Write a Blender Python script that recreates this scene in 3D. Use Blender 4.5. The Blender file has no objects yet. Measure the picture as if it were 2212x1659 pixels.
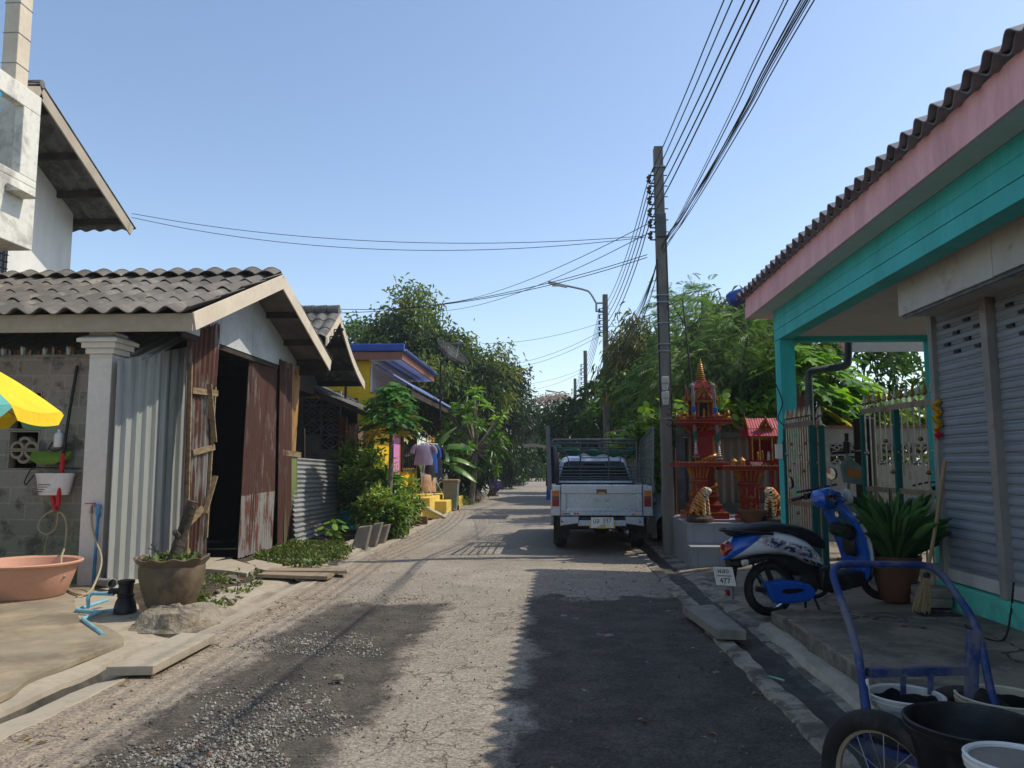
import bpy, math, random
import numpy as np
from mathutils import Vector, Matrix, noise as mnoise
R = math.radians
random.seed(7)
rng = np.random.default_rng(11)
scene = bpy.context.scene
COL = scene.collection

# ------------------------------------------------------------------ camera (metres; +Y runs up the lane, camera stands over the origin)
F = 1661.0; CX = 1106.0; CY = 829.5; HC = 1.5
PITCH = math.atan(170.5 / F); YAW = math.atan(84.0 / F * math.cos(PITCH))
_f = Vector((-math.sin(YAW) * math.cos(PITCH), math.cos(YAW) * math.cos(PITCH), math.sin(PITCH)))
_r = Vector((math.cos(YAW), math.sin(YAW), 0))
_u = _r.cross(_f)
CAM = Vector((0, 0, HC))
def ray(u, v): return _f + _r * ((u - CX) / F) + _u * (-(v - CY) / F)
def P(u, v, Y):
    d = ray(u, v); return CAM + d * (Y / d.y)
def G(u, v, z=0.0):
    d = ray(u, v); return CAM + d * ((z - HC) / d.z)
def PX(u, v, X):
    d = ray(u, v); return CAM + d * (X / d.x)

cam = bpy.data.cameras.new('camera'); camo = bpy.data.objects.new('camera', cam); COL.objects.link(camo)
cam.sensor_width = 36.0; cam.lens = F / 2212.0 * 36.0; cam.clip_end = 1500; cam.clip_start = 0.05
camo.location = CAM; camo.rotation_euler = (R(90) + PITCH, 0, YAW)
scene.camera = camo

# ------------------------------------------------------------------ mesh helper
class MB:
    def __init__(s): s.v = []; s.f = []; s.m = []; s.s = []; s.p = []; s.hold = False
    def add(s, vs, fs, m=0, sm=False):
        n = len(s.v)
        if not s.hold: s.p.append((n, len(s.f)))
        s.v.extend([tuple(p) for p in vs])
        for f in fs: s.f.append([i + n for i in f]); s.m.append(m); s.s.append(sm)
        return s
    def box(s, c, d, rot=None, m=0):
        x, y, z = d[0] / 2, d[1] / 2, d[2] / 2
        vs = [Vector(p) for p in ((-x,-y,-z),(x,-y,-z),(x,y,-z),(-x,y,-z),(-x,-y,z),(x,-y,z),(x,y,z),(-x,y,z))]
        if rot is not None:
            M = rot if isinstance(rot, Matrix) else Matrix.Rotation(rot, 3, 'Z')
            vs = [M @ p for p in vs]
        c = Vector(c)
        return s.add([p + c for p in vs], [(0,3,2,1),(4,5,6,7),(0,1,5,4),(1,2,6,5),(2,3,7,6),(3,0,4,7)], m)
    def bx(s, x0, x1, y0, y1, z0, z1, m=0):
        return s.box(((x0+x1)/2, (y0+y1)/2, (z0+z1)/2), (abs(x1-x0), abs(y1-y0), abs(z1-z0)), None, m)
    def bar(s, p, q, w, h=None, up=(0, 0, 1), m=0):
        h = w if h is None else h
        p = Vector(p); q = Vector(q); d = (q - p); L = d.length; d.normalize(); up = Vector(up)
        if abs(d.dot(up)) > .98: up = Vector((0, 1, 0)) if abs(d.y) < .9 else Vector((1, 0, 0))
        a = d.cross(up).normalized(); b = a.cross(d)
        M = Matrix((a, d, b)).transposed()
        return s.box((p + q) / 2, (w, L, h), M, m)
    def quadbox(s, a, b, c, d, th, m=0):          # a slab with four given corners
        a, b, c, d = map(Vector, (a, b, c, d)); n = (b - a).cross(d - a).normalized() * th
        return s.add([a, b, c, d, a + n, b + n, c + n, d + n], [(3,2,1,0),(4,5,6,7),(0,1,5,4),(1,2,6,5),(2,3,7,6),(3,0,4,7)], m)
    def tube(s, pts, r, n=8, m=0, cap=True, closed=False):
        pts = [Vector(p) for p in pts]; k = len(pts)
        rs = r if isinstance(r, (list, tuple)) else [r] * k
        T = []
        for i in range(k):
            a = pts[i - 1] if (i > 0 or closed) else pts[i]; b = pts[(i + 1) % k] if (i < k - 1 or closed) else pts[i]
            T.append((b - a).normalized())
        up = Vector((0, 0, 1)) if abs(T[0].z) < .9 else Vector((1, 0, 0))
        a = T[0].cross(up).normalized(); vs = []
        for i in range(k):
            a = (a - T[i] * a.dot(T[i]))
            a = a.normalized() if a.length > 1e-6 else T[i].orthogonal().normalized()
            b = T[i].cross(a)
            for j in range(n):
                t = 2 * math.pi * j / n
                vs.append(pts[i] + (a * math.cos(t) + b * math.sin(t)) * rs[i])
        fs = []
        for i in range(k if closed else k - 1):
            i2 = (i + 1) % k
            for j in range(n): fs.append((i*n+j, i*n+(j+1)%n, i2*n+(j+1)%n, i2*n+j))
        s.add(vs, fs, m, True); s.hold = True
        if cap and not closed: s.add(vs[:n], [tuple(range(n))[::-1]], m); s.add(vs[-n:], [tuple(range(n))], m)
        s.hold = False; return s
    def lathe(s, prof, c=(0, 0, 0), n=24, m=0, M=None, wob=None, sq=None):
        c = Vector(c); vs = []; k = len(prof)
        for i, (r, z) in enumerate(prof):
            for j in range(n):
                t = 2 * math.pi * j / n; rr = r
                if sq: ct, st = abs(math.cos(t)), abs(math.sin(t)); rr = r / max(ct, st) if sq == 4 else r
                if wob: rr, zz = wob(i, t, rr, z)
                else: zz = z
                p = Vector((rr * math.cos(t), rr * math.sin(t), zz))
                vs.append((M @ p if M is not None else p) + c)
        fs = []
        for i in range(k - 1):
            for j in range(n): fs.append((i*n+j, i*n+(j+1)%n, (i+1)*n+(j+1)%n, (i+1)*n+j))
        return s.add(vs, fs, m, True)
    def prism(s, poly, ax, a0, a1, m=0):
        n = len(poly)
        def mk(p, a): return (a, p[0], p[1]) if ax == 'x' else (p[0], a, p[1]) if ax == 'y' else (p[0], p[1], a)
        vs = [mk(p, a0) for p in poly] + [mk(p, a1) for p in poly]
        fs = [tuple(range(n))[::-1], tuple(range(n, 2*n))] + [(i, (i+1)%n, (i+1)%n+n, i+n) for i in range(n)]
        return s.add(vs, fs, m)
    def pillow(s, poly, w, e=.03, ax='y', off=0.0, m=0, mid=.55):   # a 2-D outline with a rounded thickness
        n = len(poly); ps = [Vector((p[0], p[1])) for p in poly]
        A = sum(ps[i].x*ps[(i+1)%n].y - ps[(i+1)%n].x*ps[i].y for i in range(n)); sg = 1 if A > 0 else -1
        ins = []
        for i in range(n):
            a, b, c = ps[i-1], ps[i], ps[(i+1)%n]
            d1 = (b-a).normalized(); d2 = (c-b).normalized(); t = (d1+d2)
            t = t.normalized() if t.length > 1e-6 else d1
            ins.append(b + Vector((-t.y, t.x)) * e * sg)
        mid2 = [(ps[i]*.7 + ins[i]*.3) for i in range(n)]
        rings = [(ins, -w), (mid2, -w*.86), (ps, -w*mid), (ps, w*mid), (mid2, w*.86), (ins, w)]
        def mk(p, a): a += off; return (a, p[0], p[1]) if ax == 'x' else (p[0], a, p[1]) if ax == 'y' else (p[0], p[1], a)
        vs = [mk(p, a) for rg, a in rings for p in rg]
        fs = [(k*n+i, k*n+(i+1)%n, (k+1)*n+(i+1)%n, (k+1)*n+i) for k in range(5) for i in range(n)]
        s.add(vs, fs, m, True); s.hold = True
        s.add([mk(p, -w) for p in ins], [tuple(range(n))[::-1]], m); s.add([mk(p, w) for p in ins], [tuple(range(n))], m)
        s.hold = False; return s
    def loft(s, rings, m=0, cap=True, sm=True):
        n = len(rings[0]); vs = [p for r in rings for p in r]
        fs = [(k*n+i, k*n+(i+1)%n, (k+1)*n+(i+1)%n, (k+1)*n+i) for k in range(len(rings)-1) for i in range(n)]
        s.add(vs, fs, m, sm); s.hold = True
        if cap: s.add(rings[0], [tuple(range(n))[::-1]], m, sm); s.add(rings[-1], [tuple(range(n))], m, sm)
        s.hold = False; return s
    def solid(s, fn, nu, nv, th, m=0, sm=True):   # fn(a,b)->Vector, a,b in 0..1 : a sheet with a real thickness
        g = [[Vector(fn(i/nu, j/nv)) for i in range(nu+1)] for j in range(nv+1)]
        def nrm(i, j):
            a = g[j][min(i+1, nu)] - g[j][max(i-1, 0)]; b = g[min(j+1, nv)][i] - g[max(j-1, 0)][i]
            return a.cross(b).normalized()
        top = [g[j][i] for j in range(nv+1) for i in range(nu+1)]
        bot = [g[j][i] - nrm(i, j)*th for j in range(nv+1) for i in range(nu+1)]
        W = nu+1; N = len(top); fs = []
        for j in range(nv):
            for i in range(nu):
                a = j*W+i; fs.append((a, a+1, a+W+1, a+W)); fs.append((a+N, a+W+N, a+W+1+N, a+1+N))
        for i in range(nu):
            fs.append((i, i+N, i+1+N, i+1)); a = nv*W+i; fs.append((a, a+1, a+1+N, a+N))
        for j in range(nv):
            a = j*W; fs.append((a, a+W, a+W+N, a+N)); a += nu; fs.append((a, a+N, a+W+N, a+W))
        return s.add(top + bot, fs, m, sm)
    def corr(s, a, b, c, d, pitch=.076, amp=.012, nv=1, th=.002, m=0, prof='sin', jag=0, warp=0, per=8):
        # corrugated sheet on the quad a-b (across the ribs) d-c ; normal = (b-a)x(d-a)
        a, b, c, d = map(Vector, (a, b, c, d)); L = ((b-a).length + (c-d).length)/2
        N = (b-a).cross(d-a).normalized(); nw = L / pitch; nu = max(4, int(nw*per))
        jr = [random.uniform(-jag, jag) for _ in range(nu+1)]; jt = [random.uniform(-jag, jag) for _ in range(nu+1)]
        def fn(x, y):
            i = int(round(x*nu)); yy = y
            if jag: yy = y + (jr[i] if y == 0 else jt[i] if y == 1 else 0)
            p = a.lerp(b, x).lerp(d.lerp(c, x), yy); t = (x*nw) % 1.0
            if prof == 'sin': o = amp*math.cos(2*math.pi*t)
            else: o = amp if t < .22 else amp*(1-(t-.22)/.08) if t < .30 else 0 if t < .92 else amp*(t-.92)/.08
            if warp: o += warp*mnoise.noise(Vector((x*3.1, y*2.3, a.y)))
            return p + N*o
        return s.solid(fn, nu, max(nv, 1), th, m)
    def each(s, name, mats, parent=None, **kw):            # one object for every piece added
        out = []; ps = s.p + [(len(s.v), len(s.f))]
        for (v0, f0), (v1, f1) in zip(ps[:-1], ps[1:]):
            q = MB(); q.v = s.v[v0:v1]; q.f = [[i-v0 for i in f] for f in s.f[f0:f1]]; q.m = s.m[f0:f1]; q.s = s.s[f0:f1]; q.p = [(0, 0)]
            out.append(q.build(name, mats, parent, **kw))
        return out
    def build(s, name, mats, parent=None, bevel=0, local=False, loc=None, sharp=35, seg=2):
        me = bpy.data.meshes.new(name)
        o = bpy.data.objects.new(name, me); COL.objects.link(o)
        off = Vector((0, 0, 0))
        if parent is not None:
            o.parent = parent
            if not local: off = wloc(parent)
        elif not local:
            a = np.array(s.v); lo = a.min(0); hi = a.max(0)
            off = Vector(((lo[0]+hi[0])/2, (lo[1]+hi[1])/2, lo[2])) if loc is None else Vector(loc); o.location = off
        vs = [(p[0]-off.x, p[1]-off.y, p[2]-off.z) for p in s.v]
        me.from_pydata(vs, [], s.f)
        for mm in (mats if isinstance(mats, (list, tuple)) else [mats]): me.materials.append(mm)
        me.polygons.foreach_set('material_index', s.m); me.polygons.foreach_set('use_smooth', s.s)
        if me.materials[0] and me.materials[0].name.endswith('_leaves'):
            at = me.attributes.new('var', 'FLOAT', 'POINT'); ps = [p[0] for p in s.p] + [len(s.v)]
            at.data.foreach_set('value', np.concatenate([np.full(c-a, rng.random()) for a, c in zip(ps[:-1], ps[1:])]).astype(np.float32))
        if any(s.s) and sharp: me.set_sharp_from_angle(angle=R(sharp))
        if bevel:
            b = o.modifiers.new('bevel', 'BEVEL'); b.width = bevel; b.segments = seg; b.limit_method = 'ANGLE'; b.angle_limit = R(40)
        return o

def wloc(o):
    p = Vector(o.location)
    while o.parent: o = o.parent; p = p + Vector(o.location)
    return p
def tag(o, label, cat=None, group=None, kind=None):
    if label: o['label'] = label
    if cat: o['category'] = cat
    if group: o['group'] = group
    if kind: o['kind'] = kind
    return o
def thing(name, label, cat, loc, rz=0, group=None):
    o = bpy.data.objects.new(name, None); COL.objects.link(o); o.location = loc; o.rotation_euler = (0, 0, rz); o.empty_display_size = .1
    return tag(o, label, cat, group)
def dup(root, loc, rz=None, label=None, scale=None):
    r = root.copy(); COL.objects.link(r); r.location = loc
    if rz is not None: r.rotation_euler = (0, 0, rz)
    if scale: r.scale = (scale,)*3
    if label: r['label'] = label
    for ch in list(root.children):
        c = ch.copy(); COL.objects.link(c); c.parent = r
        for g in list(ch.children):
            d = g.copy(); COL.objects.link(d); d.parent = c
    return r
def smooth_path(pts, k=6):
    pts = [Vector(p) for p in pts]; out = []
    for i in range(len(pts)-1):
        p0 = pts[max(i-1, 0)]; p1 = pts[i]; p2 = pts[i+1]; p3 = pts[min(i+2, len(pts)-1)]
        for j in range(k):
            t = j/k
            out.append(.5*((2*p1) + (p2-p0)*t + (2*p0-5*p1+4*p2-p3)*t*t + (3*p1-p0-3*p2+p3)*t*t*t))
    out.append(pts[-1]); return out
def rounded(pts, r, k=5):                     # polyline with rounded corners
    pts = [Vector(p) for p in pts]; out = [pts[0]]
    for i in range(1, len(pts)-1):
        a, b, c = pts[i-1], pts[i], pts[i+1]
        d1 = (a-b); d2 = (c-b); q = min(r, d1.length*.45, d2.length*.45); s_ = b + d1.normalized()*q; e_ = b + d2.normalized()*q
        for j in range(k+1):
            t = j/k; out.append(s_*(1-t)**2 + b*2*t*(1-t) + e_*t*t)
    out.append(pts[-1]); return out

# ------------------------------------------------------------------ materials
def hx(h):
    c = [int(h[i:i+2], 16)/255 for i in (0, 2, 4)]
    return tuple(x/12.92 if x <= .04045 else ((x+.055)/1.055)**2.4 for x in c)
class NT:
    def __init__(s, name):
        s.m = bpy.data.materials.new(name); s.m.use_nodes = True; s.t = s.m.node_tree; s.t.nodes.clear()
        s.out = s.n('ShaderNodeOutputMaterial'); s.tc = s.n('ShaderNodeTexCoord')
    def n(s, ty, ins=None, **kw):
        nd = s.t.nodes.new(ty)
        for k, v in kw.items(): setattr(nd, k, v)
        for k, v in (ins or {}).items(): s.put(nd.inputs[k], v)
        return nd
    def put(s, sock, v):
        if isinstance(v, bpy.types.NodeSocket): s.t.links.new(v, sock)
        elif isinstance(v, (tuple, list)) and sock.type == 'RGBA' and len(v) == 3: sock.default_value = (*v, 1)
        else: sock.default_value = v
    def math(s, op, a, b=0.0, c=0.0, clamp=False):
        nd = s.n('ShaderNodeMath', operation=op); nd.use_clamp = clamp
        s.put(nd.inputs[0], a); s.put(nd.inputs[1], b); s.put(nd.inputs[2], c); return nd.outputs[0]
    def vec(s, scale=(1, 1, 1), src='Object'):
        return s.n('ShaderNodeMapping', {'Vector': s.tc.outputs[src], 'Scale': scale}).outputs[0]
    def noise(s, scale, vec=None, detail=5, rough=.6, dist=0.0):
        return s.n('ShaderNodeTexNoise', {'Vector': vec if vec is not None else s.tc.outputs['Object'], 'Scale': scale, 'Detail': detail, 'Roughness': rough, 'Distortion': dist}).outputs['Fac']
    def step(s, x, a, b):                    # smooth step a..b
        return s.n('ShaderNodeMapRange', {'Value': x, 'From Min': a, 'From Max': b, 'To Min': 0.0, 'To Max': 1.0}, interpolation_type='SMOOTHSTEP').outputs[0]
    def mix(s, f, a, b):
        nd = s.n('ShaderNodeMix', data_type='RGBA'); s.put(nd.inputs[0], f); s.put(nd.inputs[6], a); s.put(nd.inputs[7], b); return nd.outputs[2]
    def mul(s, a, b):
        nd = s.n('ShaderNodeMix', data_type='RGBA', blend_type='MULTIPLY'); nd.inputs[0].default_value = 1; s.put(nd.inputs[6], a); s.put(nd.inputs[7], b); return nd.outputs[2]
    def tint(s, col, f, var):                # col * (1-var .. 1+var)
        return s.mix(f, tuple(c*(1-var) for c in col), tuple(min(c*(1+var), 1) for c in col))
    def bump(s, h, strength=.3, dist=.01, nrm=None):
        nd = s.n('ShaderNodeBump', {'Height': h, 'Strength': strength, 'Distance': dist})
        if nrm is not None: s.put(nd.inputs['Normal'], nrm)
        return nd.outputs[0]
    def bsdf(s, col, rough=.7, metal=0, nrm=None, spec=.35, coat=0):
        b = s.n('ShaderNodeBsdfPrincipled', {'Base Color': col, 'Roughness': rough, 'Metallic': metal, 'Specular IOR Level': spec})
        if coat: b.inputs['Coat Weight'].default_value = coat; b.inputs['Coat Roughness'].default_value = .12
        if nrm is not None: s.put(b.inputs['Normal'], nrm)
        s.t.links.new(b.outputs[0], s.out.inputs['Surface']); return b
def mat(name, col, rough=.7, var=.2, scale=3, bump=.15, bscale=70, metal=0, stain=None, sscale=2.0, samt=.6, sth=.55, soft=.08,
        stretch=(1, 1, 1), spec=.35, coat=0, st2=None, s2scale=6, s2th=.6, s2amt=.6, bdist=.006):
    col = hx(col) if isinstance(col, str) else col
    t = NT(name); v = t.vec(stretch)
    c = t.tint(col, t.step(t.noise(scale, v), .3, .7), var)
    c = t.mul(c, t.mix(t.noise(scale*9, v, 3), (.86,)*3, (1.12,)*3))
    if stain: c = t.mix(t.math('MULTIPLY', t.step(t.noise(sscale, v, 8, .68), sth-soft, sth+soft), samt), c, hx(stain))
    if st2: c = t.mix(t.math('MULTIPLY', t.step(t.noise(s2scale, v, 8, .7, .3), s2th-soft, s2th+soft), s2amt), c, hx(st2))
    nr = t.bump(t.noise(bscale, None, 4), bump, bdist) if bump else None
    rg = t.math('MULTIPLY_ADD', t.noise(scale*3, v), .25, rough-.12, clamp=True)
    t.bsdf(c, rg, metal, nr, spec, coat); return t.m
def leafmat(name, ca, cb, trans=.35, rough=.45, cc=None):
    t = NT(name); a = t.n('ShaderNodeAttribute', attribute_name='var').outputs['Fac']
    c = t.mix(t.step(a, .1, .9), hx(ca), hx(cb))
    if cc: c = t.mix(t.step(a, .9, .97), c, hx(cc))
    c = t.mul(c, t.mix(t.noise(9), (.7,)*3, (1.25,)*3))
    b = t.n('ShaderNodeBsdfPrincipled', {'Base Color': c, 'Roughness': rough, 'Specular IOR Level': .35})
    tr = t.n('ShaderNodeBsdfTranslucent', {'Color': t.mul(c, (1.9, 1.75, .75))})
    mx = t.n('ShaderNodeMixShader', {0: trans, 1: b.outputs[0], 2: tr.outputs[0]})
    t.t.links.new(mx.outputs[0], t.out.inputs['Surface']); return t.m

# ------------------------------------------------------------------ leaves by the thousand, one mesh per crown
LEAF4 = (np.array([(0,0,0),(-.5,.42,.10),(0,1,-.06),(.5,.42,.10)]), [(0,2,1),(0,3,2)])
LEAF8 = (np.array([(0,0,0),(-.36,.25,.06),(-.5,.55,.07),(-.28,.85,.0),(0,1.0,-.08),(.28,.85,.0),(.5,.55,.07),(.36,.25,.06),(0,.3,-.02),(0,.6,-.03)]),
         [(0,8,1),(1,8,9,2),(2,9,4,3),(0,7,8),(7,6,9,8),(6,5,4,9)])
def unit(a): return a/np.maximum(np.linalg.norm(a, axis=1, keepdims=True), 1e-9)
def scatter(name, tpl, pos, d, nrm, L, W, material, parent=None, var=None, off=None, bend=None):
    tv, tf = tpl; k = len(tv); N = len(pos)
    d = unit(d); s = unit(np.cross(d, nrm)); n = np.cross(s, d)
    L = np.broadcast_to(L, (N,))[:, None, None]; W = np.broadcast_to(W, (N,))[:, None, None]
    V = pos[:, None, :] + tv[None, :, 0:1]*W*s[:, None, :] + tv[None, :, 1:2]*L*d[:, None, :] + tv[None, :, 2:3]*L*n[:, None, :]
    if bend is not None: V[:, :, 2] -= (tv[None, :, 1]**2)*L[:, :, 0]*bend
    V = V.reshape(-1, 3)
    o_ = wloc(parent) if parent is not None else Vector((0, 0, 0))
    V = V - np.array(o_)
    sizes = np.array([len(f) for f in tf]); flat = np.concatenate([np.array(f) for f in tf])
    loops = (flat[None, :] + (np.arange(N)*k)[:, None]).reshape(-1)
    tot = np.tile(sizes, N); start = np.concatenate([[0], np.cumsum(tot)[:-1]])
    me = bpy.data.meshes.new(name)
    me.vertices.add(len(V)); me.vertices.foreach_set('co', V.astype(np.float32).ravel())
    me.loops.add(len(loops)); me.loops.foreach_set('vertex_index', loops.astype(np.int32))
    me.polygons.add(len(tot)); me.polygons.foreach_set('loop_start', start.astype(np.int32))
    at = me.attributes.new('var', 'FLOAT', 'POINT')
    vv = rng.random(N) if var is None else np.clip(var, 0, 1)
    at.data.foreach_set('value', np.repeat(vv, k).astype(np.float32))
    me.materials.append(material); me.update(calc_edges=True); me.validate()
    o = bpy.data.objects.new(name, me); COL.objects.link(o)
    if parent is not None: o.parent = parent
    return o
def rnd_dir(N, up=0.0, zs=1.0):
    d = rng.normal(size=(N, 3)); d[:, 2] *= zs; d = unit(d); d[:, 2] += up; return unit(d)
def blob_points(c, r, K, shell=.55, seed=0, lump=.35):
    # K clump centres through an uneven, lumpy crown
    d = rnd_dir(K); q = np.array([mnoise.noise(Vector((p[0]*1.7+seed, p[1]*1.7, p[2]*1.7-seed))) for p in d])
    rad = (shell + (1-shell)*rng.random(K)**.6)*(1 + lump*2*q)
    return np.array(c) + d*rad[:, None]*np.array(r), d, q
# ------------------------------------------------------------------ palette
M = {}
M['concrete'] = mat('concrete', '8f8473', .85, .22, 1.2, .35, 90, stain='5d5648', sscale=1.1, samt=.55, st2='b3a691', s2scale=2.3, s2th=.62)
M['concrete_slab'] = mat('concrete_slab', '968a75', .8, .2, .7, .3, 110, stain='645a48', sscale=.9, samt=.75, sth=.5, soft=.13, st2='b29d79', s2scale=2.1, s2th=.58, s2amt=.6)
M['concrete_grey'] = mat('concrete_grey', '857d70', .85, .2, 2.2, .4, 80, stain='55534c', sscale=3, samt=.5)
M['concrete_pale'] = mat('concrete_pale', 'a59a86', .85, .2, 2.5, .35, 80, stain='766c5a', sscale=2.5, samt=.5)
def apronmat():
    t = NT('apron'); ob = t.tc.outputs['Object']
    c = t.tint(hx('867a68'), t.noise(1.4), .2)
    c = t.mix(t.math('MULTIPLY', t.step(t.noise(1.1, None, 8, .7), .46, .60), .75), c, hx('4a453c'))
    c = t.mix(t.math('MULTIPLY', t.step(t.noise(3.1, None, 8, .7), .6, .68), .55), c, hx('9b9384'))
    c = t.mix(t.math('MULTIPLY', t.step(t.noise(7, None, 6, .7), .60, .66), .5), c, hx('3b362f'))
    c = t.mul(c, t.mix(t.noise(60, None, 3), (.78,)*3, (1.2,)*3))
    wp = t.n('ShaderNodeVectorMath', {0: ob, 1: t.n('ShaderNodeTexNoise', {'Vector': ob, 'Scale': 1.3, 'Detail': 6.0}).outputs['Color']}, operation='ADD').outputs[0]
    vo = t.n('ShaderNodeTexVoronoi', {'Vector': wp, 'Scale': .55}, feature='DISTANCE_TO_EDGE').outputs['Distance']
    cr = t.math('MULTIPLY', t.step(vo, .008, .002), t.step(t.noise(.8), .42, .5))
    c = t.mix(t.math('MULTIPLY', cr, .85), c, hx('221f1b'))
    h = t.math('ADD', t.math('ADD', t.math('MULTIPLY', t.noise(90, None, 4), .4), t.math('MULTIPLY', t.noise(9, None, 6), .8)), t.math('MULTIPLY', cr, -2.0))
    t.bsdf(c, .85, 0, t.bump(h, .5, .01), .3); return t.m
M['apron'] = apronmat()
def gravelmat():
    t = NT('gravel'); a = t.n('ShaderNodeAttribute', attribute_name='var').outputs['Fac']
    c = t.mix(t.step(a, .1, .6), hx('6a6459'), hx('948f86')); c = t.mix(t.step(a, .8, .95), c, hx('aba597')); c = t.mix(t.step(a, .97, .98), c, hx('7d5a48'))
    t.bsdf(t.mul(c, t.mix(t.noise(90), (.75,)*3, (1.2,)*3)), .9, 0, t.bump(t.noise(200), .3, .003), .25); return t.m
M['kerb'] = mat('kerb_concrete', '918775', .9, .25, 3, .7, 45, stain='4c463c', sscale=3.2, samt=.85, sth=.53, soft=.05, st2='6e6455', s2scale=9, s2th=.56, s2amt=.7, bdist=.015)
M['rough_side'] = mat('rough_side', '766f62', .95, .3, 6, .9, 30, stain='4c463c', sscale=9, samt=.6, bdist=.03)
M['soil'] = mat('soil', '40372a', .95, .35, 4, .8, 25, stain='5e523d', sscale=5, samt=.6, bdist=.03)
M['earth'] = mat('earth', '5a5238', .95, .35, .5, .6, 8, stain='3f4a26', sscale=.7, samt=.8, bdist=.05)
M['mud'] = mat('mud', '3c372e', .7, .3, 5, .5, 30, stain='5c5547', sscale=4, samt=.7)
M['tile_roof'] = mat('tile_roof', '6a645c', .92, .24, 1.3, .5, 160, stain='484540', sscale=1.0, samt=.7, sth=.52, st2='98917f', s2scale=2.6, s2th=.6, s2amt=.5)
M['tile_roof_old'] = mat('tile_roof_old', '7a7872', .92, .28, 3, .5, 100, stain='3e3d39', sscale=3, samt=.8, sth=.5)
M['cream'] = mat('cream', 'cdbfa8', .75, .07, 2, .06, 60, stain='a8977e', sscale=1.2, samt=.3, soft=.2)
M['fascia_grey'] = mat('fascia_grey', 'a89b88', .8, .08, 2, .08, 60, stain='8b7f6d', sscale=1.5, samt=.4, soft=.2)
M['white_wall'] = mat('white_wall', 'dad6cc', .8, .05, .6, .1, 50, stain='b3aea3', sscale=.9, samt=.4, sth=.58, soft=.15, stretch=(1, 1, .35))
M['board_grey'] = mat('board_grey', 'b9bcb9', .75, .07, 1.3, .05, 50, stain='8b7d6e', sscale=1.6, samt=.5, sth=.6, soft=.15)
M['pillar_white'] = mat('pillar_white', 'd3ccc3', .7, .05, 2, .08, 50, stain='9f978c', sscale=4, samt=.5, sth=.68, soft=.03)
M['mouldy'] = mat('mouldy', 'd8d4c6', .85, .06, 1.5, .25, 60, stain='5a554c', sscale=1.5, samt=.7, sth=.6, soft=.12, st2='8a8377', s2scale=6, s2th=.62, s2amt=.5)
M['cyan'] = mat('cyan_paint', '2f9cc2', .45, .08, 3, .05)
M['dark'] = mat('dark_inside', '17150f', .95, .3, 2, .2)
M['dark_wood'] = mat('dark_wood', '3a3027', .85, .3, 5, .4, 50, stretch=(1, 1, .15))
M['wood'] = mat('weathered_wood', '8a7658', .85, .22, 6, .4, 60, stain='55452f', sscale=5, samt=.6, stretch=(3, .35, 3))
M['wood_x'] = mat('weathered_plank', '93826a', .85, .2, 6, .4, 60, stain='5f523e', sscale=5, samt=.6, stretch=(.35, 3, 3))
M['orange_wood'] = mat('orange_wood', '8c4526', .7, .2, 4, .2, stretch=(2, 2, .3))
M['zinc'] = mat('zinc', 'a9abaa', .42, .14, 3, .1, 40, metal=.55, stain='77736c', sscale=2.2, samt=.6, sth=.55, st2='6e3a20', s2scale=2.6, s2th=.69, s2amt=.8, stretch=(1, .5, 1.7))
M['zinc_fence'] = mat('zinc_fence', '76695d', .6, .2, 2.5, .1, 40, metal=.25, stain='463a31', sscale=2.5, samt=.7, stretch=(1.5, 1.5, .3))
M['steel_sheet'] = mat('steel_sheet', 'a3a59f', .45, .1, 2, .06, 40, metal=.25, stain='8d8a80', sscale=2, samt=.5, stretch=(2, 2, .3))
def rustmat(name, base, rust, amt_th, base2=None, metal=.2):
    t = NT(name); v = t.vec((7, 7, .5)); v2 = t.vec((2.2, 2.2, .7))
    c = t.tint(hx(base), t.noise(2.5, v), .3)
    if base2: c = t.mix(t.step(t.noise(.9, v, 4), .45, .55), c, hx(base2))
    f = t.step(t.math('ADD', t.math('MULTIPLY', t.noise(1.3, v, 7, .7), .55), t.math('MULTIPLY', t.noise(1.6, v2, 6, .65), .55)), amt_th-.045, amt_th+.045)
    rc = t.mix(t.noise(3.5, v2, 7, .7), hx(rust), tuple(x*1.9 for x in hx(rust)))
    rc = t.mix(t.step(t.noise(6, v2, 6), .6, .75), rc, hx('2b1d17'))
    c = t.mix(f, c, rc)
    t.bsdf(c, t.math('MULTIPLY_ADD', f, .3, .55), t.math('MULTIPLY_ADD', f, -metal, metal), t.bump(t.noise(60), .25, .004)); return t.m
M['rust_a'] = rustmat('rusty_sheet', '8a857c', '43291e', .525, '6a5d52')
M['rust_b'] = rustmat('rusty_sheet_dark', '6f645b', '40281f', .48, '5f4a40')
M['rust_c'] = rustmat('rusty_sheet_pale', '8d8982', '553526', .58)
M['ochre_sheet'] = rustmat('ochre_painted_sheet', 'a8804c', '5e3a20', .62, '9a7440', 0)
M['green_sheet'] = rustmat('green_painted_sheet', '6b7a46', '6a3f24', .64, '7f8650', 0)
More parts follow.
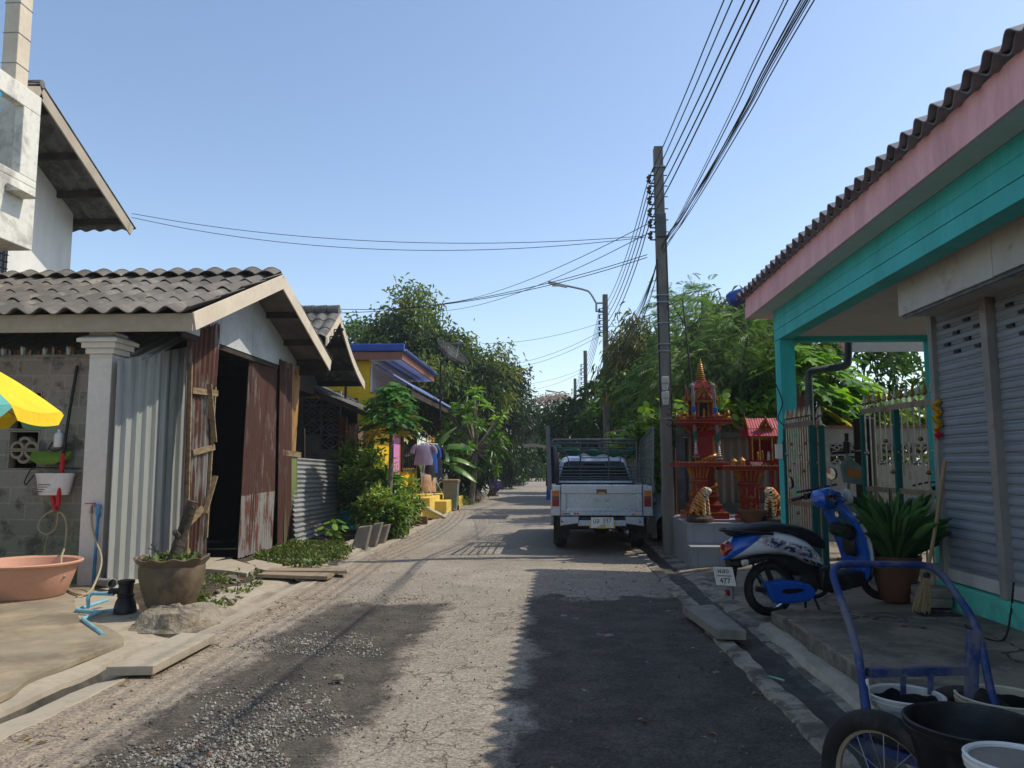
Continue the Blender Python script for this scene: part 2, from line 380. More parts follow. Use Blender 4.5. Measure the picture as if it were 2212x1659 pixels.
def blockwall():
    t = NT('block_wall'); v = t.n('ShaderNodeMapping', {'Vector': t.tc.outputs['Object'], 'Rotation': (R(90), 0, 0)}).outputs[0]
    br = t.n('ShaderNodeTexBrick', {'Vector': v, 'Color1': hx('8b887d'), 'Color2': hx('7b7a70'), 'Mortar': hx('959186'), 'Scale': 1.0, 'Mortar Size': .012, 'Mortar Smooth': .3, 'Brick Width': .41, 'Row Height': .2})
    c = br.outputs[0]
    sep = t.n('ShaderNodeSeparateXYZ', {0: t.tc.outputs['Object']}); z = sep.outputs[2]; wz = t.math('ADD', z, t.math('MULTIPLY', t.noise(1.4), 1.2))
    c = t.mix(t.math('MULTIPLY', t.step(wz, 2.0, .9), .55), c, hx('646b4c'))
    c = t.mix(t.math('MULTIPLY', t.step(wz, 2.6, 3.2), .25), c, hx('9b7d70'))
    c = t.mix(t.math('MULTIPLY', t.step(t.noise(3.2, None, 8, .72), .5, .64), .75), c, hx('38382f'))
    c = t.mul(c, t.mix(t.noise(30), (.75,)*3, (1.2,)*3))
    h = t.math('ADD', t.math('MULTIPLY', br.outputs[1], -1.0), t.math('MULTIPLY', t.noise(50), .5))
    t.bsdf(c, .9, 0, t.bump(h, .5, .012)); return t.m
M['block_wall'] = blockwall()
M['vent_cream'] = mat('vent_block', '8f8672', .9, .15, 4, .3, 60, stain='5d5a48', sscale=4, samt=.6)
M['vent_grey'] = mat('vent_block_grey', '8a8883', .9, .15, 4, .3, 60, stain='5b5954', sscale=4, samt=.5)
M['yellow_cloth'] = mat('yellow_cloth', 'e2c01c', .7, .06, 3, .05)
M['teal_cloth'] = mat('teal_cloth', '5fa79c', .7, .06, 3, .05)
M['orange_plastic'] = mat('orange_plastic', 'c8987e', .5, .08, 3, .03, stain='ad7c62', sscale=3, samt=.4, soft=.15)
M['white_plastic'] = mat('white_plastic', 'd8d6d0', .45, .06, 4, .02, stain='a29d92', sscale=5, samt=.4, sth=.62)
M['blue_pvc'] = mat('blue_pvc', '2f7fb4', .5, .12, 5, .05, stain='7fb0c0', sscale=5, samt=.6)
M['pale_blue_pvc'] = mat('pale_blue_pvc', '7fb2bd', .5, .12, 5, .05, stain='4a7f93', sscale=5, samt=.6)
M['grey_pvc'] = mat('grey_pvc', '8d8b86', .6, .1, 4, .05, stain='605c54', sscale=4, samt=.6)
M['red_plastic'] = mat('red_plastic', 'b5131c', .45, .1, 5, .03)
M['black_plastic'] = mat('black_plastic', '141414', .5, .2, 5, .06, stain='3a3833', sscale=6, samt=.5)
M['black_rubber'] = mat('black_rubber', '1c1b1a', .75, .25, 6, .2, stain='4b453c', sscale=5, samt=.5)
M['brass'] = mat('brass', '8a8071', .35, .1, 6, .02, metal=.8)
M['hose'] = mat('hose', '9a8f70', .5, .1, 4, .03)
M['green_plastic'] = mat('green_plastic', '5c7d28', .5, .12, 4, .03)
M['pot_brown'] = mat('pot_glazed', '5f523f', .55, .2, 3, .15, 40, stain='7d6d55', sscale=3, samt=.6, st2='3e322b', s2scale=4, s2th=.58)
M['terracotta'] = mat('terracotta', '5c3a26', .7, .2, 4, .2, 50, stain='52301f', sscale=4, samt=.6)
M['bark'] = mat('bark', '4f463a', .95, .35, 6, 1.0, 22, stain='2c2620', sscale=5, samt=.8, stretch=(2, 2, .6), bdist=.03)
M['bark_pale'] = mat('bark_pale', '7e756a', .95, .3, 5, .8, 22, stain='4d463e', sscale=6, samt=.7, stretch=(2, 2, .6), bdist=.02)
M['stump'] = mat('stump', '8d8372', .95, .25, 3, 1.0, 16, stain='5c5040', sscale=3.5, samt=.8, st2='55622f', s2scale=3, s2th=.64, bdist=.04)
M['stone'] = mat('stone', '736a5a', .9, .3, 20, .5, 60)
M['gravel'] = gravelmat()
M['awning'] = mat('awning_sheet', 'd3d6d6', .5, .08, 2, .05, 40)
M['litter'] = leafmat('dry_litter', '5f4a2a', '9a7f4c', .1, .7)
M['grit'] = mat('grit', '6f685d', .9, .4, 14, .3, 60, stain='49433a', sscale=18, samt=.7)
M['yellow_wall'] = mat('yellow_wall', 'dcb416', .75, .08, 1, .08, 50, stain='b8930f', sscale=1.4, samt=.4, soft=.2)
M['yellow_pale'] = mat('yellow_step', 'd9bb55', .8, .1, 2, .1, 50, stain='b89a4c', sscale=3, samt=.5)
M['pink_door'] = mat('pink_door', 'd58cc0', .6, .05, 3, .03)
M['lavender'] = mat('lavender_siding', 'e4e2f4', .6, .05, 3, .03)
M['blue_tile'] = mat('blue_tile', '2a4a94', .4, .1, 3, .05)
M['blue_sheet'] = mat('blue_sheet', '6878a8', .4, .1, 3, .05, metal=.2)
M['brown_fascia'] = mat('brown_fascia', '8a5c48', .7, .1, 3, .05)
M['black_window'] = mat('dark_glass', '0d0f10', .12, .1, 3, 0, spec=.6)
M['bin_grey'] = mat('bin_grey', '6a6f66', .55, .12, 3, .05, stain='8a8a7c', sscale=4, samt=.4)
M['bin_lid'] = mat('bin_lid', '8c6a4b', .6, .12, 3, .05)
M['teal'] = mat('teal_paint', '3cb6b2', .6, .08, 1.5, .12, 60, stain='2a928c', sscale=1.3, samt=.45, sth=.54, soft=.12, stretch=(1, 2.2, .6), st2='6f9a92', s2scale=5, s2th=.68, s2amt=.5)
M['teal_light'] = mat('teal_plinth', '56b39f', .65, .08, 2, .1, 60, stain='3f7f72', sscale=2, samt=.6, sth=.58)
M['pink'] = mat('pink_fascia', 'eab2b4', .65, .07, 1.5, .08, 60, stain='c08a8b', sscale=1.3, samt=.45, sth=.55, soft=.12, stretch=(1, 2.2, .5), st2='8d6a66', s2scale=5, s2th=.69, s2amt=.5)
M['soffit'] = mat('soffit', 'c2cbc6', .8, .06, 1.5, .05, 60)
M['ceiling_grey'] = mat('ceiling_grey', 'bdb6b1', .8, .05, 1.5, .05, 60)
M['cpac'] = mat('grey_cement_tile', '7c7c83', .6, .18, 3, .2, 80, stain='4b4b50', sscale=2.5, samt=.5)
M['shutter'] = mat('shutter', '888e93', .5, .12, 1.5, .06, 60, metal=.15, stain='74787a', sscale=1.2, samt=.6, soft=.15, stretch=(1, .4, 2))
M['shutter_frame'] = mat('shutter_frame', '8d8780', .6, .15, 3, .1, 60, metal=.2, stain='6f4c35', sscale=3, samt=.6, sth=.62)
M['box_panel'] = mat('box_panel', 'b3afa7', .6, .08, 2, .05, 60, stain='8a8175', sscale=2.5, samt=.5, sth=.58, st2='7a4524', s2scale=5, s2th=.66, s2amt=.9)
M['steel_bar'] = mat('steel_bar', 'a39686', .35, .15, 6, .03, metal=.75, stain='6a4a33', sscale=6, samt=.6)
M['bronze'] = mat('bronze_knob', '86602f', .4, .15, 6, .03, metal=.7)
M['dark_teal'] = mat('dark_teal', '0d4f4c', .5, .1, 3, .05)
M['red_shrine'] = mat('red_lacquer', '850d12', .4, .15, 5, .06, stain='6b0a10', sscale=4, samt=.5, coat=.3)
M['gold'] = mat('gold_paint', 'a87b2a', .4, .25, 14, .12, 90, metal=.45, stain='6a2a14', sscale=14, samt=.75, sth=.5)
M['rose_tile'] = mat('rose_roof', 'a32a3c', .5, .12, 5, .08)
M['tile_grey'] = None
M['pole_concrete'] = mat('pole_concrete', '77736a', .9, .2, 2, .35, 70, stain='4e4b45', sscale=2, samt=.6, stretch=(2, 2, .4), sth=.53)
M['porcelain'] = mat('insulator', '3c2722', .3, .1, 6, 0, coat=.4)
M['wire'] = mat('cable', '14171c', .6, .1, 2, 0)
M['galv'] = mat('galvanised', '8b8f92', .5, .12, 5, .05, metal=.6)
M['grey_steel'] = mat('grey_steel', '4d5150', .5, .15, 5, .05, metal=.3, stain='6f7270', sscale=5, samt=.4)
M['blue_frame'] = mat('blue_frame_paint', '1c3263', .5, .15, 4, .08, stain='66656c', sscale=5, samt=.75, sth=.52, st2='5a3324', s2scale=9, s2th=.67, s2amt=.8)
M['car_silver'] = mat('car_silver', 'aab1ba', .28, .05, 2, 0, metal=.5, coat=.6, stain='8b8a87', sscale=3, samt=.25, sth=.6, soft=.2)
M['scoot_white'] = mat('scooter_white', 'd9dadb', .28, .03, 2, 0, coat=.6)
M['scoot_blue'] = mat('scooter_blue', '0b4fa8', .28, .06, 2, 0, coat=.6)
M['decal_blue'] = mat('decal_blue', '14275f', .35, .1, 9, 0)
M['decal_brown'] = mat('decal_brown', '9a6a55', .35, .1, 9, 0)
M['chrome'] = mat('chrome', 'c9c9c9', .12, .03, 4, 0, metal=1)
M['lamp_red'] = mat('red_lens', '7d0c10', .18, .1, 4, 0, coat=.6)
M['lamp_amber'] = mat('amber_lens', 'b8610f', .18, .1, 4, 0, coat=.6)
M['lamp_clear'] = mat('clear_lens', 'b9b4a8', .18, .1, 4, 0, coat=.6)
M['plate'] = mat('plate_white', 'd5d3cc', .4, .05, 4, .02, stain='a8a195', sscale=7, samt=.4)
M['plate_yellow'] = mat('plate_yellow', 'd89a1c', .4, .05, 4, .02)
M['ink'] = mat('black_ink', '101010', .5, .1, 4, 0)
M['seat_black'] = mat('seat_vinyl', '1a1b1f', .5, .12, 5, .12, 200)
M['alu'] = mat('worn_alloy', '6b6863', .45, .15, 6, .06, metal=.7, stain='3b3733', sscale=6, samt=.6)
M['straw'] = mat('straw', '8f7a58', .85, .25, 12, .3, stretch=(6, 6, .4))
M['bamboo'] = mat('bamboo', '8d7552', .6, .2, 7, .1, stretch=(2, 2, .3))
M['tarp_grey'] = mat('grey_cover', 'b0b2b6', .8, .12, 3, .2, 40)
M['green_net'] = mat('green_net', '0b5c46', .8, .2, 8, .3)
M['white_bag'] = mat('white_bag', 'c9c6bf', .7, .12, 6, .3, 30)
M['purple_bag'] = mat('purple_bag', '5a2a78', .6, .15, 6, .3, 30)
M['navy'] = mat('navy_cloth', '11152a', .9, .2, 5, .3, 60)
M['cloth_lav'] = mat('lavender_cloth', '8d7f97', .9, .12, 5, .3, 60)
M['cloth_blue'] = mat('blue_cloth', '1c4f9c', .9, .12, 5, .3, 60)
M['cloth_beige'] = mat('beige_cloth', 'b3906c', .9, .15, 5, .3, 60, stain='8a5c50', sscale=7, samt=.6)
M['cloth_dark'] = mat('dark_cloth', '1a1a1d', .9, .2, 5, .3, 60)
M['tinsel'] = mat('gold_tinsel', 'c79a1d', .4, .3, 30, .4, metal=.3)
M['cage'] = mat('cage_steel', '5e6465', .42, .12, 5, .05, metal=.4, stain='5a5d5c', sscale=5, samt=.4)
M['teal_pot'] = mat('teal_pot', '0f7f80', .5, .12, 4, .05, stain='7fa8a0', sscale=5, samt=.5, sth=.62)
M['crate'] = mat('brown_crate', '4b3528', .8, .2, 6, .2, stain='97886f', sscale=14, samt=.7, sth=.6)
M['orange_bin'] = mat('orange_bin', 'd18a0d', .5, .08, 4, .03)
M['blue_bin'] = mat('blue_bin', '15294f', .5, .1, 4, .03)
M['white_paint'] = mat('garden_wall', '86867f', .8, .06, 1.5, .12, 60, stain='a09c92', sscale=1.5, samt=.5)
M['rusty_sign'] = rustmat('rusty_sign', '8f8a82', '3f1d16', .47)
M['brick'] = mat('brick', '7d5a45', .9, .2, 5, .4, 50, stain='55402f', sscale=5, samt=.6)
M['iron'] = mat('dark_iron', '262523', .6, .2, 5, .1, metal=.3, stain='4a3223', sscale=6, samt=.5)
M['meter'] = mat('meter_grey', 'b4b2aa', .4, .08, 6, .02)
M['glass'] = mat('window_glass', '0d1012', .12, .1, 3, 0, spec=.35)
# foliage
M['l_mango'] = leafmat('mango_leaves', '20371a', '567030', .30, .4, '7e8440')
M['l_dark'] = leafmat('dark_leaves', '16290f', '2f4a1b', .25, .35)
M['l_mid'] = leafmat('mid_leaves', '24421a', '4a6d25', .33, .42)
M['l_plum'] = leafmat('plumeria_leaves', '2d5518', '6d9430', .38, .35)
M['l_feather'] = leafmat('feather_leaves', '2b4620', '5d7f40', .30, .5)
M['l_droop'] = leafmat('drooping_leaves', '2f3f1a', '66713a', .33, .42, '8f8a52')
M['l_papaya'] = leafmat('papaya_leaves', '33621c', '6fa032', .42, .4, 'a39a2e')
M['l_papaya_d'] = leafmat('papaya_leaves_deep', '24501a', '4f8030', .36, .4, 'a08a2a')
M['l_banana'] = leafmat('banana_leaves', '2f5c2b', '7fa05e', .40, .32)
M['l_vine'] = leafmat('vine_leaves', '3d6118', '82a03a', .38, .4)
M['l_shrub'] = leafmat('shrub_leaves', '3c5c22', '84a04a', .36, .4, '9aa04e')
M['l_grass'] = leafmat('weed_leaves', '3a4f1e', '687c38', .25, .5, '8d8350')
M['l_reed'] = leafmat('reed_leaves', '4e6428', '8d9a52', .3, .5, 'a8a06a')
M['l_taro'] = leafmat('taro_leaves', '3f7026', '7c9a40', .38, .4, 'a9ad58')
M['l_aloe'] = leafmat('aloe_leaves', '30552a', '587c44', .08, .35)
M['flower'] = leafmat('pink_flowers', '8d7a78', 'b9a6a2', .2, .7)

def roadmat():
    t = NT('road_asphalt'); ob = t.tc.outputs['Object']; sep = t.n('ShaderNodeSeparateXYZ', {0: ob}); x, y = sep.outputs[0], sep.outputs[1]
    n1 = t.noise(.9, None, 6, .65); n2 = t.noise(2.6, None, 6, .7); n3 = t.noise(9, None, 5, .7)
    w = t.math('ADD', t.math('MULTIPLY_ADD', n1, .9, -.45), t.math('MULTIPLY_ADD', n2, .5, -.25))
    w = t.math('ADD', w, t.math('MULTIPLY_ADD', n3, .16, -.08))
    xx = t.math('ADD', x, w); yy = t.math('ADD', y, t.math('MULTIPLY', w, 1.6))
    def band(a, b, s): return t.math('MULTIPLY', t.step(xx, a-s, a+s), t.step(xx, b+s, b-s))
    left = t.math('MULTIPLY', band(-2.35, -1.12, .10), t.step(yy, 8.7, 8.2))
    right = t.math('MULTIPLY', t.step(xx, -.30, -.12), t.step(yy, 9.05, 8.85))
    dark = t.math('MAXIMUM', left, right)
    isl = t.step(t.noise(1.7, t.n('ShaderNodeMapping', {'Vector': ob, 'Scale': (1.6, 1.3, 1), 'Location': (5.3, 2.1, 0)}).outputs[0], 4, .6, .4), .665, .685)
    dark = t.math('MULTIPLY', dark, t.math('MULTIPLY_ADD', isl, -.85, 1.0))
    far = t.step(t.noise(.35, None, 5, .6), .48, .62)
    light = t.mix(far, hx('8c8273'), hx('998f80'))
    edge = t.step(xx, -2.2, -2.7)
    light = t.mix(t.math('MULTIPLY', edge, .5), light, hx('9b8a73'))
    light = t.mix(t.math('MULTIPLY', t.step(n2, .5, .66), .30), light, hx('6f665b'))
    light = t.mix(t.math('MULTIPLY', t.step(yy, 15, 17), .35), light, hx('8f8a84'))
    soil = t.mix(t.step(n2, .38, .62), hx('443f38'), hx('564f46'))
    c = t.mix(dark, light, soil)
    warp = t.n('ShaderNodeVectorMath', {0: ob, 1: t.n('ShaderNodeTexNoise', {'Vector': ob, 'Scale': 2.4, 'Detail': 5.0}).outputs['Color']}, operation='ADD').outputs[0]
    vo = t.n('ShaderNodeTexVoronoi', {'Vector': warp, 'Scale': 2.1}, feature='DISTANCE_TO_EDGE').outputs['Distance']
    crack = t.math('MULTIPLY', t.step(vo, .022, .004), t.math('MULTIPLY', t.step(n1, .42, .56), t.step(yy, 11.5, 9.5)))
    crack = t.math('MULTIPLY', crack, t.math('MULTIPLY_ADD', dark, -.8, 1.0))
    c = t.mix(t.math('MULTIPLY', crack, .55), c, hx('3a352e'))
    ag = t.n('ShaderNodeTexVoronoi', {'Vector': ob, 'Scale': 75.0}).outputs['Color']
    agv = t.n('ShaderNodeSeparateColor', {0: ag}).outputs[0]
    c = t.mul(c, t.mix(agv, (.62,)*3, (1.35,)*3))
    speck = t.step(t.noise(38, None, 3, .7), .66, .72)
    c = t.mix(t.math('MULTIPLY', speck, .45), c, hx('3d382f'))
    speck2 = t.step(t.noise(55, None, 2, .6), .72, .76)
    c = t.mix(t.math('MULTIPLY', speck2, .35), c, hx('b8b0a4'))
    h = t.math('ADD', t.math('MULTIPLY', t.noise(70, None, 3), .6), t.math('MULTIPLY', agv, .5))
    h = t.math('ADD', h, t.math('MULTIPLY', crack, -2.0)); h = t.math('ADD', h, t.math('MULTIPLY', t.noise(14, None, 5), t.math('MULTIPLY_ADD', dark, 1.6, .4)))
    h = t.math('ADD', h, t.math('MULTIPLY', dark, -1.6))
    t.bsdf(c, .9, 0, t.bump(h, .7, .012), .25); return t.m
M['road'] = roadmat()
def tilegrey():
    t = NT('grey_tiles')
    br = t.n('ShaderNodeTexBrick', {'Vector': t.n('ShaderNodeMapping', {'Vector': t.tc.outputs['Object'], 'Rotation': (R(90), 0, 0), 'Location': (0, .005, 0)}).outputs[0], 'Color1': hx('8b8b8d'), 'Color2': hx('85858a'), 'Mortar': hx('6d6c6b'), 'Scale': 1.0, 'Mortar Size': .004, 'Brick Width': .3, 'Row Height': .3}, offset=0.0)
    c = t.mul(br.outputs[0], t.mix(t.noise(2), (.9,)*3, (1.1,)*3))
    t.bsdf(c, .35, 0, None, .4); return t.m
M['tile_grey'] = tilegrey()

# ------------------------------------------------------------------ sky and sun
SUN_EL = R(52); SX, SY = .97, .243
w = bpy.data.worlds.new('World'); scene.world = w; w.use_nodes = True
bg = w.node_tree.nodes['Background']; sky = w.node_tree.nodes.new('ShaderNodeTexSky'); sky.sky_type = 'NISHITA'; sky.sun_disc = False
sky.sun_elevation = SUN_EL; sky.sun_rotation = math.atan2(SX, SY); sky.altitude = 0; sky.air_density = 1.0; sky.dust_density = .8; sky.ozone_density = .6
w.node_tree.links.new(sky.outputs[0], bg.inputs[0]); bg.inputs[1].default_value = .15
sl = bpy.data.lights.new('sun', 'SUN'); sl.energy = 3.05; sl.angle = R(.5); sl.color = (1.0, .93, .82)
so = bpy.data.objects.new('sun', sl); COL.objects.link(so)
sd = Vector((SX * math.cos(SUN_EL), SY * math.cos(SUN_EL), math.sin(SUN_EL)))
so.rotation_euler = (-sd).to_track_quat('-Z', 'Y').to_euler(); so.location = (20, 5, 30)
scene.view_settings.view_transform = 'Standard'; scene.view_settings.look = 'None'; scene.view_settings.exposure = .45; scene.view_settings.gamma = 1

# ------------------------------------------------------------------ the lie of the land
b = MB(); b.add([(-600, -300, -.32), (600, -300, -.32), (600, 900, -.32), (-600, 900, -.32)], [(0, 1, 2, 3)])
tag(b.build('ground', M['earth'], loc=(0, 0, -.32)), None, None, None, 'structure')
def hill(x, y): return .018*mnoise.noise(Vector((x*.9, y*.5, 0))) + .006*mnoise.noise(Vector((x*5, y*5, 3)))
xs = np.linspace(-3.02, 1.44, 80); ys = np.concatenate([np.arange(-3, 14, .07), np.arange(14, 30, .4), np.arange(30, 78, 2)])
b = MB(); W_ = len(xs)
def rz(x, y):
    e = min(1, (x+3.02)/.3, (1.44-x)/.3)
    dip = 0
    if y < 9.2:
        for cx, hw in ((-1.75, .62), (.7, .85)):
            dip += .022*max(0, 1-((x-cx)/hw)**2)*min(1, (9.2-y)/.8)
    return hill(x, y)*e - dip
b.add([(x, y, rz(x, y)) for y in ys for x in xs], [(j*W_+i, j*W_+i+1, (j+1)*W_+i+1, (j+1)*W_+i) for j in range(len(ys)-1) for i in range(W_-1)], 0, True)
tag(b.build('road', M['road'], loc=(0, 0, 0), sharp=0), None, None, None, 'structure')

def strip(name, m, prof, y0, y1, step=.5, jit=.012, label=None):
    b = MB(); n = len(prof); ys = np.arange(y0, y1+.01, step); vs = []
    for y in ys:
        for (x, z) in prof:
            vs.append((x + jit*(.6*mnoise.noise(Vector((x*3, y*1.1, 1))) + .7*mnoise.noise(Vector((x*3, y*4.7, 3)))), y, z + jit*.7*mnoise.noise(Vector((x*3, y*1.7, 7)))))
    fs = [(j*n+i, j*n+i+1, (j+1)*n+i+1, (j+1)*n+i) for j in range(len(ys)-1) for i in range(n-1)]
    b.add(vs, fs); o = b.build(name, m, loc=(0, 0, 0)); return tag(o, None, None, None, 'structure')
strip('left_gutter', M['concrete_pale'], [(-3.9, -.1), (-3.86, .012), (-3.5, .0), (-3.36, -.012), (-3.34, -.11), (-3.20, -.12), (-3.18, -.008), (-2.98, .006), (-2.95, -.05)], -3, 72, .1, .045)
strip('gutter_mud', M['mud'], [(-3.352, -.045), (-3.33, -.095), (-3.19, -.10)], -3, 72, .1, .04)
strip('gutter_fill', M['concrete'], [(-3.37, -.02), (-3.33, -.035), (-3.2, -.04), (-3.17, -.015)], 6.9, 72, .1, .03)
strip('right_kerb', M['kerb'], [(1.37, -.04), (1.40, .012), (1.53, .018), (1.56, -.03), (1.6, -.04), (1.74, -.045), (1.80, -.008), (2.0, .004), (2.06, .0), (2.2, -.1)], -3, 72, .06, .032)
strip('right_gutter_mud', M['mud'], [(1.56, -.02), (1.62, -.03), (1.72, -.034), (1.79, -.016)], -3, 40, .06, .032)
# concrete yard on the left with a smoother slab poured over it
b = MB(); b.prism([(-16, -3), (-3.84, -3), (-3.84, 7.2), (-4.3, 8.0), (-5.1, 9.0), (-5.1, 12), (-16, 12)], 'z', -.3, .028)
tag(b.build('yard', M['concrete_pale'], loc=(0, 0, 0)), None, None, None, 'structure')
pts = [G(u, v, .045) for u, v in ((-260, 1590), (0, 1504), (62, 1466), (130, 1438), (211, 1406), (255, 1391), (268, 1383), (262, 1371), (240, 1358), (219, 1349), (190, 1341), (170, 1332), (160, 1290))]
poly = [(p.x, p.y) for p in smooth_path(pts, 4)] + [(-5.35, 9.1), (-16, 9.6), (-16, 3.4)]
b = MB(); b.prism(poly, 'z', .0, .046); tag(b.build('driveway', M['concrete_slab'], loc=(0, 0, 0), bevel=.005), None, None, None, 'structure')
# dirt verge in front of the shed
def verge(x, y): return .01 + .05*mnoise.noise(Vector((x*1.3, y*1.3, 2))) + .02*mnoise.noise(Vector((x*6, y*6, 5)))
b = MB(); xs2 = np.linspace(-7.5, -3.72, 44); ys2 = np.linspace(7.6, 34, 160); W2 = len(xs2)
b.add([(x, y, (verge(x, y) if x < -3.8 else -.12) - (.1 if y < 7.9 else 0) - (.12 if x < -5.2 and y < 10 else 0)) for y in ys2 for x in xs2], [(j*W2+i, j*W2+i+1, (j+1)*W2+i+1, (j+1)*W2+i) for j in range(len(ys2)-1) for i in range(W2-1)], 0, True)
tag(b.build('verge', M['soil'], loc=(0, 0, 0), sharp=0), None, None, None, 'structure')
# right-hand apron sloping up to the shop
b = MB()
def az(x): return max(0, min(1, (x-1.95)/1.6))*.14
xr = [1.95, 2.4, 2.9, 3.55, 4.5, 9, 16]; yr = [-3, 7.2, 9, 11, 13, 20]
b.add([(x, y, az(x) - (.012 if y > 11.5 and x < 2.3 else 0)) for y in yr for x in xr], [(j*7+i, j*7+i+1, (j+1)*7+i+1, (j+1)*7+i) for j in range(5) for i in range(6)], 0)
tag(b.build('pavement', M['apron'], loc=(0, 0, 0)), None, None, None, 'structure')
b = MB(); b.add([(1.95, 20, 0), (40, 20, 0), (40, 90, 0), (1.95, 90, 0)], [(0, 1, 2, 3)]); tag(b.build('verge_field', M['earth'], loc=(0, 0, 0)), None, None, None, 'structure')
b = MB(); b.add([(-50, 34, .0), (-3.9, 34, .0), (-3.9, 95, .0), (-50, 95, .0)], [(0, 1, 2, 3)]); tag(b.build('field', M['earth'], loc=(0, 0, 0)), None, None, None, 'structure')
# ================================================================== LEFT SIDE
def tile_slope(mb, x0, x1, lo, hi, rows, pitch, amp, th=.009, lift=.02, m=0, per=8, flip=False):
    lo = Vector((0, *lo)); hi = Vector((0, *hi)); d = hi - lo
    nrm = Vector((1, 0, 0)).cross(d).normalized() * (-1 if flip else 1)
    if nrm.z < 0: nrm = -nrm
    for i in range(rows):
        a = lo + d*(i/rows) + nrm*lift; e = lo + d*min(1, (i+1.08)/rows) + nrm*.001
        sx = random.uniform(-.012, .012)
        A, B, C_, D = a + Vector((x0+sx, 0, 0)), a + Vector((x1+sx, 0, 0)), e + Vector((x1+sx, 0, 0)), e + Vector((x0+sx, 0, 0))
        if (B-A).cross(D-A).z < 0: A, B, C_, D = B, A, D, C_
        mb.corr(A, B, C_, D, pitch, amp, 1, th, m, 'sin', .006, .012, per)

def ring_arc(mb, c, r0, r1, a0, a1, y0, y1, n=10, m=0):     # a flat arch piece in the XZ plane (or YZ when ax swapped)
    o = [(c[0]+r1*math.cos(a0+(a1-a0)*i/n), c[1]+r1*math.sin(a0+(a1-a0)*i/n)) for i in range(n+1)]
    q = [(c[0]+r0*math.cos(a0+(a1-a0)*i/n), c[1]+r0*math.sin(a0+(a1-a0)*i/n)) for i in range(n+1)][::-1]
    for i in range(n):
        mb.prism([o[i], o[i+1], q[n-i-1], q[n-i]], 'y', y0, y1, m)
def vent_scale(mb, x0, x1, z0, z1, y0, y1, up=True, m=0):   # fish-scale ventilation block
    w = x1-x0; h = z1-z0; t = .018
    mb.bx(x0, x1, y0, y1, z0, z0+t, m); mb.bx(x0, x1, y0, y1, z1-t, z1, m); mb.bx(x0, x0+t, y0, y1, z0+t, z1-t, m); mb.bx(x1-t, x1, y0, y1, z0+t, z1-t, m)
    zb = z0+t if up else z1-t; sg = 1 if up else -1; r = (w-2*t)/4
    for cx in (x0+t+r, x0+t+3*r): ring_arc(mb, (cx, zb), r*.62, r*.98, 0, math.pi*sg, y0+.01, y1-.01, 12, m)
    ring_arc(mb, ((x0+x1)/2, zb+sg*r*.62), r*.62, min(r*1.0, h-t-r*.62-.002), 0, math.pi*sg, y0+.012, y1-.012, 12, m)
def vent_diamond(mb, x0, x1, z0, z1, y0, y1, m=0):
    t = .016; mb.bx(x0, x1, y0, y1, z0, z0+t, m); mb.bx(x0, x1, y0, y1, z1-t, z1, m); mb.bx(x0, x0+t, y0, y1, z0+t, z1-t, m); mb.bx(x1-t, x1, y0, y1, z0+t, z1-t, m)
    cx, cz = (x0+x1)/2, (z0+z1)/2; ym = (y0+y1)/2; dp = y1-y0-.02; q = .62
    c4 = [(x0+t, cz), (cx, z0+t), (x1-t, cz), (cx, z1-t)]
    for i in range(4):
        a, e = c4[i], c4[(i+1) % 4]; mb.bar((a[0], ym, a[1]), (e[0], ym, e[1]), dp, .028, (0, 1, 0) if False else (0, 0, 1), m)
        a2 = (cx+(a[0]-cx)*.45, cz+(a[1]-cz)*.45); e2 = (cx+(e[0]-cx)*.45, cz+(e[1]-cz)*.45); mb.bar((a2[0], ym, a2[1]), (e2[0], ym, e2[1]), dp, .022, (0, 0, 1), m)

# ---- two-storey house behind the shed
XW = -9.3
hs = thing('two_storey_house', 'white two-storey house with corner balcony and dark overhanging roof behind the shed', 'house', (-11, 11, 0))
cn = PX(160, 439, XW); mid_ = PX(86, 336, XW); slope = (mid_.z-cn.z)/(cn.y-mid_.y)
tip = PX(287, 486, -8.3); apx = PX(92, 184, -8.3); sl2 = (apx.z-tip.z)/(tip.y-apx.y); ry, rzz = apx.y, apx.z
def roofz(y): return rzz - abs(y-ry)*sl2
b = MB(); b.prism([(5.5, -.1), (cn.y, -.1), (cn.y, roofz(cn.y)-.06), (ry, rzz-.06), (5.5, roofz(5.5)-.06)], 'x', -17, XW)
b.build('wall', M['white_wall'], hs)
b = MB(); ye = tip.y+.12
for (y1, y2) in ((ye, ry), (2*ry-ye-1.5, ry)):
    A, B, C_, D = Vector((-17, y1, roofz(y1))), Vector((-8.3, y1, roofz(y1))), Vector((-8.3, y2, rzz)), Vector((-17, y2, rzz))
    if (B-A).cross(D-A).z < 0: A, B, C_, D = B, A, D, C_
    b.corr(A, B, C_, D, .29, .03, 3, .012, 0, 'sin', 0, 0, 10)
for t_ in np.linspace(-17, -8.35, 2): pass
b.tube([(-17, ry, rzz+.02), (-8.3, ry, rzz+.02)], .07, 8)
rf = b.build('roof', M['tile_roof_old'], hs)
b = MB()
for t_ in (.12, .42, .70, .93):
    y = ry + (tip.y-ry)*t_; b.bx(-10, -8.36, y-.035, y+.035, roofz(y)-.16, roofz(y)-.045)
b.each('rafter', M['dark_wood'], rf)
b = MB()
for sgn in (1, -1):
    p = (-8.32, ry, rzz-.13); q = (-8.32, ry+sgn*(tip.y-ry), tip.z-.13); b.bar(p, q, .03, .2, (0, 0, 1))
b.build('bargeboard', M['fascia_grey'], hs)
XB = -7.0
tr_ = PX(95, 215, XB); br_ = PX(65, 540, XB); yf = (tr_.y+br_.y)/2; zt, zb = tr_.z, br_.z
o1 = PX(53.5, 229, XB); o2 = PX(42, 374, XB); yo = (o1.y+o2.y)/2; zo1, zo0 = o1.z, o2.z
b = MB()
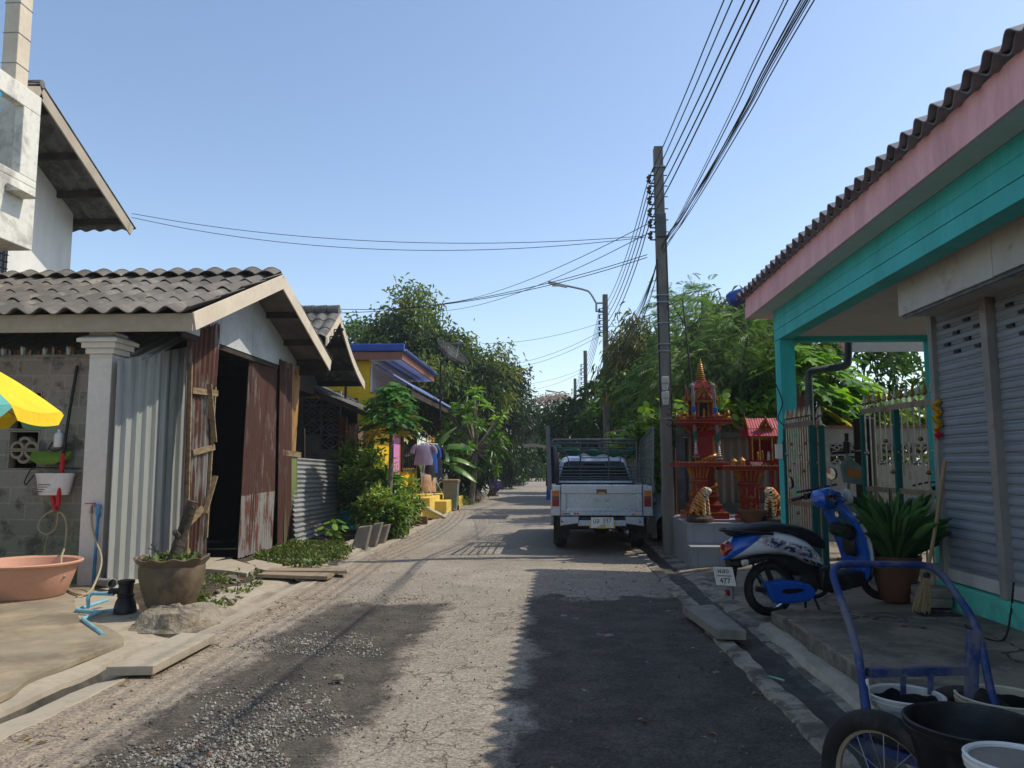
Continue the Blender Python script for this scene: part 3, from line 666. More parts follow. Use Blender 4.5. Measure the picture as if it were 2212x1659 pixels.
b.bx(XW, XB, 3.0, yf, zb, zo0-.10)                     # floor slab and solid lower band
b.bx(XB-.13, XB, 3.0, yf, zo0-.10, zo0)
b.bx(XB-.13, XB, 3.0, yf, zo1, zt); b.bx(XB-.13, XB, yo, yf, zo0, zo1)
b.bx(XW, XB-.13, yf-.13, yf, zo0-.10, zt)
b.bx(XW, XB-.13, 6.5, 6.6, zo0-.1, zt)
bal = b.build('balcony', M['mouldy'], hs, bevel=.012)
b = MB(); hb = zo1-zo0
for k in range(9):
    y = yo-.42-k*.22
    b.lathe([(.05, 0), (.05, .05), (.028, .09), (.055, .26*hb), (.06, .38*hb), (.03, .55*hb), (.034, .6*hb), (.05, .75*hb), (.03, hb-.1), (.05, hb-.05), (.05, hb)], (XB-.065, y, zo0), 12)
b.each('baluster', M['cyan'], bal)
b = MB(); b.prism([(XB, zo0-.32), (XB+.22, zo0-.32), (XB+.02, zo0-.22)], 'y', yo-.25, yo+.1); b.build('canopy_ledge', M['mouldy'], bal)
c1 = PX(83, 200, -7.02)
b = MB(); b.bx(-7.24, -7.03, c1.y-.44, c1.y-.20, zt, zt+3.2)
pst = b.build('post', M['cream'], hs, bevel=.01)
b = MB()
for k in range(5): b.bx(-7.247, -7.023, c1.y-.447, c1.y-.193, zt+.25+k*.42, zt+.256+k*.42)
b.each('wire_tie', M['galv'], pst)
b = MB(); wa = PX(-30, 500, XW); wb = PX(10, 596, XW); b.bx(XW, XW+.03, wa.y, wb.y, wb.z-.3, wb.z+.55); wn = b.build('window', M['black_window'], hs)
b = MB()
for k in range(7): b.bx(XW+.035, XW+.05, wa.y, wb.y, wb.z-.25+k*.12, wb.z-.235+k*.12)
for k in range(5): y = wa.y+(wb.y-wa.y)*(k+.5)/5; b.bx(XW+.05, XW+.062, y-.006, y+.006, wb.z-.3, wb.z+.55)
b.build('grille', M['iron'], wn)

# ---- shed with corrugated cement roof
XF = -4.92; XG = -4.3
e0 = PX(420, 674, XG); ap = PX(612, 593, XG); e1 = PX(714, 778, XG)
sh = thing('storage_shed', 'low shed with grey tiled roof, cream bargeboards and rusty patched front', 'shed', (-7.5, 12.3, 0))
b = MB()
tile_slope(b, -13.6, XG-.02, (e0.y-.1, e0.z-.01), (ap.y, ap.z-.02), 4, .31, .040, .012, .03)
tile_slope(b, -13.6, XG-.02, (e1.y+.18, e1.z-.03), (ap.y, ap.z-.02), 4, .31, .040, .012, .03)
for (y_, z_) in ((e0.y+.03, e0.z-.02), (e1.y+.1, e1.z-.03)):   # sheets added under the tiles to block sun leaking through gaps
    b.quadbox((-13.6, y_, z_-.058), (XG-.026, y_, z_-.058), (XG-.026, ap.y, ap.z-.075), (-13.6, ap.y, ap.z-.075), .008)
for i in range(30):                                     # ridge tiles
    x = XG-.05-.31*i
    for sg in (-1, 1):
        b.solid(lambda p, q, x=x, sg=sg: Vector((x-.31*p, ap.y+sg*(.26*q), ap.z+.055-.115*q+(.065*math.sin(math.pi*p)) + (.012 if i % 2 else 0))), 6, 3, .012)
rf = b.build('roof', M['tile_roof'], sh)
b = MB()
for t_ in (.03, .35, .68, .95):
    for (y0, z0) in ((e0.y, e0.z), (e1.y, e1.z)):
        y = ap.y+(y0-ap.y)*t_; z = ap.z+(z0-ap.z)*t_
        b.bx(-13, XG-.06, y-.03, y+.03, z-.17, z-.065)
b.each('rafter', M['dark_wood'], rf)
b = MB(); b.bar((XG, e0.y, e0.z-.115), (XG, ap.y+.01, ap.z-.115), .022, .22); b.build('bargeboard', M['cream'], sh, bevel=.004)
b = MB(); b.bar((XG-.002, ap.y-.01, ap.z-.115), (XG-.002, e1.y, e1.z-.115), .022, .22); b.build('bargeboard', M['cream'], sh, bevel=.004)
b = MB(); b.bx(-13.6, XG-.013, e0.y-.012, e0.y+.012, e0.z-.235, e0.z-.015); b.build('fascia', M['fascia_grey'], sh, bevel=.004)
b = MB(); b.bx(-13.6, XG-.04, e1.y-.03, e1.y-.005, e1.z-.3, e1.z-.08); b.build('fascia', M['dark_wood'], sh)
def shz(y): return (e0.z+(ap.z-e0.z)*(y-e0.y)/(ap.y-e0.y) if y < ap.y else e1.z+(ap.z-e1.z)*(e1.y-y)/(e1.y-ap.y))-.10
b = MB(); yA, yB = 9.95, 14.75; zg = 3.27
cuts = [yA, 11.15, 12.37, 13.6, yB]
for y0, y1 in zip(cuts[:-1], cuts[1:]):
    pl = [(y0+.004, zg), (y1-.004, zg), (y1-.004, shz(y1))] + ([(ap.y, shz(ap.y))] if y0 < ap.y-.05 < y1 and abs(ap.y-y1) > .05 else []) + [(y0+.004, shz(y0))]
    b.prism(pl, 'x', XF-.012, XF)
b.build('gable_board', M['board_grey'], sh)
b = MB(); b.bx(XF-.06, XF-.014, yA, yB, zg-.08, zg-.002); b.each('lintel', M['dark_wood'], sh)
# grey steel side sheet beside the white pillar
XS = -5.3
yn = PX(252, 1250, XS).y; yx = PX(386, 1190, XS).y
b = MB(); b.corr((XS, yn-.3, .03), (XS, yx+.03, .03), (XS, yx+.03, 3.2), (XS, yn-.3, 2.74), .24, .055, 1, .002, 0, 'trap', .0, 0, 24)
b.build('steel_siding', M['steel_sheet'], sh, sharp=20)
b = MB(); b.bx(XS-.05, XS+.012, yx+.012, yx+.06, 0, 3.1); b.bx(XS-.05, XS-.02, yx+.16, yx+.2, 0, 3.1); b.each('steel_post', M['galv'], sh)
# rear and far walls so the inside is dark
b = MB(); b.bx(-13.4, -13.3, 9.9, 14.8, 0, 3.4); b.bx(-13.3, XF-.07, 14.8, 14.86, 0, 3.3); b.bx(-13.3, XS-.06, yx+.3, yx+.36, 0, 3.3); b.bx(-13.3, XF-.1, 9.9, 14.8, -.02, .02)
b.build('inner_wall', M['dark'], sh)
b = MB()
for k in range(7): b.bx(-7.6, -7.57, 11.7+k*.34, 11.86+k*.34, 1.25, 2.3)
b.each('pale_batten', M['board_grey'], sh)
# awning sheet between block wall and shed
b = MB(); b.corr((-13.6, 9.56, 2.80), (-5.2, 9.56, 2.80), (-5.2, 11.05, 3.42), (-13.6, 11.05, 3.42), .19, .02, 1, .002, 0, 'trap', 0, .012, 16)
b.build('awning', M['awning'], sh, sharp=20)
# rusty leaves and patches on the front
def corr4(name, uvY, mat_, parent, pitch=.076, amp=.012, jag=.006, warp=.012, nv=8, normal_out=True):
    a, b_, c, d = [P(*q) for q in uvY]; mb = MB(); mb.corr(a, b_, c, d, pitch, amp, nv, .002, 0, 'sin', jag, warp, 8)
    return mb.build(name, mat_, parent), (a, b_, c, d)
lf, q1 = corr4('door_leaf', ((391, 1236, 10.2), (438, 1228, 10.55), (476, 698, 10.85), (404, 714, 10.2)), M['rust_a'], sh, jag=.008, warp=.03)
def on(q, s, t, out=.03):
    p = q[0].lerp(q[1], s).lerp(q[3].lerp(q[2], s), t); return p + (q[1]-q[0]).cross(q[3]-q[0]).normalized()*out
b = MB()
for s0, t0, s1, t1, w_ in ((.16, .74, 1.02, .70, .085), (.25, .478, 1.05, .478, .08), (.1, .185, .75, .24, .09)):
    b.bar(on(q1, s0, t0), on(q1, s1, t1), .03, w_, (0, 0, 1))
b.bar(on(q1, .16, 0, .02), on(q1, .10, .86, .02), .03, .05, (1, 0, 0)); b.bar(on(q1, 1.0, .12, .02), on(q1, .93, .73, .02), .03, .04, (1, 0, 0))
b.bar(on(q1, .66, .75, .06), on(q1, .98, .50, .06), .022, .07, (1, 0, 0)); b.bar(on(q1, .78, .22, .06), on(q1, 1.12, .36, .06), .022, .07, (1, 0, 0))
b.build('door_brace', M['wood'], lf)
lf2, q2 = corr4('door_leaf', ((510, 1204, 12.1), (587, 1184, 13.25), (603, 768, 13.75), (540, 744, 12.45)), M['rust_b'], sh, jag=.006, warp=.03)
lf2['label'] = 'dark rusty door leaf leaning open'
b = MB(); b.corr(on(q2, .0, -.005, .016), on(q2, 1.0, .0, .016), on(q2, 1.0, .285, .016), on(q2, .0, .275, .016), .076, .012, 2, .002, 0, 'sin', .012, .02, 8)
b.build('patch_sheet', M['rust_c'], lf2)
p3_, q3 = corr4('front_panel', ((597, 1183, 13.55), (627, 1178, 14.25), (630, 786, 14.3), (604, 776, 13.6)), M['rust_b'], sh)
p4_, q4 = corr4('front_panel', ((612, 1176, 13.9), (641, 1166, 14.6), (641, 975, 14.6), (612, 985, 13.9)), M['green_sheet'], sh, pitch=.07, jag=.01); p4_['label'] = 'faded green corrugated front panel'
p5_, q5 = corr4('front_panel', ((606, 1040, 13.9), (633, 1040, 14.55), (649, 792, 14.8), (606, 776, 13.75)), M['ochre_sheet'], sh, pitch=.07, jag=.015); p5_['label'] = 'ochre corrugated front panel'
b = MB(); b.bar(P(608, 977, 13.8), P(649, 983, 14.75), .03, .1); b.build('front_batten', M['wood'], sh)
b = MB(); b.bx(XF-.12, XF-.04, 10.95, 11.03, 0, 3.2); b.bx(XF-.14, XF-.06, 12.5, 12.58, 0, 3.2); b.bx(XF-.1, XF-.02, 14.6, 14.7, 0, 3.2); b.each('door_post', M['dark_wood'], sh)
# things standing inside
b = MB(); b.bx(-6.5, -5.9, 11.3, 11.75, .02, 1.25); b.bx(-6.48, -5.92, 11.285, 11.3, .06, .62); b.bx(-6.48, -5.92, 11.285, 11.3, .66, 1.22)
tag(b.build('cupboard', M['orange_wood'], bevel=.008), 'orange wooden cupboard standing in the dark inside the shed door', 'cupboard')

# ---- block wall with ventilation blocks, bottle shards on top
bw = thing('block_wall', 'mossy concrete block wall with scale-pattern vent blocks beside the white pillar', 'wall', (-9, 9.4, 0))
yw0, yw1 = 9.36, 9.5
va = P(14, 1015, yw0); vb = P(93, 845, yw0); zt_w = P(60, 771, yw0).z; xr_w = -5.42
b = MB(); b.bx(-14, va.x, yw0, yw1, -.1, zt_w); b.bx(vb.x, xr_w, yw0, yw1, -.1, zt_w); b.bx(va.x, vb.x, yw0, yw1, -.1, va.z); b.bx(va.x, vb.x, yw0, yw1, vb.z, zt_w)
b.build('wall_blocks', M['block_wall'], bw)
n_ = 4; hh = (vb.z-va.z)/n_
for k in range(n_):
    b = MB(); vent_scale(b, va.x+.004, vb.x-.004, va.z+k*hh+.003, va.z+(k+1)*hh-.003, yw0-.006, yw1-.02, k % 2 == 1); b.build('vent_block', M['vent_cream'], bw)
b = MB(); b.bx(-14, xr_w, yw0-.012, yw1+.012, zt_w, zt_w+.025); b.build('coping', M['concrete_grey'], bw)
t_glass = mat('bottle_glass', '6a3d14', .12, .2, 9, 0, coat=.5); t_glass2 = mat('clear_bottle_glass', 'b9c2bb', .1, .2, 9, 0, coat=.5)
for k in range(11):
    u_ = 6+k*15.5+random.uniform(-4, 4); p = P(u_, 771, 9.43); b = MB(); h_ = random.uniform(.05, .13)
    b.lathe([(.028, 0), (.03, h_*.4), (.03+.008*random.random(), h_*.8), (.018, h_), (.005, h_*.75)], (p.x, 9.43, zt_w+.02), 7, wob=lambda i, t, r, z: (r, z+.02*math.sin(3*t+k) if i >= 2 else z))
    b.build('bottle_shard', t_glass if k % 3 else t_glass2, bw)

# ---- white gate pillar
fl = G(216, 1264, .046); px0 = fl.x-.29
gp = thing('gate_pillar', 'white square gate pillar with moulded cap', 'pillar', (fl.x-.145, fl.y+.15, 0))
zc = P(216, 718, fl.y).z
b = MB(); b.bx(px0, fl.x, fl.y, fl.y+.3, -.05, zc-.32); b.build('shaft', M['pillar_white'], gp, bevel=.008)
b = MB(); cxp, cyp = fl.x-.145, fl.y+.15
for (e, z0, z1) in ((.0, zc-.32, zc-.27), (.035, zc-.27, zc-.2), (.07, zc-.2, zc-.13)):
    b.bx(px0-e, fl.x+e, fl.y-e, fl.y+.3+e, z0, z1)
e = .11
r0 = [(px0-e, fl.y-e, zc-.13), (fl.x+e, fl.y-e, zc-.13), (fl.x+e, fl.y+.3+e, zc-.13), (px0-e, fl.y+.3+e, zc-.13)]
r1 = [(x, y, zc-.085) for x, y, z in r0]
k_ = .62; r2 = [(cxp+(x-cxp)*k_, cyp+(y-cyp)*k_, zc-.03) for x, y, z in r0]; r3 = [(x, y, zc) for x, y, z in r2]
b.loft([r0, r1, r2, r3], sm=False); b.build('cap', M['pillar_white'], gp, bevel=.006)

# ---- things by the wall
# parasol
UR = 1.12; T1 = P(133, 884, 6.2); Yb_ = min(np.linspace(4.6, 6.1, 600), key=lambda y: abs((P(22, 882, y).xy-T1.xy).length-.857)); T2 = P(22, 882, Yb_); ch_ = (T1-T2).xy.normalized(); mc_ = (T1+T2).xy/2 + Vector((-ch_.y, ch_.x))*1.035; ucx, ucy, uz = mc_.x, mc_.y, (T1.z+T2.z)/2; aA = math.degrees(math.atan2(T2.y-ucy, T2.x-ucx))
up_ = thing('parasol', 'yellow and teal striped sun parasol by the block wall', 'parasol', (ucx, ucy, 0))
ang = [R(aA+45*k) for k in range(8)]
by = MB(); bt = MB()
for k in range(8):
    a0, a1 = ang[k], ang[(k+1) % 8] if k < 7 else ang[0]+2*math.pi
    def fn(p, q, a0=a0, a1=a1):
        c0 = Vector((math.cos(a0), math.sin(a0), 0)); c1 = Vector((math.cos(a1), math.sin(a1), 0)); e_ = c0.lerp(c1, p)
        sag = -.035*math.sin(math.pi*p)*q*q
        return Vector((ucx, ucy, uz+.5)) + e_*UR*q + Vector((0, 0, .06-.56*q**1.6 + sag))
    tgt = by if k % 2 == 0 else bt
    tgt.solid(fn, 8, 10, .003)
    def fv(p, q, a0=a0, a1=a1):
        c0 = Vector((math.cos(a0), math.sin(a0), 0)); c1 = Vector((math.cos(a1), math.sin(a1), 0)); e_ = c0.lerp(c1, p)
        s_ = math.sin(math.pi*p)
        return Vector((ucx, ucy, uz-.035*s_)) + e_*UR*(1+.015*q) + Vector((0, 0, -.1*q*min(1, (1-abs(2*p-1)**6)*1.0+.25)))
    tgt.solid(fv, 10, 3, .003)
by.build('canopy', M['yellow_cloth'], up_); c_ = bt.build('canopy', M['teal_cloth'], up_); c_['label'] = 'teal canopy panels'
b = MB(); b.tube([(ucx, ucy, .04), (ucx, ucy, uz+.56)], .02, 10); b.lathe([(.24, 0), (.24, .05), (.05, .12), (.03, .3)], (ucx, ucy, .04), 16); b.build('pole', M['white_plastic'], up_)
b = MB()
for a in ang: b.tube([(ucx, ucy, uz+.47), (ucx+UR*.6*math.cos(a), ucy+UR*.6*math.sin(a), uz+.22), (ucx+UR*math.cos(a), ucy+UR*math.sin(a), uz-.02)], .005, 5)
b.each('rib', M['galv'], up_)
# pole + red tubes
b = MB(); b.tube([P(167, 790, 9.33), P(151, 885, 9.27), P(136, 985, 9.2)], .018, 8); pl = b
st = thing('leaning_pole', 'long black pole with red sleeve leaning against the mossy block wall', 'pole', tuple(P(125, 1095, 9.2)-Vector((0, 0, .0))))
b.build('shaft', M['black_plastic'], st)
b = MB(); b.tube([P(136.5, 980, 9.2), P(125, 1094, 9.15)], .027, 10); b.build('red_sleeve', M['red_plastic'], st)
b = MB(); b.tube([P(105.5, 1025, 9.2), P(113, 1070, 9.2), P(121, 1103, 9.2)], .028, 10); tag(b.build('red_tube', M['red_plastic']), 'short red plastic tube beside the black leaning pole', 'tube')
b = MB(); b.tube(smooth_path([P(122, 1100, 9.2), P(98, 1112, 9.2), P(83, 1132, 9.18), P(86, 1148, 9.18), P(103, 1154, 9.2), P(122, 1138, 9.22), P(126, 1108, 9.2), P(138, 1115, 9.18), P(144, 1140, 9.15), P(140, 1180, 9.0), P(132, 1206, 8.55), P(135, 1232, 8.4), P(140, 1247, 8.3)], 6), .012, 8)
b.tube(smooth_path([P(105, 1153, 9.2), P(98, 1180, 9.25), P(97, 1212, 9.25)], 4), .012, 8)
tag(b.build('garden_hose', M['hose']), 'beige hose looped on the block wall and hanging into the basin', 'hose')
# hanging bucket, dustpan, bottle
def bucket(mb, c, r0, r1, h, th=.006, m=0, n=28, inner=.02):
    mb.lathe([(0, 0), (r0*.98, 0), (r0, .006), (r1, h-.03), (r1+.008, h-.03), (r1+.01, h-.012), (r1+.002, h-.01), (r1+.006, h), (r1-th, h), (r0-th, inner), (0, inner)], c, n, m)
bc = P(117, 1069, 9.24); hb = (P(117, 1022, 9.24).z-bc.z)
bk = thing('hanging_bucket', 'small white plastic pail hung on a hook on the block wall', 'bucket', tuple(bc))
b = MB(); bucket(b, (0, 0, 0), .185, .235, hb); b.v = [(x*.98, y*.6, z) for x, y, z in b.v]; b.build('body', M['white_plastic'], bk, local=True)
b = MB(); b.solid(lambda p, q: Vector((.208*math.sin(R(-50+75*p)), -.127*math.cos(R(-50+75*p)), .05+q*(hb-.13))), 10, 1, .002); lb = b.build('paper_label', M['plate'], bk, local=True)
b = MB()
for k in range(5): b.solid(lambda p, q, k=k: Vector((.2105*math.sin(R(-46+(62-9*k)*p)), -.129*math.cos(R(-46+(62-9*k)*p)), hb-.115-k*.028+q*.009)), 8, 1, .001)
b.build('print', M['ink'], lb, local=True)
b = MB(); b.tube(smooth_path([(-.25, -.02, hb-.02), (-.28, -.08, hb-.1), (-.31, -.08, hb-.14), (-.335, -.07, hb-.1), (-.3, -.03, hb+.04), (-.26, 0, hb+.06)], 4), .008, 6); b.tube([(-.3, .0, hb+.07), (.32, .0, hb+.06)], .008, 6); b.build('hook', M['iron'], bk, local=True)
dp = P(115, 1003, 9.3); k_ = 9.6/1661
b = MB(); w2 = 45*k_
b.loft([[(-w2*.98, -.05, .16), (w2, -.05, .16), (w2, -.0, .16), (-w2*.98, .0, .16)], [(-w2*.9, -.12, .06), (w2*.8, -.12, .06), (w2*.85, 0, .05), (-w2*.9, 0, .05)], [(-w2*.55, -.1, .0), (w2*.35, -.1, .0), (w2*.35, 0, .0), (-w2*.5, 0, .0)]], sm=False)
dpo = thing('dustpan', 'green plastic dustpan hanging on the vent blocks', 'dustpan', tuple(dp)); b.build('pan', M['green_plastic'], dpo, local=True, bevel=.01)
b = MB(); b.tube([(.12, -.04, .15), (.17, -.02, .32), (.19, 0, .42)], .018, 8); b.build('handle', M['vent_cream'], dpo, local=True)
bo = P(126, 966, 9.28); b = MB(); b.lathe([(0, 0), (.05, 0), (.055, .02), (.055, .14), (.045, .17), (.02, .185), (.02, .215), (.012, .22), (0, .22)], (0, 0, 0), 16); bo_ = thing('soap_bottle', 'white soap bottle in a holder on the block wall', 'bottle', tuple(bo)); b.build('bottle_body', M['white_plastic'], bo_, local=True)
b = MB(); b.tube([(-.08, 0, .06), (-.09, -.05, -.02), (0, -.07, -.05), (.07, -.05, -.03), (.07, 0, .04)], .01, 6); b.build('wire_holder', M['iron'], bo_, local=True)
# basin
bs = G(68, 1302, .046); rb = P(168, 1245, bs.y+.47).x
bp = Vector((P(66, 1250, bs.y+.45).x, bs.y+.40, .046)); RB = .50
b = MB(); b.lathe([(0, .0), (RB*.72, .0), (RB*.78, .03), (RB*.92, .24), (RB*.98, .34), (RB*1.07, .355), (RB*1.08, .372), (RB*1.05, .382), (RB*.97, .365), (RB*.9, .24), (RB*.74, .04), (0, .03)], (0, 0, 0), 48)
bt_ = thing('plastic_basin', 'large orange plastic washing basin on the concrete yard', 'basin', tuple(bp)); b.build('bowl', M['orange_plastic'], bt_, local=True)
# tap
tp = thing('water_tap', 'brass tap with red lever on a blue pipe at the white pillar', 'tap', tuple(P(201, 1262, fl.y-.05)))
yt = fl.y-.045
b = MB(); b.tube(rounded([P(201, 1266, yt), P(213, 1098, yt), P(213.5, 1092, yt), P(205, 1092, yt)], .03), .018, 10); b.lathe([(.026, -.03), (.026, .03)], tuple(P(212.5, 1110, yt)), 12); b.lathe([(.026, -.03), (.026, .03)], tuple(P(213.5, 1096, yt)), 12); b.build('pipe', M['blue_pvc'], tp)
b = MB(); b.tube(rounded([P(207, 1092, yt), P(198, 1092.5, yt), P(197, 1108, yt)], .02), .015, 10); b.lathe([(.02, -.015), (.02, .015)], tuple(P(197.3, 1106, yt)), 12); b.build('spout', M['brass'], tp)
b = MB(); b.tube([P(204, 1092, yt), P(204, 1087, yt)], .012, 8); b.bar(P(206, 1086.5, yt), P(184, 1088, yt-.02), .02, .012); b.build('lever', M['red_plastic'], tp)
b = MB(); b.tube(smooth_path([P(197.2, 1108, yt), P(199, 1135, yt-.03), P(208, 1170, yt-.08), P(218, 1200, yt-.15), P(216, 1230, yt-.25), G(196, 1276, .075), G(172, 1284, .065), G(150, 1276, .065), G(146, 1268, .07)], 6), .0125, 8)
tag(b.build('tap_hose', M['hose']), 'beige hose running down from the brass tap', 'hose')
b = MB(); a_, e_ = G(150, 1283, .046), G(238, 1292, .046); a_ = Vector((a_.x, fl.y-.1, .1)); e_ = Vector((P(238, 1275, fl.y-.22).x, fl.y-.25, .11))
b.tube([a_, e_], .048, 16, cap=False); b.tube([a_, e_], .043, 16, cap=False); b.lathe([(.043, 0), (.056, .0), (.056, .07), (.05, .075)], e_, 16, M=(e_-a_).to_track_quat('Z', 'Y').to_matrix())
tag(b.build('drain_pipe', M['grey_pvc']), 'grey drain pipe lying at the foot of the white pillar', 'pipe')
bf = Vector((G(342, 1320, .10).x-.47, G(342, 1320, .10).y+.16, 0))
fo = thing('pump_strainer', 'black ribbed pump strainer standing beside the big flower pot', 'strainer', (bf.x, bf.y+.1, .04))
b = MB(); b.lathe([(.0, 0), (.11, 0), (.10, .06), (.09, .1), (.07, .14), (.078, .15), (.078, .17), (.066, .18), (.066, .2), (.07, .27), (.08, .28), (.08, .305), (.06, .31), (0, .305)], (0, 0, 0), 20); b.build('strainer_body', M['black_plastic'], fo, local=True)
b = MB(); b.tube([(-.07, 0, .2), (-.16, -.02, .2)], .03, 10); b.build('spigot', M['black_plastic'], fo, local=True)
b = MB()
b.tube(rounded([P(246, 1283, bf.y+.08), P(198, 1282, bf.y+.12), P(190, 1290, bf.y+.1), G(191, 1314, .07)], .03), .018, 10)
b.tube(rounded([G(232, 1296, .1), G(163, 1318, .065), G(215, 1322, .065), G(245, 1318, .07)], .03), .017, 10)
b.tube(rounded([G(218, 1322, .07), G(178, 1337, .06), G(222, 1371, .05)], .03), .018, 10)
tag(b.build('blue_pipes', M['pale_blue_pvc']), 'bent pale blue water pipes on the ground by the strainer', 'pipe')
# stump
sc = G(368, 1362, 0.0)
b = MB()
def wobs(i, t, r, z):
    q = mnoise.noise(Vector((math.cos(t)*1.7, math.sin(t)*1.7, z*2+1))); q2 = mnoise.noise(Vector((math.cos(t)*5, math.sin(t)*5, z*6)))
    return r*(1+.3*q+.1*q2), z*(1+.25*q+.15*q2)
b.lathe([(.43, -.08), (.41, .02), (.36, .05), (.33, .12), (.29, .16), (.18, .17), (0, .165)], (sc.x-.06, sc.y+.27, -.02), 72, wob=wobs)
tag(b.build('tree_stump', M['stump']), 'pale gnarled tree stump cemented beneath the big flower pot', 'stump')
# pot with cut trunk
pb = G(342, 1320, .10); PR = .335
po = thing('flower_pot', 'big brown glazed pot with frilled rim holding a cut trunk', 'plant pot', (pb.x, pb.y+.24, .10))
def frill(i, t, r, z): return (r*(1+(.035*math.sin(11*t) if i in (7, 8, 9) else 0)), z+(.012*math.sin(11*t+1) if i in (7, 8, 9) else 0))
b = MB(); b.lathe([(0, 0), (.21, 0), (.225, .02), (.27, .16), (.305, .30), (.308, .38), (.30, .405), (.335, .455), (.345, .475), (.325, .482), (.285, .45), (.275, .40), (0, .40)], (0, 0, 0), 56, wob=frill); b.build('pot_body', M['pot_brown'], po, local=True)
b = MB(); b.lathe([(.285, .405), (.2, .43), (0, .44)], (0, 0, 0), 24, wob=lambda i, t, r, z: (r, z+.02*mnoise.noise(Vector((r*9*math.cos(t), r*9*math.sin(t), 0))))); b.build('soil', M['soil'], po, local=True)
b = MB(); b.tube(smooth_path([(.02, -.02, .40), (.04, .0, .55), (.07, .02, .68), (.12, .02, .85), (.165, .03, 1.02)], 4), [.07, .085, .075, .065, .06, .064, .06, .058, .056, .055, .056, .055, .055, .054, .053, .055, .055], 14); b.tube([(.06, -.03, .68), (.04, -.07, .73)], .03, 8); b.build('cut_trunk', M['bark'], po, local=True)
b = MB(); b.tube([(-.11, -.05, .43), (-.14, -.06, .52), (-.19, -.06, .61)], .012, 6); b.tube([(-.15, -.06, .54), (-.22, -.07, .57)], .006, 5); b.tube([(-.16, -.06, .56), (-.14, -.06, .6)], .005, 5); b.build('dead_twig', M['bark_pale'], po, local=True)
N = 130; th = rng.random(N)*6.28; rr = .05+.2*rng.random(N)**.7; pp = np.stack([rr*np.cos(th)-.03, rr*np.sin(th), .43+.05*rng.random(N)], 1)
ob = scatter('weed', LEAF4, pp + np.array(wloc(po)), rnd_dir(N, .6), rnd_dir(N, .5), .05+.05*rng.random(N), .03+.02*rng.random(N), M['l_grass'], po)
# slab, planks and flagstones over the gutter
def slab(name, uvs, z, th, m, label, cat, group=None, bevel=.006):
    b = MB(); q = [G(u, v, z) for u, v in uvs]
    b.add([p for p in q] + [p - Vector((0, 0, th)) for p in q], [(0, 1, 2, 3), (7, 6, 5, 4), (0, 4, 5, 1), (1, 5, 6, 2), (2, 6, 7, 3), (3, 7, 4, 0)])
    return tag(b.build(name, m, bevel=bevel), label, cat, group)
slab('concrete_slab', ((229, 1440), (331, 1438), (466, 1369), (392, 1366)), .085, .065, M['concrete_pale'], 'thick grey concrete slab bridging the gutter by the driveway', 'slab')
slab('timber_plank', ((556, 1240), (707, 1245), (722, 1237), (570, 1234)), .07, .045, M['wood_x'], 'weathered plank across the gutter, the nearer to the flower pot', 'plank', 'planks across the gutter')
slab('timber_plank', ((573, 1232), (750, 1233), (748, 1226.5), (585, 1226)), .085, .04, M['wood_x'], 'weathered plank across the gutter, lying farther from the flower pot', 'plank', 'planks across the gutter')
def flag(uvs, label):
    b = MB(); q = [G(u, v, .07) for u, v in uvs]; b.prism([(p.x, p.y) for p in q], 'z', .0, .07); tag(b.build('flagstone', M['concrete_pale'], bevel=.008), label, 'paving stone', 'flagstones at the shed door')
flag(((436, 1216), (500, 1207), (520, 1213), (555, 1222), (533, 1238), (480, 1231), (438, 1228)), 'cracked flagstone right in front of the rusty door leaf')
flag(((532, 1213), (552, 1208), (610, 1219), (602, 1226), (575, 1232), (558, 1228)), 'smaller flagstone on the road side of the shed door')
# zinc fence
zf = thing('zinc_fence', 'silver corrugated zinc fence with rust stains beside the shed', 'fence', (-4.9, 16.4, 0))
A, B, C_, D = G(652, 1163, .06), G(742, 1140, .02), P(742, 996, G(742, 1140, .02).y), P(632, 988, G(637, 1163, .06).y)
A2 = P(636, 1150, G(637, 1163, .06).y)
b = MB(); b.corr(B, C_, D, G(637, 1172, .06), .095, .018, 10, .002, 0, 'sin', .006, .03, 10); b.build('zinc_sheet', M['zinc'], zf)
b = MB(); b.bar(P(655, 1150, 15.6), P(655, 925, 15.75), .07, .07, (0, 1, 0)); b.bar(P(735, 1135, 17.9), P(735, 985, 17.9), .06, .06, (0, 1, 0)); b.each('fence_post', M['dark_wood'], zf)

# ---- older house with curved grey roof
X2 = -4.35
r_ap = PX(735, 676, X2); r_e1 = PX(788, 838, X2)
h2 = thing('grey_roofed_house', 'old house with curved white bargeboards and mossy grey roof behind the shed', 'house', (-7, r_ap.y, 0))
def r2(t): return Vector((0, r_ap.y+(r_e1.y-r_ap.y)*t, r_ap.z+(r_e1.z+.16-r_ap.z)*(t+.12*math.sin(math.pi*t))))
b = MB()
for i in range(3):
    for sg in (1, -1):
        def fn(p, q, i=i, sg=sg):
            t = 1.08*(i+1-q*1.06)/3*(1 if sg == 1 else .42); v_ = r2(max(t, 0)); y = r_ap.y+sg*(v_.y-r_ap.y); w_ = p*36
            return Vector((-13+p*(13+X2), y, v_.z+.05*abs(math.sin(math.pi*w_))**1.3+.02*(1-q)))
        if sg == 1: b.solid(lambda p, q: fn(1-p, q), 288, 3, .01)
        else: b.solid(fn, 288, 3, .01)
for k in range(14): b.tube([(X2-.02-.26*k, r_ap.y, r_ap.z+.07), (X2-.02-.26*k-.24, r_ap.y, r_ap.z+.075)], [.1, .085], 10)
b.build('roof', M['tile_roof_old'], h2)
b = MB()
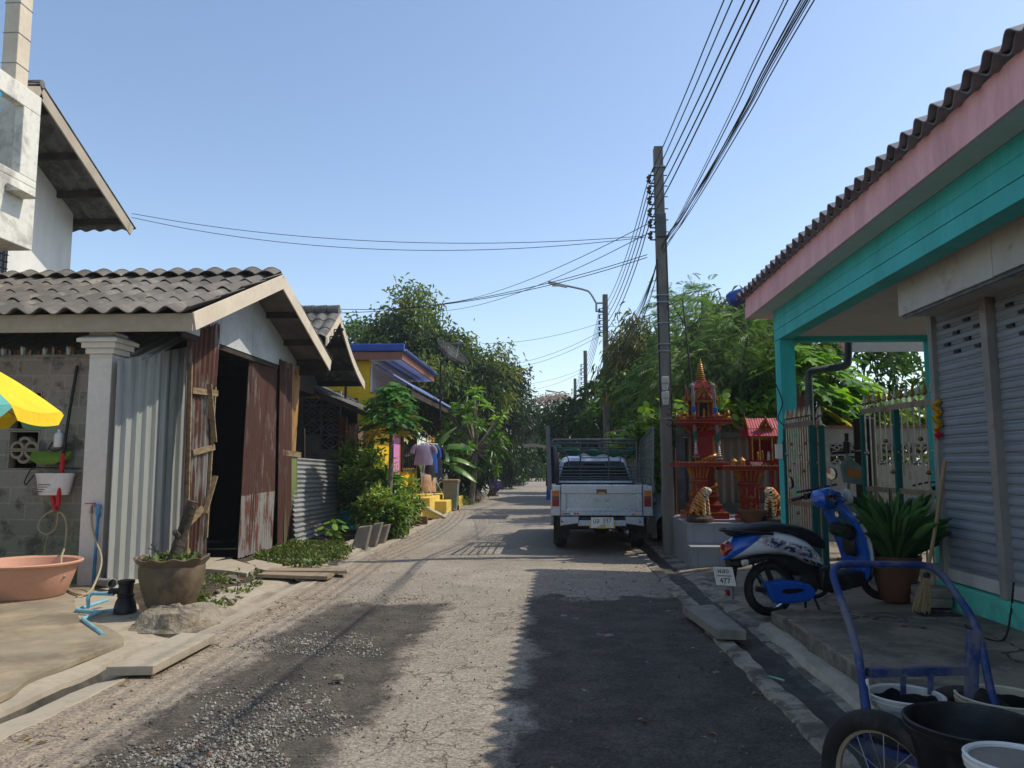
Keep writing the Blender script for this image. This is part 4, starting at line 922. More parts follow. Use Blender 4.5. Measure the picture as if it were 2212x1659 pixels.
for sg in (1, -1):
    pts = [r2(t) for t in np.linspace(0, 1 if sg == 1 else .42, 9)]
    for p, q in zip(pts[:-1], pts[1:]):
        y0 = r_ap.y+sg*(p.y-r_ap.y); y1 = r_ap.y+sg*(q.y-r_ap.y)
        b.prism([(y0, p.z-.02), (y1, q.z-.02), (y1, q.z-.2), (y0, p.z-.2)], 'x', X2-.02, X2+.004)
b.build('bargeboard', M['cream'], h2)
b = MB(); y_l = r_ap.y-1.75; b.bx(-12, -6.6, y_l, r_ap.y+1.6, .0, 3.0); b.prism([(y_l, 3.0), (r_ap.y+1.6, 3.0), (r_ap.y, r_ap.z-.25)], 'x', -5.6, -5.2); b.build('wall', M['dark_wood'], h2)
b = MB()
for t_ in (.3, .62, .95): v_ = r2(t_); b.bx(-5.6, X2-.03, v_.y-.04, v_.y+.04, v_.z-.17, v_.z-.04)
b.each('rafter', M['dark_wood'], h2)
b = MB()
for (u, v) in ((713, 727), (722, 712)):
    p = PX(u, v, X2+.05); b.bar(p, p+Vector((.16, 0, 0)), .02); b.bar(p, p+Vector((0, 0, -.14)), .02); b.lathe([(.02, -.03), (.035, 0), (.02, .03)], p+Vector((.16, 0, .0)), 8)
b.each('cable_bracket', M['iron'], h2)

# ---- lean-to shack with weathered roof
sk = thing('lean_to_shack', 'lean-to shack with weathered board roof, vent-block wall and slatted side', 'shack', (-5, 18.5, 0))
ya_ = 16.9
ra = P(648, 826, ya_-.6); rb_ = P(882, 925, ya_)
b = MB()
A, B = Vector((ra.x-1.5, ya_-.5, ra.z+.62)), Vector((rb_.x, ya_-.1, rb_.z)); C_, D = B+Vector((.0, 1.9, .0)), A+Vector((0, 4.6, 0))
b.corr(D, A, B, C_, .11, .016, 10, .004, 0, 'sin', .012, .05, 8)
b.corr(D+Vector((0, 0, .05)), A+Vector((0, .03, .04)), (A+Vector((0, .03, .04))).lerp(B+Vector((0, 0, .05)), .55), (D+Vector((0, 0, .05))).lerp(C_+Vector((0, 0, .05)), .5), .11, .016, 6, .004, 0, 'sin', .02, .06, 8)
b.build('roof', M['tile_roof_old'], sk)
b = MB(); b.bar(A-Vector((0, -.06, .09)), B-Vector((0, -.06, .09)), .05, .1); b.bar(C_-Vector((.1, 0, .1)), B-Vector((.1, -.1, .1)), .05, .08); b.each('rafter', M['dark_wood'], sk)
wy = 18.4; xa = P(650, 1000, wy).x; xb = P(733, 1000, wy).x; zsill = P(700, 972, wy).z
b = MB(); b.bx(xa-2, xb, wy, wy+.1, 0, zsill); b.bx(xa-2, xa+.0, wy, wy+.1, zsill, 3.3); b.build('wall', M['concrete_grey'], sk)
nz = 4; bwid = (xb-xa)/2
for r_ in range(nz):
    for c_ in range(2):
        if r_ == 0 and c_ == 0: continue
        b = MB(); z0 = zsill+r_*.36; vent_diamond(b, xa+c_*bwid+.004, xa+(c_+1)*bwid-.004, z0+.004, z0+.356, wy, wy+.09); b.build('vent_block', M['vent_grey'], sk)
b = MB(); b.bx(xa, xa+bwid-.004, wy, wy+.09, zsill+.002, zsill+.356); b.build('filler_block', M['concrete_grey'], sk)
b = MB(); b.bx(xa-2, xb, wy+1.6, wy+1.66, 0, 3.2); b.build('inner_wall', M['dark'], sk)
pp_ = P(738, 1060, 18.2); b = MB(); b.bx(pp_.x-.09, pp_.x+.09, 18.1, 18.28, 0, 2.6); b.build('post', M['orange_wood'], sk)
b = MB()
for k in range(22):
    x = pp_.x+.05; y = 18.5+k*.115; b.bx(x-.02, x+.015, y, y+random.uniform(.05, .075), .1+random.uniform(0, .1), 2.45+random.uniform(-.12, .05))
b.each('slat', M['wood'], sk)
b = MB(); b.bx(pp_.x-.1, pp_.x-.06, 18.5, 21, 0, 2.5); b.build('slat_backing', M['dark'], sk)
b = MB(); b.tube([P(742, 980, 17.2), P(747, 835, 17.2)], .028, 8); b.build('stove_pipe', M['iron'], sk)

# ---- yellow house
yh = thing('yellow_house', 'bright yellow house with blue-edged roof, pink door and yellow steps', 'house', (-6.5, 24, 0))
XY = -4.7; yA = 20.3; yB = PX(901, 1000, XY).y
u1 = P(765, 752, 20.0); u2 = P(868, 752, 20.0)
zr = u2.z; XE = u2.x
b = MB(); b.bx(-11, XY, yA, yB, 0, 3.35); b.bx(-11, XY-.15, yA, 25.4, 3.35, zr-.28); b.build('wall', M['yellow_wall'], yh, bevel=.01)
b = MB(); b.bx(XY-.15+.002, XY-.11, yA+.1, 25.4, 3.4, zr-.3)
for k in range(5): b.bx(XY-.11, XY-.102, yA+.1, 25.4, 3.45+k*.18, 3.465+k*.18)
b.build('siding', M['lavender'], yh)
b = MB(); b.bx(XY-.11, XE-.05, yA-.2, 25.6, zr-.30, zr-.27)
b.build('soffit', M['lavender'], yh)
b = MB()
for k in range(26):
    for j in range(2): b.bx(XY+.15+j*.25, XY+.25+j*.25, yA+k*.2, yA+.09+k*.2, zr-.304, zr-.3005)
b.each('soffit_vent', M['ink'], yh)
b = MB(); b.bx(XE-.04, XE, yA-.25, 25.7, zr-.30, zr-.08); b.bx(-9, XE-.04, yA-.29, yA-.25, zr-.30, zr-.10); b.build('fascia', M['brown_fascia'], yh)
b = MB(); b.corr((XE+.12, 25.75, zr-.05), (XE+.12, yA-.3, zr-.05), (-10, yA-.3, zr+.05), (-10, 25.75, zr+.05), .16, .035, 1, .006, 0, 'sin', 0, 0, 8)
rf = b.build('roof', M['blue_sheet'], yh)
b = MB(); b.box(((XE-9.1)/2+.02, yA-.28, zr+.02), (XE+9.2, .12, .2)); b.build('verge_cap', M['blue_tile'], rf, bevel=.03, seg=3)
# veranda roof
ve0 = PX(905, 845, -3.7); ve1 = PX(985, 889, -3.7); zv = (ve0.z+ve1.z)/2
b = MB(); b.corr((-3.65, ve1.y+.1, zv), (-3.65, yA-.1, zv), (XY+.02, yA-.1, zv+.62), (XY+.02, ve1.y+.1, zv+.62), .16, .03, 1, .005, 0, 'sin', 0, 0, 8); vr = b.build('veranda_roof', M['blue_sheet'], yh)
b = MB(); b.bx(-3.75, -3.71, yA, ve1.y, zv-.22, zv-.05); b.bx(XY+.05, -3.77, ve1.y-.1, ve1.y-.02, zv-.2, zv+.02); b.build('fascia', M['dark_wood'], vr)
wa = PX(868, 870, XY); wb = PX(895, 1005, XY)
b = MB(); b.bx(XY, XY+.03, wa.y, wb.y, 1.35, 2.75); wn = b.build('window', M['black_window'], yh)
b = MB(); t_ = .07
b.bx(XY, XY+.06, wa.y-t_, wa.y, 1.3, 2.8); b.bx(XY, XY+.06, wb.y, wb.y+t_, 1.3, 2.8); b.bx(XY, XY+.06, wa.y-t_, wb.y+t_, 2.8, 2.87); b.bx(XY, XY+.08, wa.y-t_, wb.y+t_, 1.22, 1.3)
for k in range(6): y = wa.y+(wb.y-wa.y)*(k+.5)/6; b.bx(XY+.035, XY+.05, y-.01, y+.01, 1.3, 2.8)
b.build('frame', M['dark_wood'], wn)
da = PX(842, 1000, XY); db = PX(859, 1000, XY)
b = MB(); b.bx(XY+.002, XY+.05, da.y, db.y, .35, 2.55)
for k in range(4): y = da.y+(db.y-da.y)*k/4; b.bx(XY+.05, XY+.058, y+.02, y+(db.y-da.y)/4-.02, .42, 2.5)
dr = b.build('door', M['pink_door'], yh); b = MB(); b.bx(XY, XY+.06, db.y, db.y+.16, .3, 2.62); b.bx(XY, XY+.06, da.y-.1, da.y, .3, 2.62); b.each('frame', M['orange_wood'], dr)
# steps
sx = -3.12
b = MB(); y0 = G(935, 1120, 0).y
b.bx(XY+.05, sx-.35, y0+1.1, yB+.6, 0, .50); b.bx(XY+.9, sx, y0+2.1, yB+.4, 0, .36); b.bx(XY+1.0, sx-.55, y0+.5, y0+1.1, 0, .25)
b.build('steps', M['yellow_pale'], yh, bevel=.01)
b = MB(); b.prism([(XY+1.25, .30), (-2.9, .02), (-3.05, .0), (XY+1.25, .0)], 'y', y0+.0, y0+.45); b.build('ramp', M['yellow_pale'], yh, bevel=.008)
b = MB(); b.prism([(XY+1.23, .32), (-2.88, .035), (-2.88, .022), (XY+1.23, .302)], 'y', y0-.01, y0+.46); b.build('ramp_top', M['concrete_pale'], yh)
# satellite dish on a post
sp = P(951, 868, 24.6); dc = P(972, 768, 24.4)
sd_ = thing('satellite_dish', 'large mesh satellite dish on a thin post above the veranda roof', 'satellite dish', tuple(sp))
ax_ = Vector((.62, -.30, .72)).normalized(); Mx = ax_.to_track_quat('Z', 'Y').to_matrix()
b = MB(); RD = .62
for k in range(1, 9): b.tube([dc + Mx @ Vector((RD*k/8*math.cos(t), RD*k/8*math.sin(t), .28*(k/8)**2-.1)) for t in np.linspace(0, 2*math.pi, 33)[:-1]], .006 if k < 8 else .016, 4, closed=True)
for k in range(28):
    t = 2*math.pi*k/28; b.tube([dc + Mx @ Vector((RD*q*math.cos(t), RD*q*math.sin(t), .28*q*q-.1)) for q in (.05, .35, .7, 1)], .007 if k % 7 else .014, 4)
for k in range(40): pass
dm = NT('dish_mesh'); tr = dm.n('ShaderNodeBsdfTransparent'); bs_ = dm.n('ShaderNodeBsdfPrincipled', {'Base Color': hx('4a4d4c'), 'Roughness': .6}); mxn = dm.n('ShaderNodeMixShader', {0: .42, 1: tr.outputs[0], 2: bs_.outputs[0]}); dm.t.links.new(mxn.outputs[0], dm.out.inputs['Surface'])
b.lathe([(RD*q, .28*q*q-.1) for q in np.linspace(.05, .99, 9)], dc, 40, 1, M=Mx)
b.build('dish', [M['iron'], dm.m], sd_)
b = MB(); b.tube([sp-Vector((0, 0, .6)), Vector((sp.x, sp.y, dc.z-.15))], .03, 8); b.bar(Vector((sp.x, sp.y, dc.z-.2)), dc - ax_*.1, .05); b.build('post', M['iron'], sd_)
b = MB(); fp = dc + ax_*.5; b.tube([fp, fp+ax_*.12], .06, 10)
for k in range(3): t = 2*math.pi*k/3; b.tube([fp, dc + Mx @ Vector((RD*.8*math.cos(t), RD*.8*math.sin(t), .08))], .007, 5)
b.build('feed_horn', M['galv'], sd_)
# ================================================================== PLANTS
def tree(name, label, cat, base, cc, cr, K, n, L, Wd, lm, bark=None, droop=.35, rc=.32, group=None, shell=.55, tr=.13, seed=1.0, tpl=LEAF4, limbs=9, lump=.35, bend=.3, hue=.5):
    base = Vector(base); cc = Vector(cc); rt = thing(name, label, cat, tuple(base), 0, group)
    C_, d, q = blob_points(cc, cr, K, shell, seed, lump)
    pos = np.repeat(C_, n, 0) + rng.normal(size=(K*n, 3))*rc*np.array([1, 1, .8])
    dd = np.repeat(d, n, 0)*.55 + rnd_dir(K*n)*.9; dd[:, 2] -= droop
    nr = rnd_dir(K*n, .9)
    var = np.repeat(np.clip(.5 + q*1.6*hue + rng.normal(size=K)*.25, 0, 1), n) + rng.normal(size=K*n)*.16
    scatter('crown', tpl, pos, dd, nr, L*(.65+.7*rng.random(K*n)), Wd*(.7+.6*rng.random(K*n)), lm, rt, var, bend=bend)
    b = MB(); top = cc + Vector((0, 0, -cr[2]*.3)); mid = base.lerp(top, .55) + Vector((random.uniform(-.15, .15), random.uniform(-.15, .15), 0))
    b.tube(smooth_path([base-Vector((0, 0, .2)), base.lerp(mid, .5)+Vector((.04, .03, 0)), mid, top], 4), [tr*(1.35-.75*i/12) for i in range(13)], 9)
    for i in range(limbs):
        c = Vector(C_[i*K//limbs]); m_ = mid.lerp(top, random.uniform(.1, 1)); b.tube(smooth_path([m_, m_.lerp(c, .5)+Vector((0, 0, .12*cr[2])), c], 4), [tr*(.5-.4*j/8) for j in range(9)], 6)
    b.build('trunk', bark or M['bark'], rt); return rt
def whorl_tree(name, label, cat, base, cc, cr, K, n, L, Wd, lm, group=None, seed=1.0, tr=.1, shell=.7, up=.35, bark=None):
    base = Vector(base); cc = Vector(cc); rt = thing(name, label, cat, tuple(base), 0, group)
    C_, d, q = blob_points(cc, cr, K, shell, seed, .25)
    ax = unit(d + np.array([0, 0, .55])); N = K*n; axr = np.repeat(ax, n, 0)
    dd = unit(rnd_dir(N)*1.0 + axr*up); keep = np.sum(dd*axr, 1); dd = unit(dd + axr*np.maximum(0, -keep)[:, None]*1.2)
    pos = np.repeat(C_, n, 0) + axr*(rng.random(N)[:, None]*.10)
    var = np.repeat(np.clip(.5+d[:, 2]*.3+rng.normal(size=K)*.2, 0, 1), n)+rng.normal(size=N)*.15
    scatter('crown', LEAF8, pos, dd, axr, L*(.7+.5*rng.random(N)), Wd*(.8+.4*rng.random(N)), lm, rt, var, bend=.28)
    b = MB(); top = cc - Vector((0, 0, cr[2]*.45)); b.tube(smooth_path([base-Vector((0, 0, .2)), base.lerp(top, .5)+Vector((.05, 0, 0)), top], 4), [tr*(1.2-.06*j) for j in range(9)], 8)
    for i in range(0, K, max(1, K//26)):
        c = Vector(C_[i]); b.tube(smooth_path([top, top.lerp(c, .55)+Vector((0, 0, -.05)), c], 4), [tr*(.55-.045*j) for j in range(9)], 6)
    b.build('trunk', bark or M['bark_pale'], rt); return rt
def palm_tpl():
    pts = []; ang = [-150, -100, -55, 0, 55, 100, 150]; rad = [.5, .72, .92, 1.0, .92, .72, .5]
    for i, (a, r) in enumerate(zip(ang, rad)):
        for da, q in ((-20, .40), (-12, .66), (-15, .80), (-5, .78), (0, 1.0), (5, .78), (15, .80), (12, .66)):
            pts.append((R(a+da), r*q))
    pts.append((R(170), .3)); V = [(0, 0, 0)] + [(r*math.sin(a), r*math.cos(a), -.28*r*r+.05*math.cos(a*7)) for a, r in pts]
    return np.array(V), [(0, i+1, i) for i in range(1, len(pts))]
PALM = palm_tpl()
def papaya(name, label, base, top, n, Lp, Ls, lm, group=None, tr=.07, lo=-35, hi=65, seed=3):
    base = Vector(base); top = Vector(top); rt = thing(name, label, 'papaya tree', tuple(base), 0, group); rnd = random.Random(seed)
    b = MB(); b.tube(smooth_path([base-Vector((0, 0, .1)), base.lerp(top, .5)+Vector((.03, .02, 0)), top+Vector((0, 0, .1))], 4), [tr*(1.15-.05*j) for j in range(9)], 9)
    pos, dd, nr, ls, vr = [], [], [], [], []
    for i in range(n):
        a = i*2.4+rnd.uniform(-.3, .3); f_ = i/n; el = R(lo+(hi-lo)*f_+rnd.uniform(-8, 8)); h = Vector((math.cos(a), math.sin(a), 0)); l = Lp*rnd.uniform(.8, 1.15)*(1.05-.45*f_)
        s0 = top + Vector((0, 0, -.25+.35*f_)); e = s0 + (h*math.cos(el)+Vector((0, 0, math.sin(el))))*l; mid_ = s0.lerp(e, .5)+Vector((0, 0, .07*l))
        e = e - Vector((0, 0, .05*l)); b.tube(smooth_path([s0, mid_, e], 3), [.012, .011, .01, .009, .008, .008, .007], 5, 1)
        dv = (h + Vector((rnd.uniform(-.2, .2), rnd.uniform(-.2, .2), -.55+rnd.uniform(-.25, .2)+.4*f_))).normalized(); up = Vector((h.x*.35, h.y*.35, 1))
        pos.append(e); dd.append(dv); nr.append(up); ls.append(Ls*rnd.uniform(.75, 1.2)*(1.05-.35*f_)); vr.append(.98 if f_ < .1 and rnd.random() < .4 else min(.85, max(0, .25+.55*f_+rnd.uniform(-.2, .3))))
    scatter('crown', PALM, np.array(pos), np.array(dd), np.array(nr), np.array(ls), np.array(ls), lm, rt, np.array(vr))
    b.build('trunk', [M['bark_pale'], M['l_papaya']], rt); return rt
def banana(name, label, base, leaves, stem_h=1.2, tr=.1, lm=None, group=None):
    base = Vector(base); rt = thing(name, label, 'banana plant', tuple(base), 0, group)
    b = MB(); b.tube([base-Vector((0, 0, .1)), base+Vector((0, 0, stem_h*.6)), base+Vector((0, 0, stem_h))], [tr, tr*.8, tr*.5], 10); b.build('stem', M['l_reed'], rt)
    b = MB()
    for (az, el, L, Wd, arch, tear) in leaves:
        h = Vector((math.cos(az), math.sin(az), 0)); s_ = Vector((-math.sin(az), math.cos(az), 0)); n = 22; mids = []; p = base+Vector((0, 0, stem_h*.92)); e = el
        for i in range(n+1):
            mids.append(p.copy()); p = p + (h*math.cos(e)+Vector((0, 0, math.sin(e))))*(L/n); e -= arch/n
        for sg in (1, -1):
            i = 3
            while i < n:
                k = min(n, i+random.randint(*tear)); dr = random.uniform(.15, .75); vs = []
                for j in range(i, k+1):
                    t = (j-3)/(n-3); wdt = Wd*math.sin(math.pi*min(1, t*.93+.07))**.55
                    if j == k and k < n: wdt *= .93
                    if t > .97: wdt *= .25
                    m_ = mids[j]; q1 = m_ + s_*sg*wdt*.5+Vector((0, 0, .03*wdt)); q2 = m_+s_*sg*wdt*(.98-.15*dr)+Vector((0, 0, -wdt*dr*.8))
                    vs += [m_, q1, q2]
                c = (k-i)+1; fs = []
                for j in range(c-1):
                    o_ = j*3
                    for a_, b_ in ((0, 1), (1, 2)): fs.append((o_+a_, o_+b_, o_+3+b_, o_+3+a_) if sg == 1 else (o_+a_, o_+3+a_, o_+3+b_, o_+b_))
                b.add(vs, fs, 0, True); i = k
        b.tube(mids, [.02*(1-.8*i/n) for i in range(n+1)], 5, 1)
    b.build('leaf', [lm or M['l_banana'], M['l_reed']], rt, sharp=0)['kind'] = 'stuff'
    return rt
def bush(name, label, cat, base, cr, K, n, L, Wd, lm, tpl=LEAF8, droop=0.0, rc=.12, group=None, stems=7, seed=1.0, z0=.0, shell=.35, hue=.5):
    base = Vector(base); rt = thing(name, label, cat, tuple(base), 0, group)
    cc = base + Vector((0, 0, z0+cr[2]))
    C_, d, q = blob_points(cc, cr, K, shell, seed, .3); N = K*n
    pos = np.repeat(C_, n, 0)+rng.normal(size=(N, 3))*rc; dd = np.repeat(d, n, 0)*.6+rnd_dir(N)*.8; dd[:, 2] += .25-droop
    var = np.repeat(np.clip(.45+d[:, 2]*.25+q*hue*1.5+rng.normal(size=K)*.15, 0, 1), n)+rng.normal(size=N)*.15
    pos[:, 2] = np.maximum(pos[:, 2], base.z+.04)
    scatter('foliage', tpl, pos, dd, rnd_dir(N, 1.2), L*(.6+.8*rng.random(N)), Wd*(.7+.6*rng.random(N)), lm, rt, var, bend=.2)
    if stems:
        b = MB()
        for i in range(stems): c = Vector(C_[i*K//stems]); b.tube(smooth_path([base+Vector((random.uniform(-.06, .06), random.uniform(-.06, .06), 0)), base.lerp(c, .5)+Vector((0, 0, .1)), c], 3), .012, 5)
        b.build('stems', M['bark'], rt)
    return rt

def at0(u, v, Y, z=0): p = P(u, v, Y); return Vector((p.x, p.y, z))
# -- left of the lane
c = P(886, 790, 31); tree('mango_tree', 'tall mango tree with drooping olive leaves behind the yellow house', 'tree', (c.x+.3, c.y, 0), c, (2.25, 2.2, 2.1), 330, 120, .25, .085, M['l_mango'], droop=.45, rc=.34, shell=.35, seed=2.3, tr=.2, lump=.45)
c = P(1008, 850, 33); tree('mango_tree', 'lower spreading mango tree behind the satellite dish', 'tree', (c.x, c.y, 0), c, (1.55, 1.6, 1.75), 200, 110, .24, .08, M['l_mango'], droop=.45, rc=.31, shell=.35, seed=5.1, tr=.14, lump=.45)
c = P(775, 752, 37); tree('broadleaf_tree', 'pale green broadleaf tree showing above the grey roofed house', 'tree', (c.x, c.y, 0), c, (1.6, 1.5, 1.6), 60, 60, .26, .13, M['l_mid'], droop=.2, rc=.35, seed=1.1)
c = P(1068, 880, 42); tree('broadleaf_tree', 'dark glossy broadleaf tree leaning over the lane behind the plumeria', 'tree', (c.x-1, c.y, 0), c, (1.75, 1.9, 2.6), 150, 75, .24, .10, M['l_dark'], droop=.25, rc=.3, seed=4.4, tr=.18, tpl=LEAF4)
c = P(1105, 935, 50); tree('broadleaf_tree', 'dark rounded tree further up the left side of the lane', 'tree', (c.x-1, c.y, 0), c, (1.7, 2.0, 2.9), 130, 70, .26, .11, M['l_dark'], droop=.25, rc=.33, seed=6.2, tr=.18)
c = P(1150, 960, 64); tree('broadleaf_tree', 'distant bushy tree where the lane bends', 'tree', (c.x-.5, c.y, 0), c, (1.7, 1.8, 2.6), 80, 55, .34, .15, M['l_mid'], droop=.2, rc=.4, seed=7.9)
c = P(1098, 1000, 45); tree('leafy_shrub', 'dark shrub mass hanging over the bins on the left verge', 'shrub', (c.x-.4, c.y, 0), c, (1.1, 1.5, 1.1), 80, 60, .2, .08, M['l_dark'], droop=.3, rc=.22, seed=8.5, tr=.06)
for i, (u, v, Y, rx, rzv, m_, lb) in enumerate([(1085, 985, 78, 3.0, 2.6, 'l_dark', 'dark tree closing the end of the lane, left part'), (1140, 1000, 84, 2.6, 2.3, 'l_mid', 'green tree closing the end of the lane, middle part'), (1190, 985, 80, 2.8, 2.8, 'l_dark', 'dark tree at the lane end behind the pickup cage'), (1240, 965, 88, 3.6, 3.6, 'l_mid', 'far tree rising behind the plumerias right of the lane'), (1020, 970, 86, 4, 3.5, 'l_mid', 'far tree hidden behind the left trees')][:4]):
    c = P(u, v, Y); tree('far_tree', lb, 'tree', (c.x, c.y, 0), c, (rx, 2.5, rzv), 80, 45, .42, .2, M[m_], droop=.2, rc=.5, seed=10+i, group='trees at the end of the lane')
c = P(1028, 935, 28); whorl_tree('plumeria_bush', 'bright green plumeria with whorls of long leaves beside the lane', 'plumeria', (c.x-.2, c.y, 0), c, (1.15, 1.2, 1.35), 70, 15, .36, .105, M['l_plum'], seed=2.2)
c = P(1000, 1000, 29); tree('leafy_shrub', 'dark leafy shrub under the plumeria', 'shrub', (c.x, c.y+1, 0), c+Vector((0, 1.0, 0)), (1.2, 1.0, 1.1), 50, 60, .2, .08, M['l_dark'], rc=.22, seed=3.9, tr=.05)
# banana by the yellow house
bb = at0(930, 1030, 26.5)
banana('banana_plant', 'banana plant with broad drooping leaves beside the yellow house', bb, [(-.35, .95, 1.9, .33, 1.6, (5, 9)), (.1, .35, 1.7, .30, 1.1, (5, 10)), (-1.0, .75, 1.6, .28, 1.7, (4, 8)), (-.2, -.05, 1.9, .27, .8, (6, 12)), (2.6, .8, 1.5, .28, 1.4, (4, 9)), (1.3, 1.15, 1.6, .3, 1.0, (5, 9)), (-1.6, .25, 1.4, .26, 1.2, (5, 10)), (.5, 1.3, 1.6, .28, .9, (5, 9))], 1.75, .1)
# papaya in front of the yellow house
pb_ = at0(836, 1085, 16.0); pt = P(846, 876, 15.9)
papaya('papaya_tree', 'papaya tree with dense lobed crown in front of the yellow house', pb_, pt, 88, .60, .30, M['l_papaya_d'], seed=5, lo=-38, hi=80, tr=.055)
# potted shrub etc.
tp_ = G(752, 1142, .03)
tpt = thing('teal_pot', 'chipped teal bucket pot holding a leafy shrub by the zinc fence', 'plant pot', tuple(tp_))
b = MB(); b.lathe([(0, 0), (.17, 0), (.21, .34), (.24, .38), (.24, .41), (.21, .41), (.19, .1), (0, .1)], (0, 0, 0), 24); b.build('pot_body', M['teal_pot'], tpt, local=True)
b = MB(); b.lathe([(.205, .36), (0, .37)], (0, 0, 0), 16); b.build('soil', M['soil'], tpt, local=True)
k_ = 17.2/1661
bush('leafy_shrub', 'dense bushy shrub growing from the teal pot', 'shrub', tp_+Vector((.15, .1, .36)), (.42, .38, .78), 130, 26, .13, .046, M['l_shrub'], rc=.10, seed=4.4, stems=16, z0=.05, shell=.25)
s2 = at0(800, 1128, 16.6, .02); bush('leafy_shrub', 'bushy shrub with yellowish leaf tips beside the potted one', 'shrub', s2, (.42, .4, .85), 100, 26, .15, .042, M['l_shrub'], rc=.1, seed=7.7, stems=12, z0=.1, shell=.25)
for u_, Y_, h_, lb in ((852, 15.7, .42, 'low leafy shrub at the foot of the papaya trunk'), (818, 15.5, .46, 'leafy shrub filling the gap between the stubs and the papaya')):
    bush('leafy_shrub', lb, 'shrub', at0(u_, 1128, Y_, .02), (.30, .28, h_), 60, 22, .14, .05, M['l_shrub'], rc=.09, seed=u_*.013, stems=8, z0=.02, shell=.3)
# long-leaf plant (upright blades)
def blades(name, label, cat, base, n, L, Wd, spread, lm, group=None, h0=.0, bend=.5, seed=1, up=1.3):
    base = Vector(base); rt = thing(name, label, cat, tuple(base), 0, group); r2_ = np.random.default_rng(seed)
    a = r2_.random(n)*6.283; s_ = spread*r2_.random(n)**.7
    dd = np.stack([np.cos(a)*s_, np.sin(a)*s_, np.full(n, up)*(.55+.45*r2_.random(n))], 1)
    pos = np.array(base) + np.stack([np.cos(a)*.06, np.sin(a)*.06, h0*r2_.random(n)], 1)
    k = 9; V = []; 
    for i in range(k+1):
        t = i/k; w_ = math.sin(math.pi*min(1, .12+.88*t))**.7 if t < 1 else 0.02
        V += [(-.5*w_, t, .12*w_), (0, t, 0), (.5*w_, t, .12*w_)]
    Fc = []
    for i in range(k):
        o_ = i*3; Fc += [(o_, o_+1, o_+4, o_+3), (o_+1, o_+2, o_+5, o_+4)]
    scatter('leaf', (np.array(V), Fc), pos, dd, np.stack([-np.cos(a), -np.sin(a), np.full(n, .8)], 1), L*(.6+.5*r2_.random(n)), Wd*(.8+.4*r2_.random(n)), lm, rt, r2_.random(n), bend=bend)['kind'] = 'stuff'
    return rt
lp = at0(832, 1105, 16.4, .02); blades('ginger_plant', 'tall long-leaved plant in front of the pink door', 'plant', lp+Vector((0, 0, .35)), 44, .85, .085, 1.0, M['l_papaya_d'], h0=.8, seed=4, bend=.55)
# taro with round leaves
def taro(label, base, n, h, L, seed=1, group=None):
    base = Vector(base); rt = thing('taro_plant', label, 'plant', tuple(base), 0, group); rnd = random.Random(seed)
    tv = [(0, 0, 0)] + [(.5*math.sin(a)*(1-.25*math.cos(a)), .45+.55*math.cos(a) if abs(a) < 2.6 else -.22, -.10*abs(math.sin(a))) for a in np.linspace(-3.0, 3.0, 17)]
    tf = [(0, i+1, i) for i in range(1, 17)]; b = MB(); pos, dd, nr = [], [], []
    for i in range(n):
        a = i*2.4; l = rnd.uniform(.15, .6)*h; e = base + Vector((math.cos(a)*l*.9, math.sin(a)*l*.9, h*rnd.uniform(.35, 1))); b.tube(smooth_path([base, base.lerp(e, .6)+Vector((0, 0, .1*h)), e], 3), .008, 5)
        pos.append(e); dd.append(Vector((math.cos(a), math.sin(a)-.2, -.35-.4*rnd.random()))); nr.append(Vector((math.cos(a)*.4+.3, math.sin(a)*.4-.2, 1)))
    scatter('leaf', (np.array(tv), tf), np.array(pos), np.array(dd), np.array(nr), np.array([L*rnd.uniform(.7, 1.25) for _ in range(n)]), np.array([L*rnd.uniform(.65, 1.05) for _ in range(n)]), M['l_taro'], rt); rt.children[0]['kind'] = 'stuff'
    b.build('stalk', M['l_reed'], rt); return rt
taro('large-leaved taro behind the leaning concrete stones', G(812, 1150, .0), 13, .62, .30, 2); taro('large-leaved taro at the gutter edge beside the papaya trunk', G(842, 1142, .0), 13, .75, .32, 6)
taro('small taro sprouting at the foot of the zinc fence', G(720, 1170, .03), 14, .42, .15, 8)
for i, (u, v, hh, ww, lean, lb) in enumerate([(772, 1184, .40, .26, .12, 'broken concrete post stub nearest the zinc fence'), (797, 1178, .42, .2, .16, 'leaning concrete post stub in the middle of the row'), (818, 1174, .36, .16, .14, 'leaning concrete post stub beside the taro leaves')]):
    p = G(u, v, 0); b = MB(); b.add([(p.x-ww/2, p.y, -.05), (p.x+ww/2, p.y+.03, -.05), (p.x+ww/2, p.y+.22, -.05), (p.x-ww/2, p.y+.2, -.05), (p.x-ww/2+lean, p.y+.03, hh*.9), (p.x+ww/2+lean*.8, p.y+.05, hh), (p.x+ww/2+lean*.8, p.y+.2, hh*.97), (p.x-ww/2+lean, p.y+.18, hh*.92)], [(0,3,2,1),(4,5,6,7),(0,1,5,4),(1,2,6,5),(2,3,7,6),(3,0,4,7)])
    tag(b.build('concrete_stub', M['concrete_grey'], bevel=.02), lb, 'concrete block', 'concrete stubs along the gutter')
p = G(862, 1158, 0); b = MB()
b.box((p.x, p.y+.1, .10), (.36, .16, .16), .35); tag(b.build('cinder_block', M['concrete_grey'], bevel=.01), 'grey cinder block at the gutter beside the taro', 'block')
p = G(898, 1133, 0); b = MB(); b.box((p.x, p.y+.1, .1), (.55, .25, .2), .1); tag(b.build('brick_block', M['brick'], bevel=.02), 'brown brick block at the foot of the yellow steps', 'block')
b = MB(); a_ = G(845, 1143, .1); b.tube(rounded([a_+Vector((-.3, .1, 0)), a_+Vector((.1, .1, .45)), a_+Vector((.32, .05, .42)), a_+Vector((.4, 0, .02))], .15), .02, 8); tag(b.build('grey_hose', M['grey_pvc']), 'bent grey pipe over the gutter near the yellow steps', 'pipe')
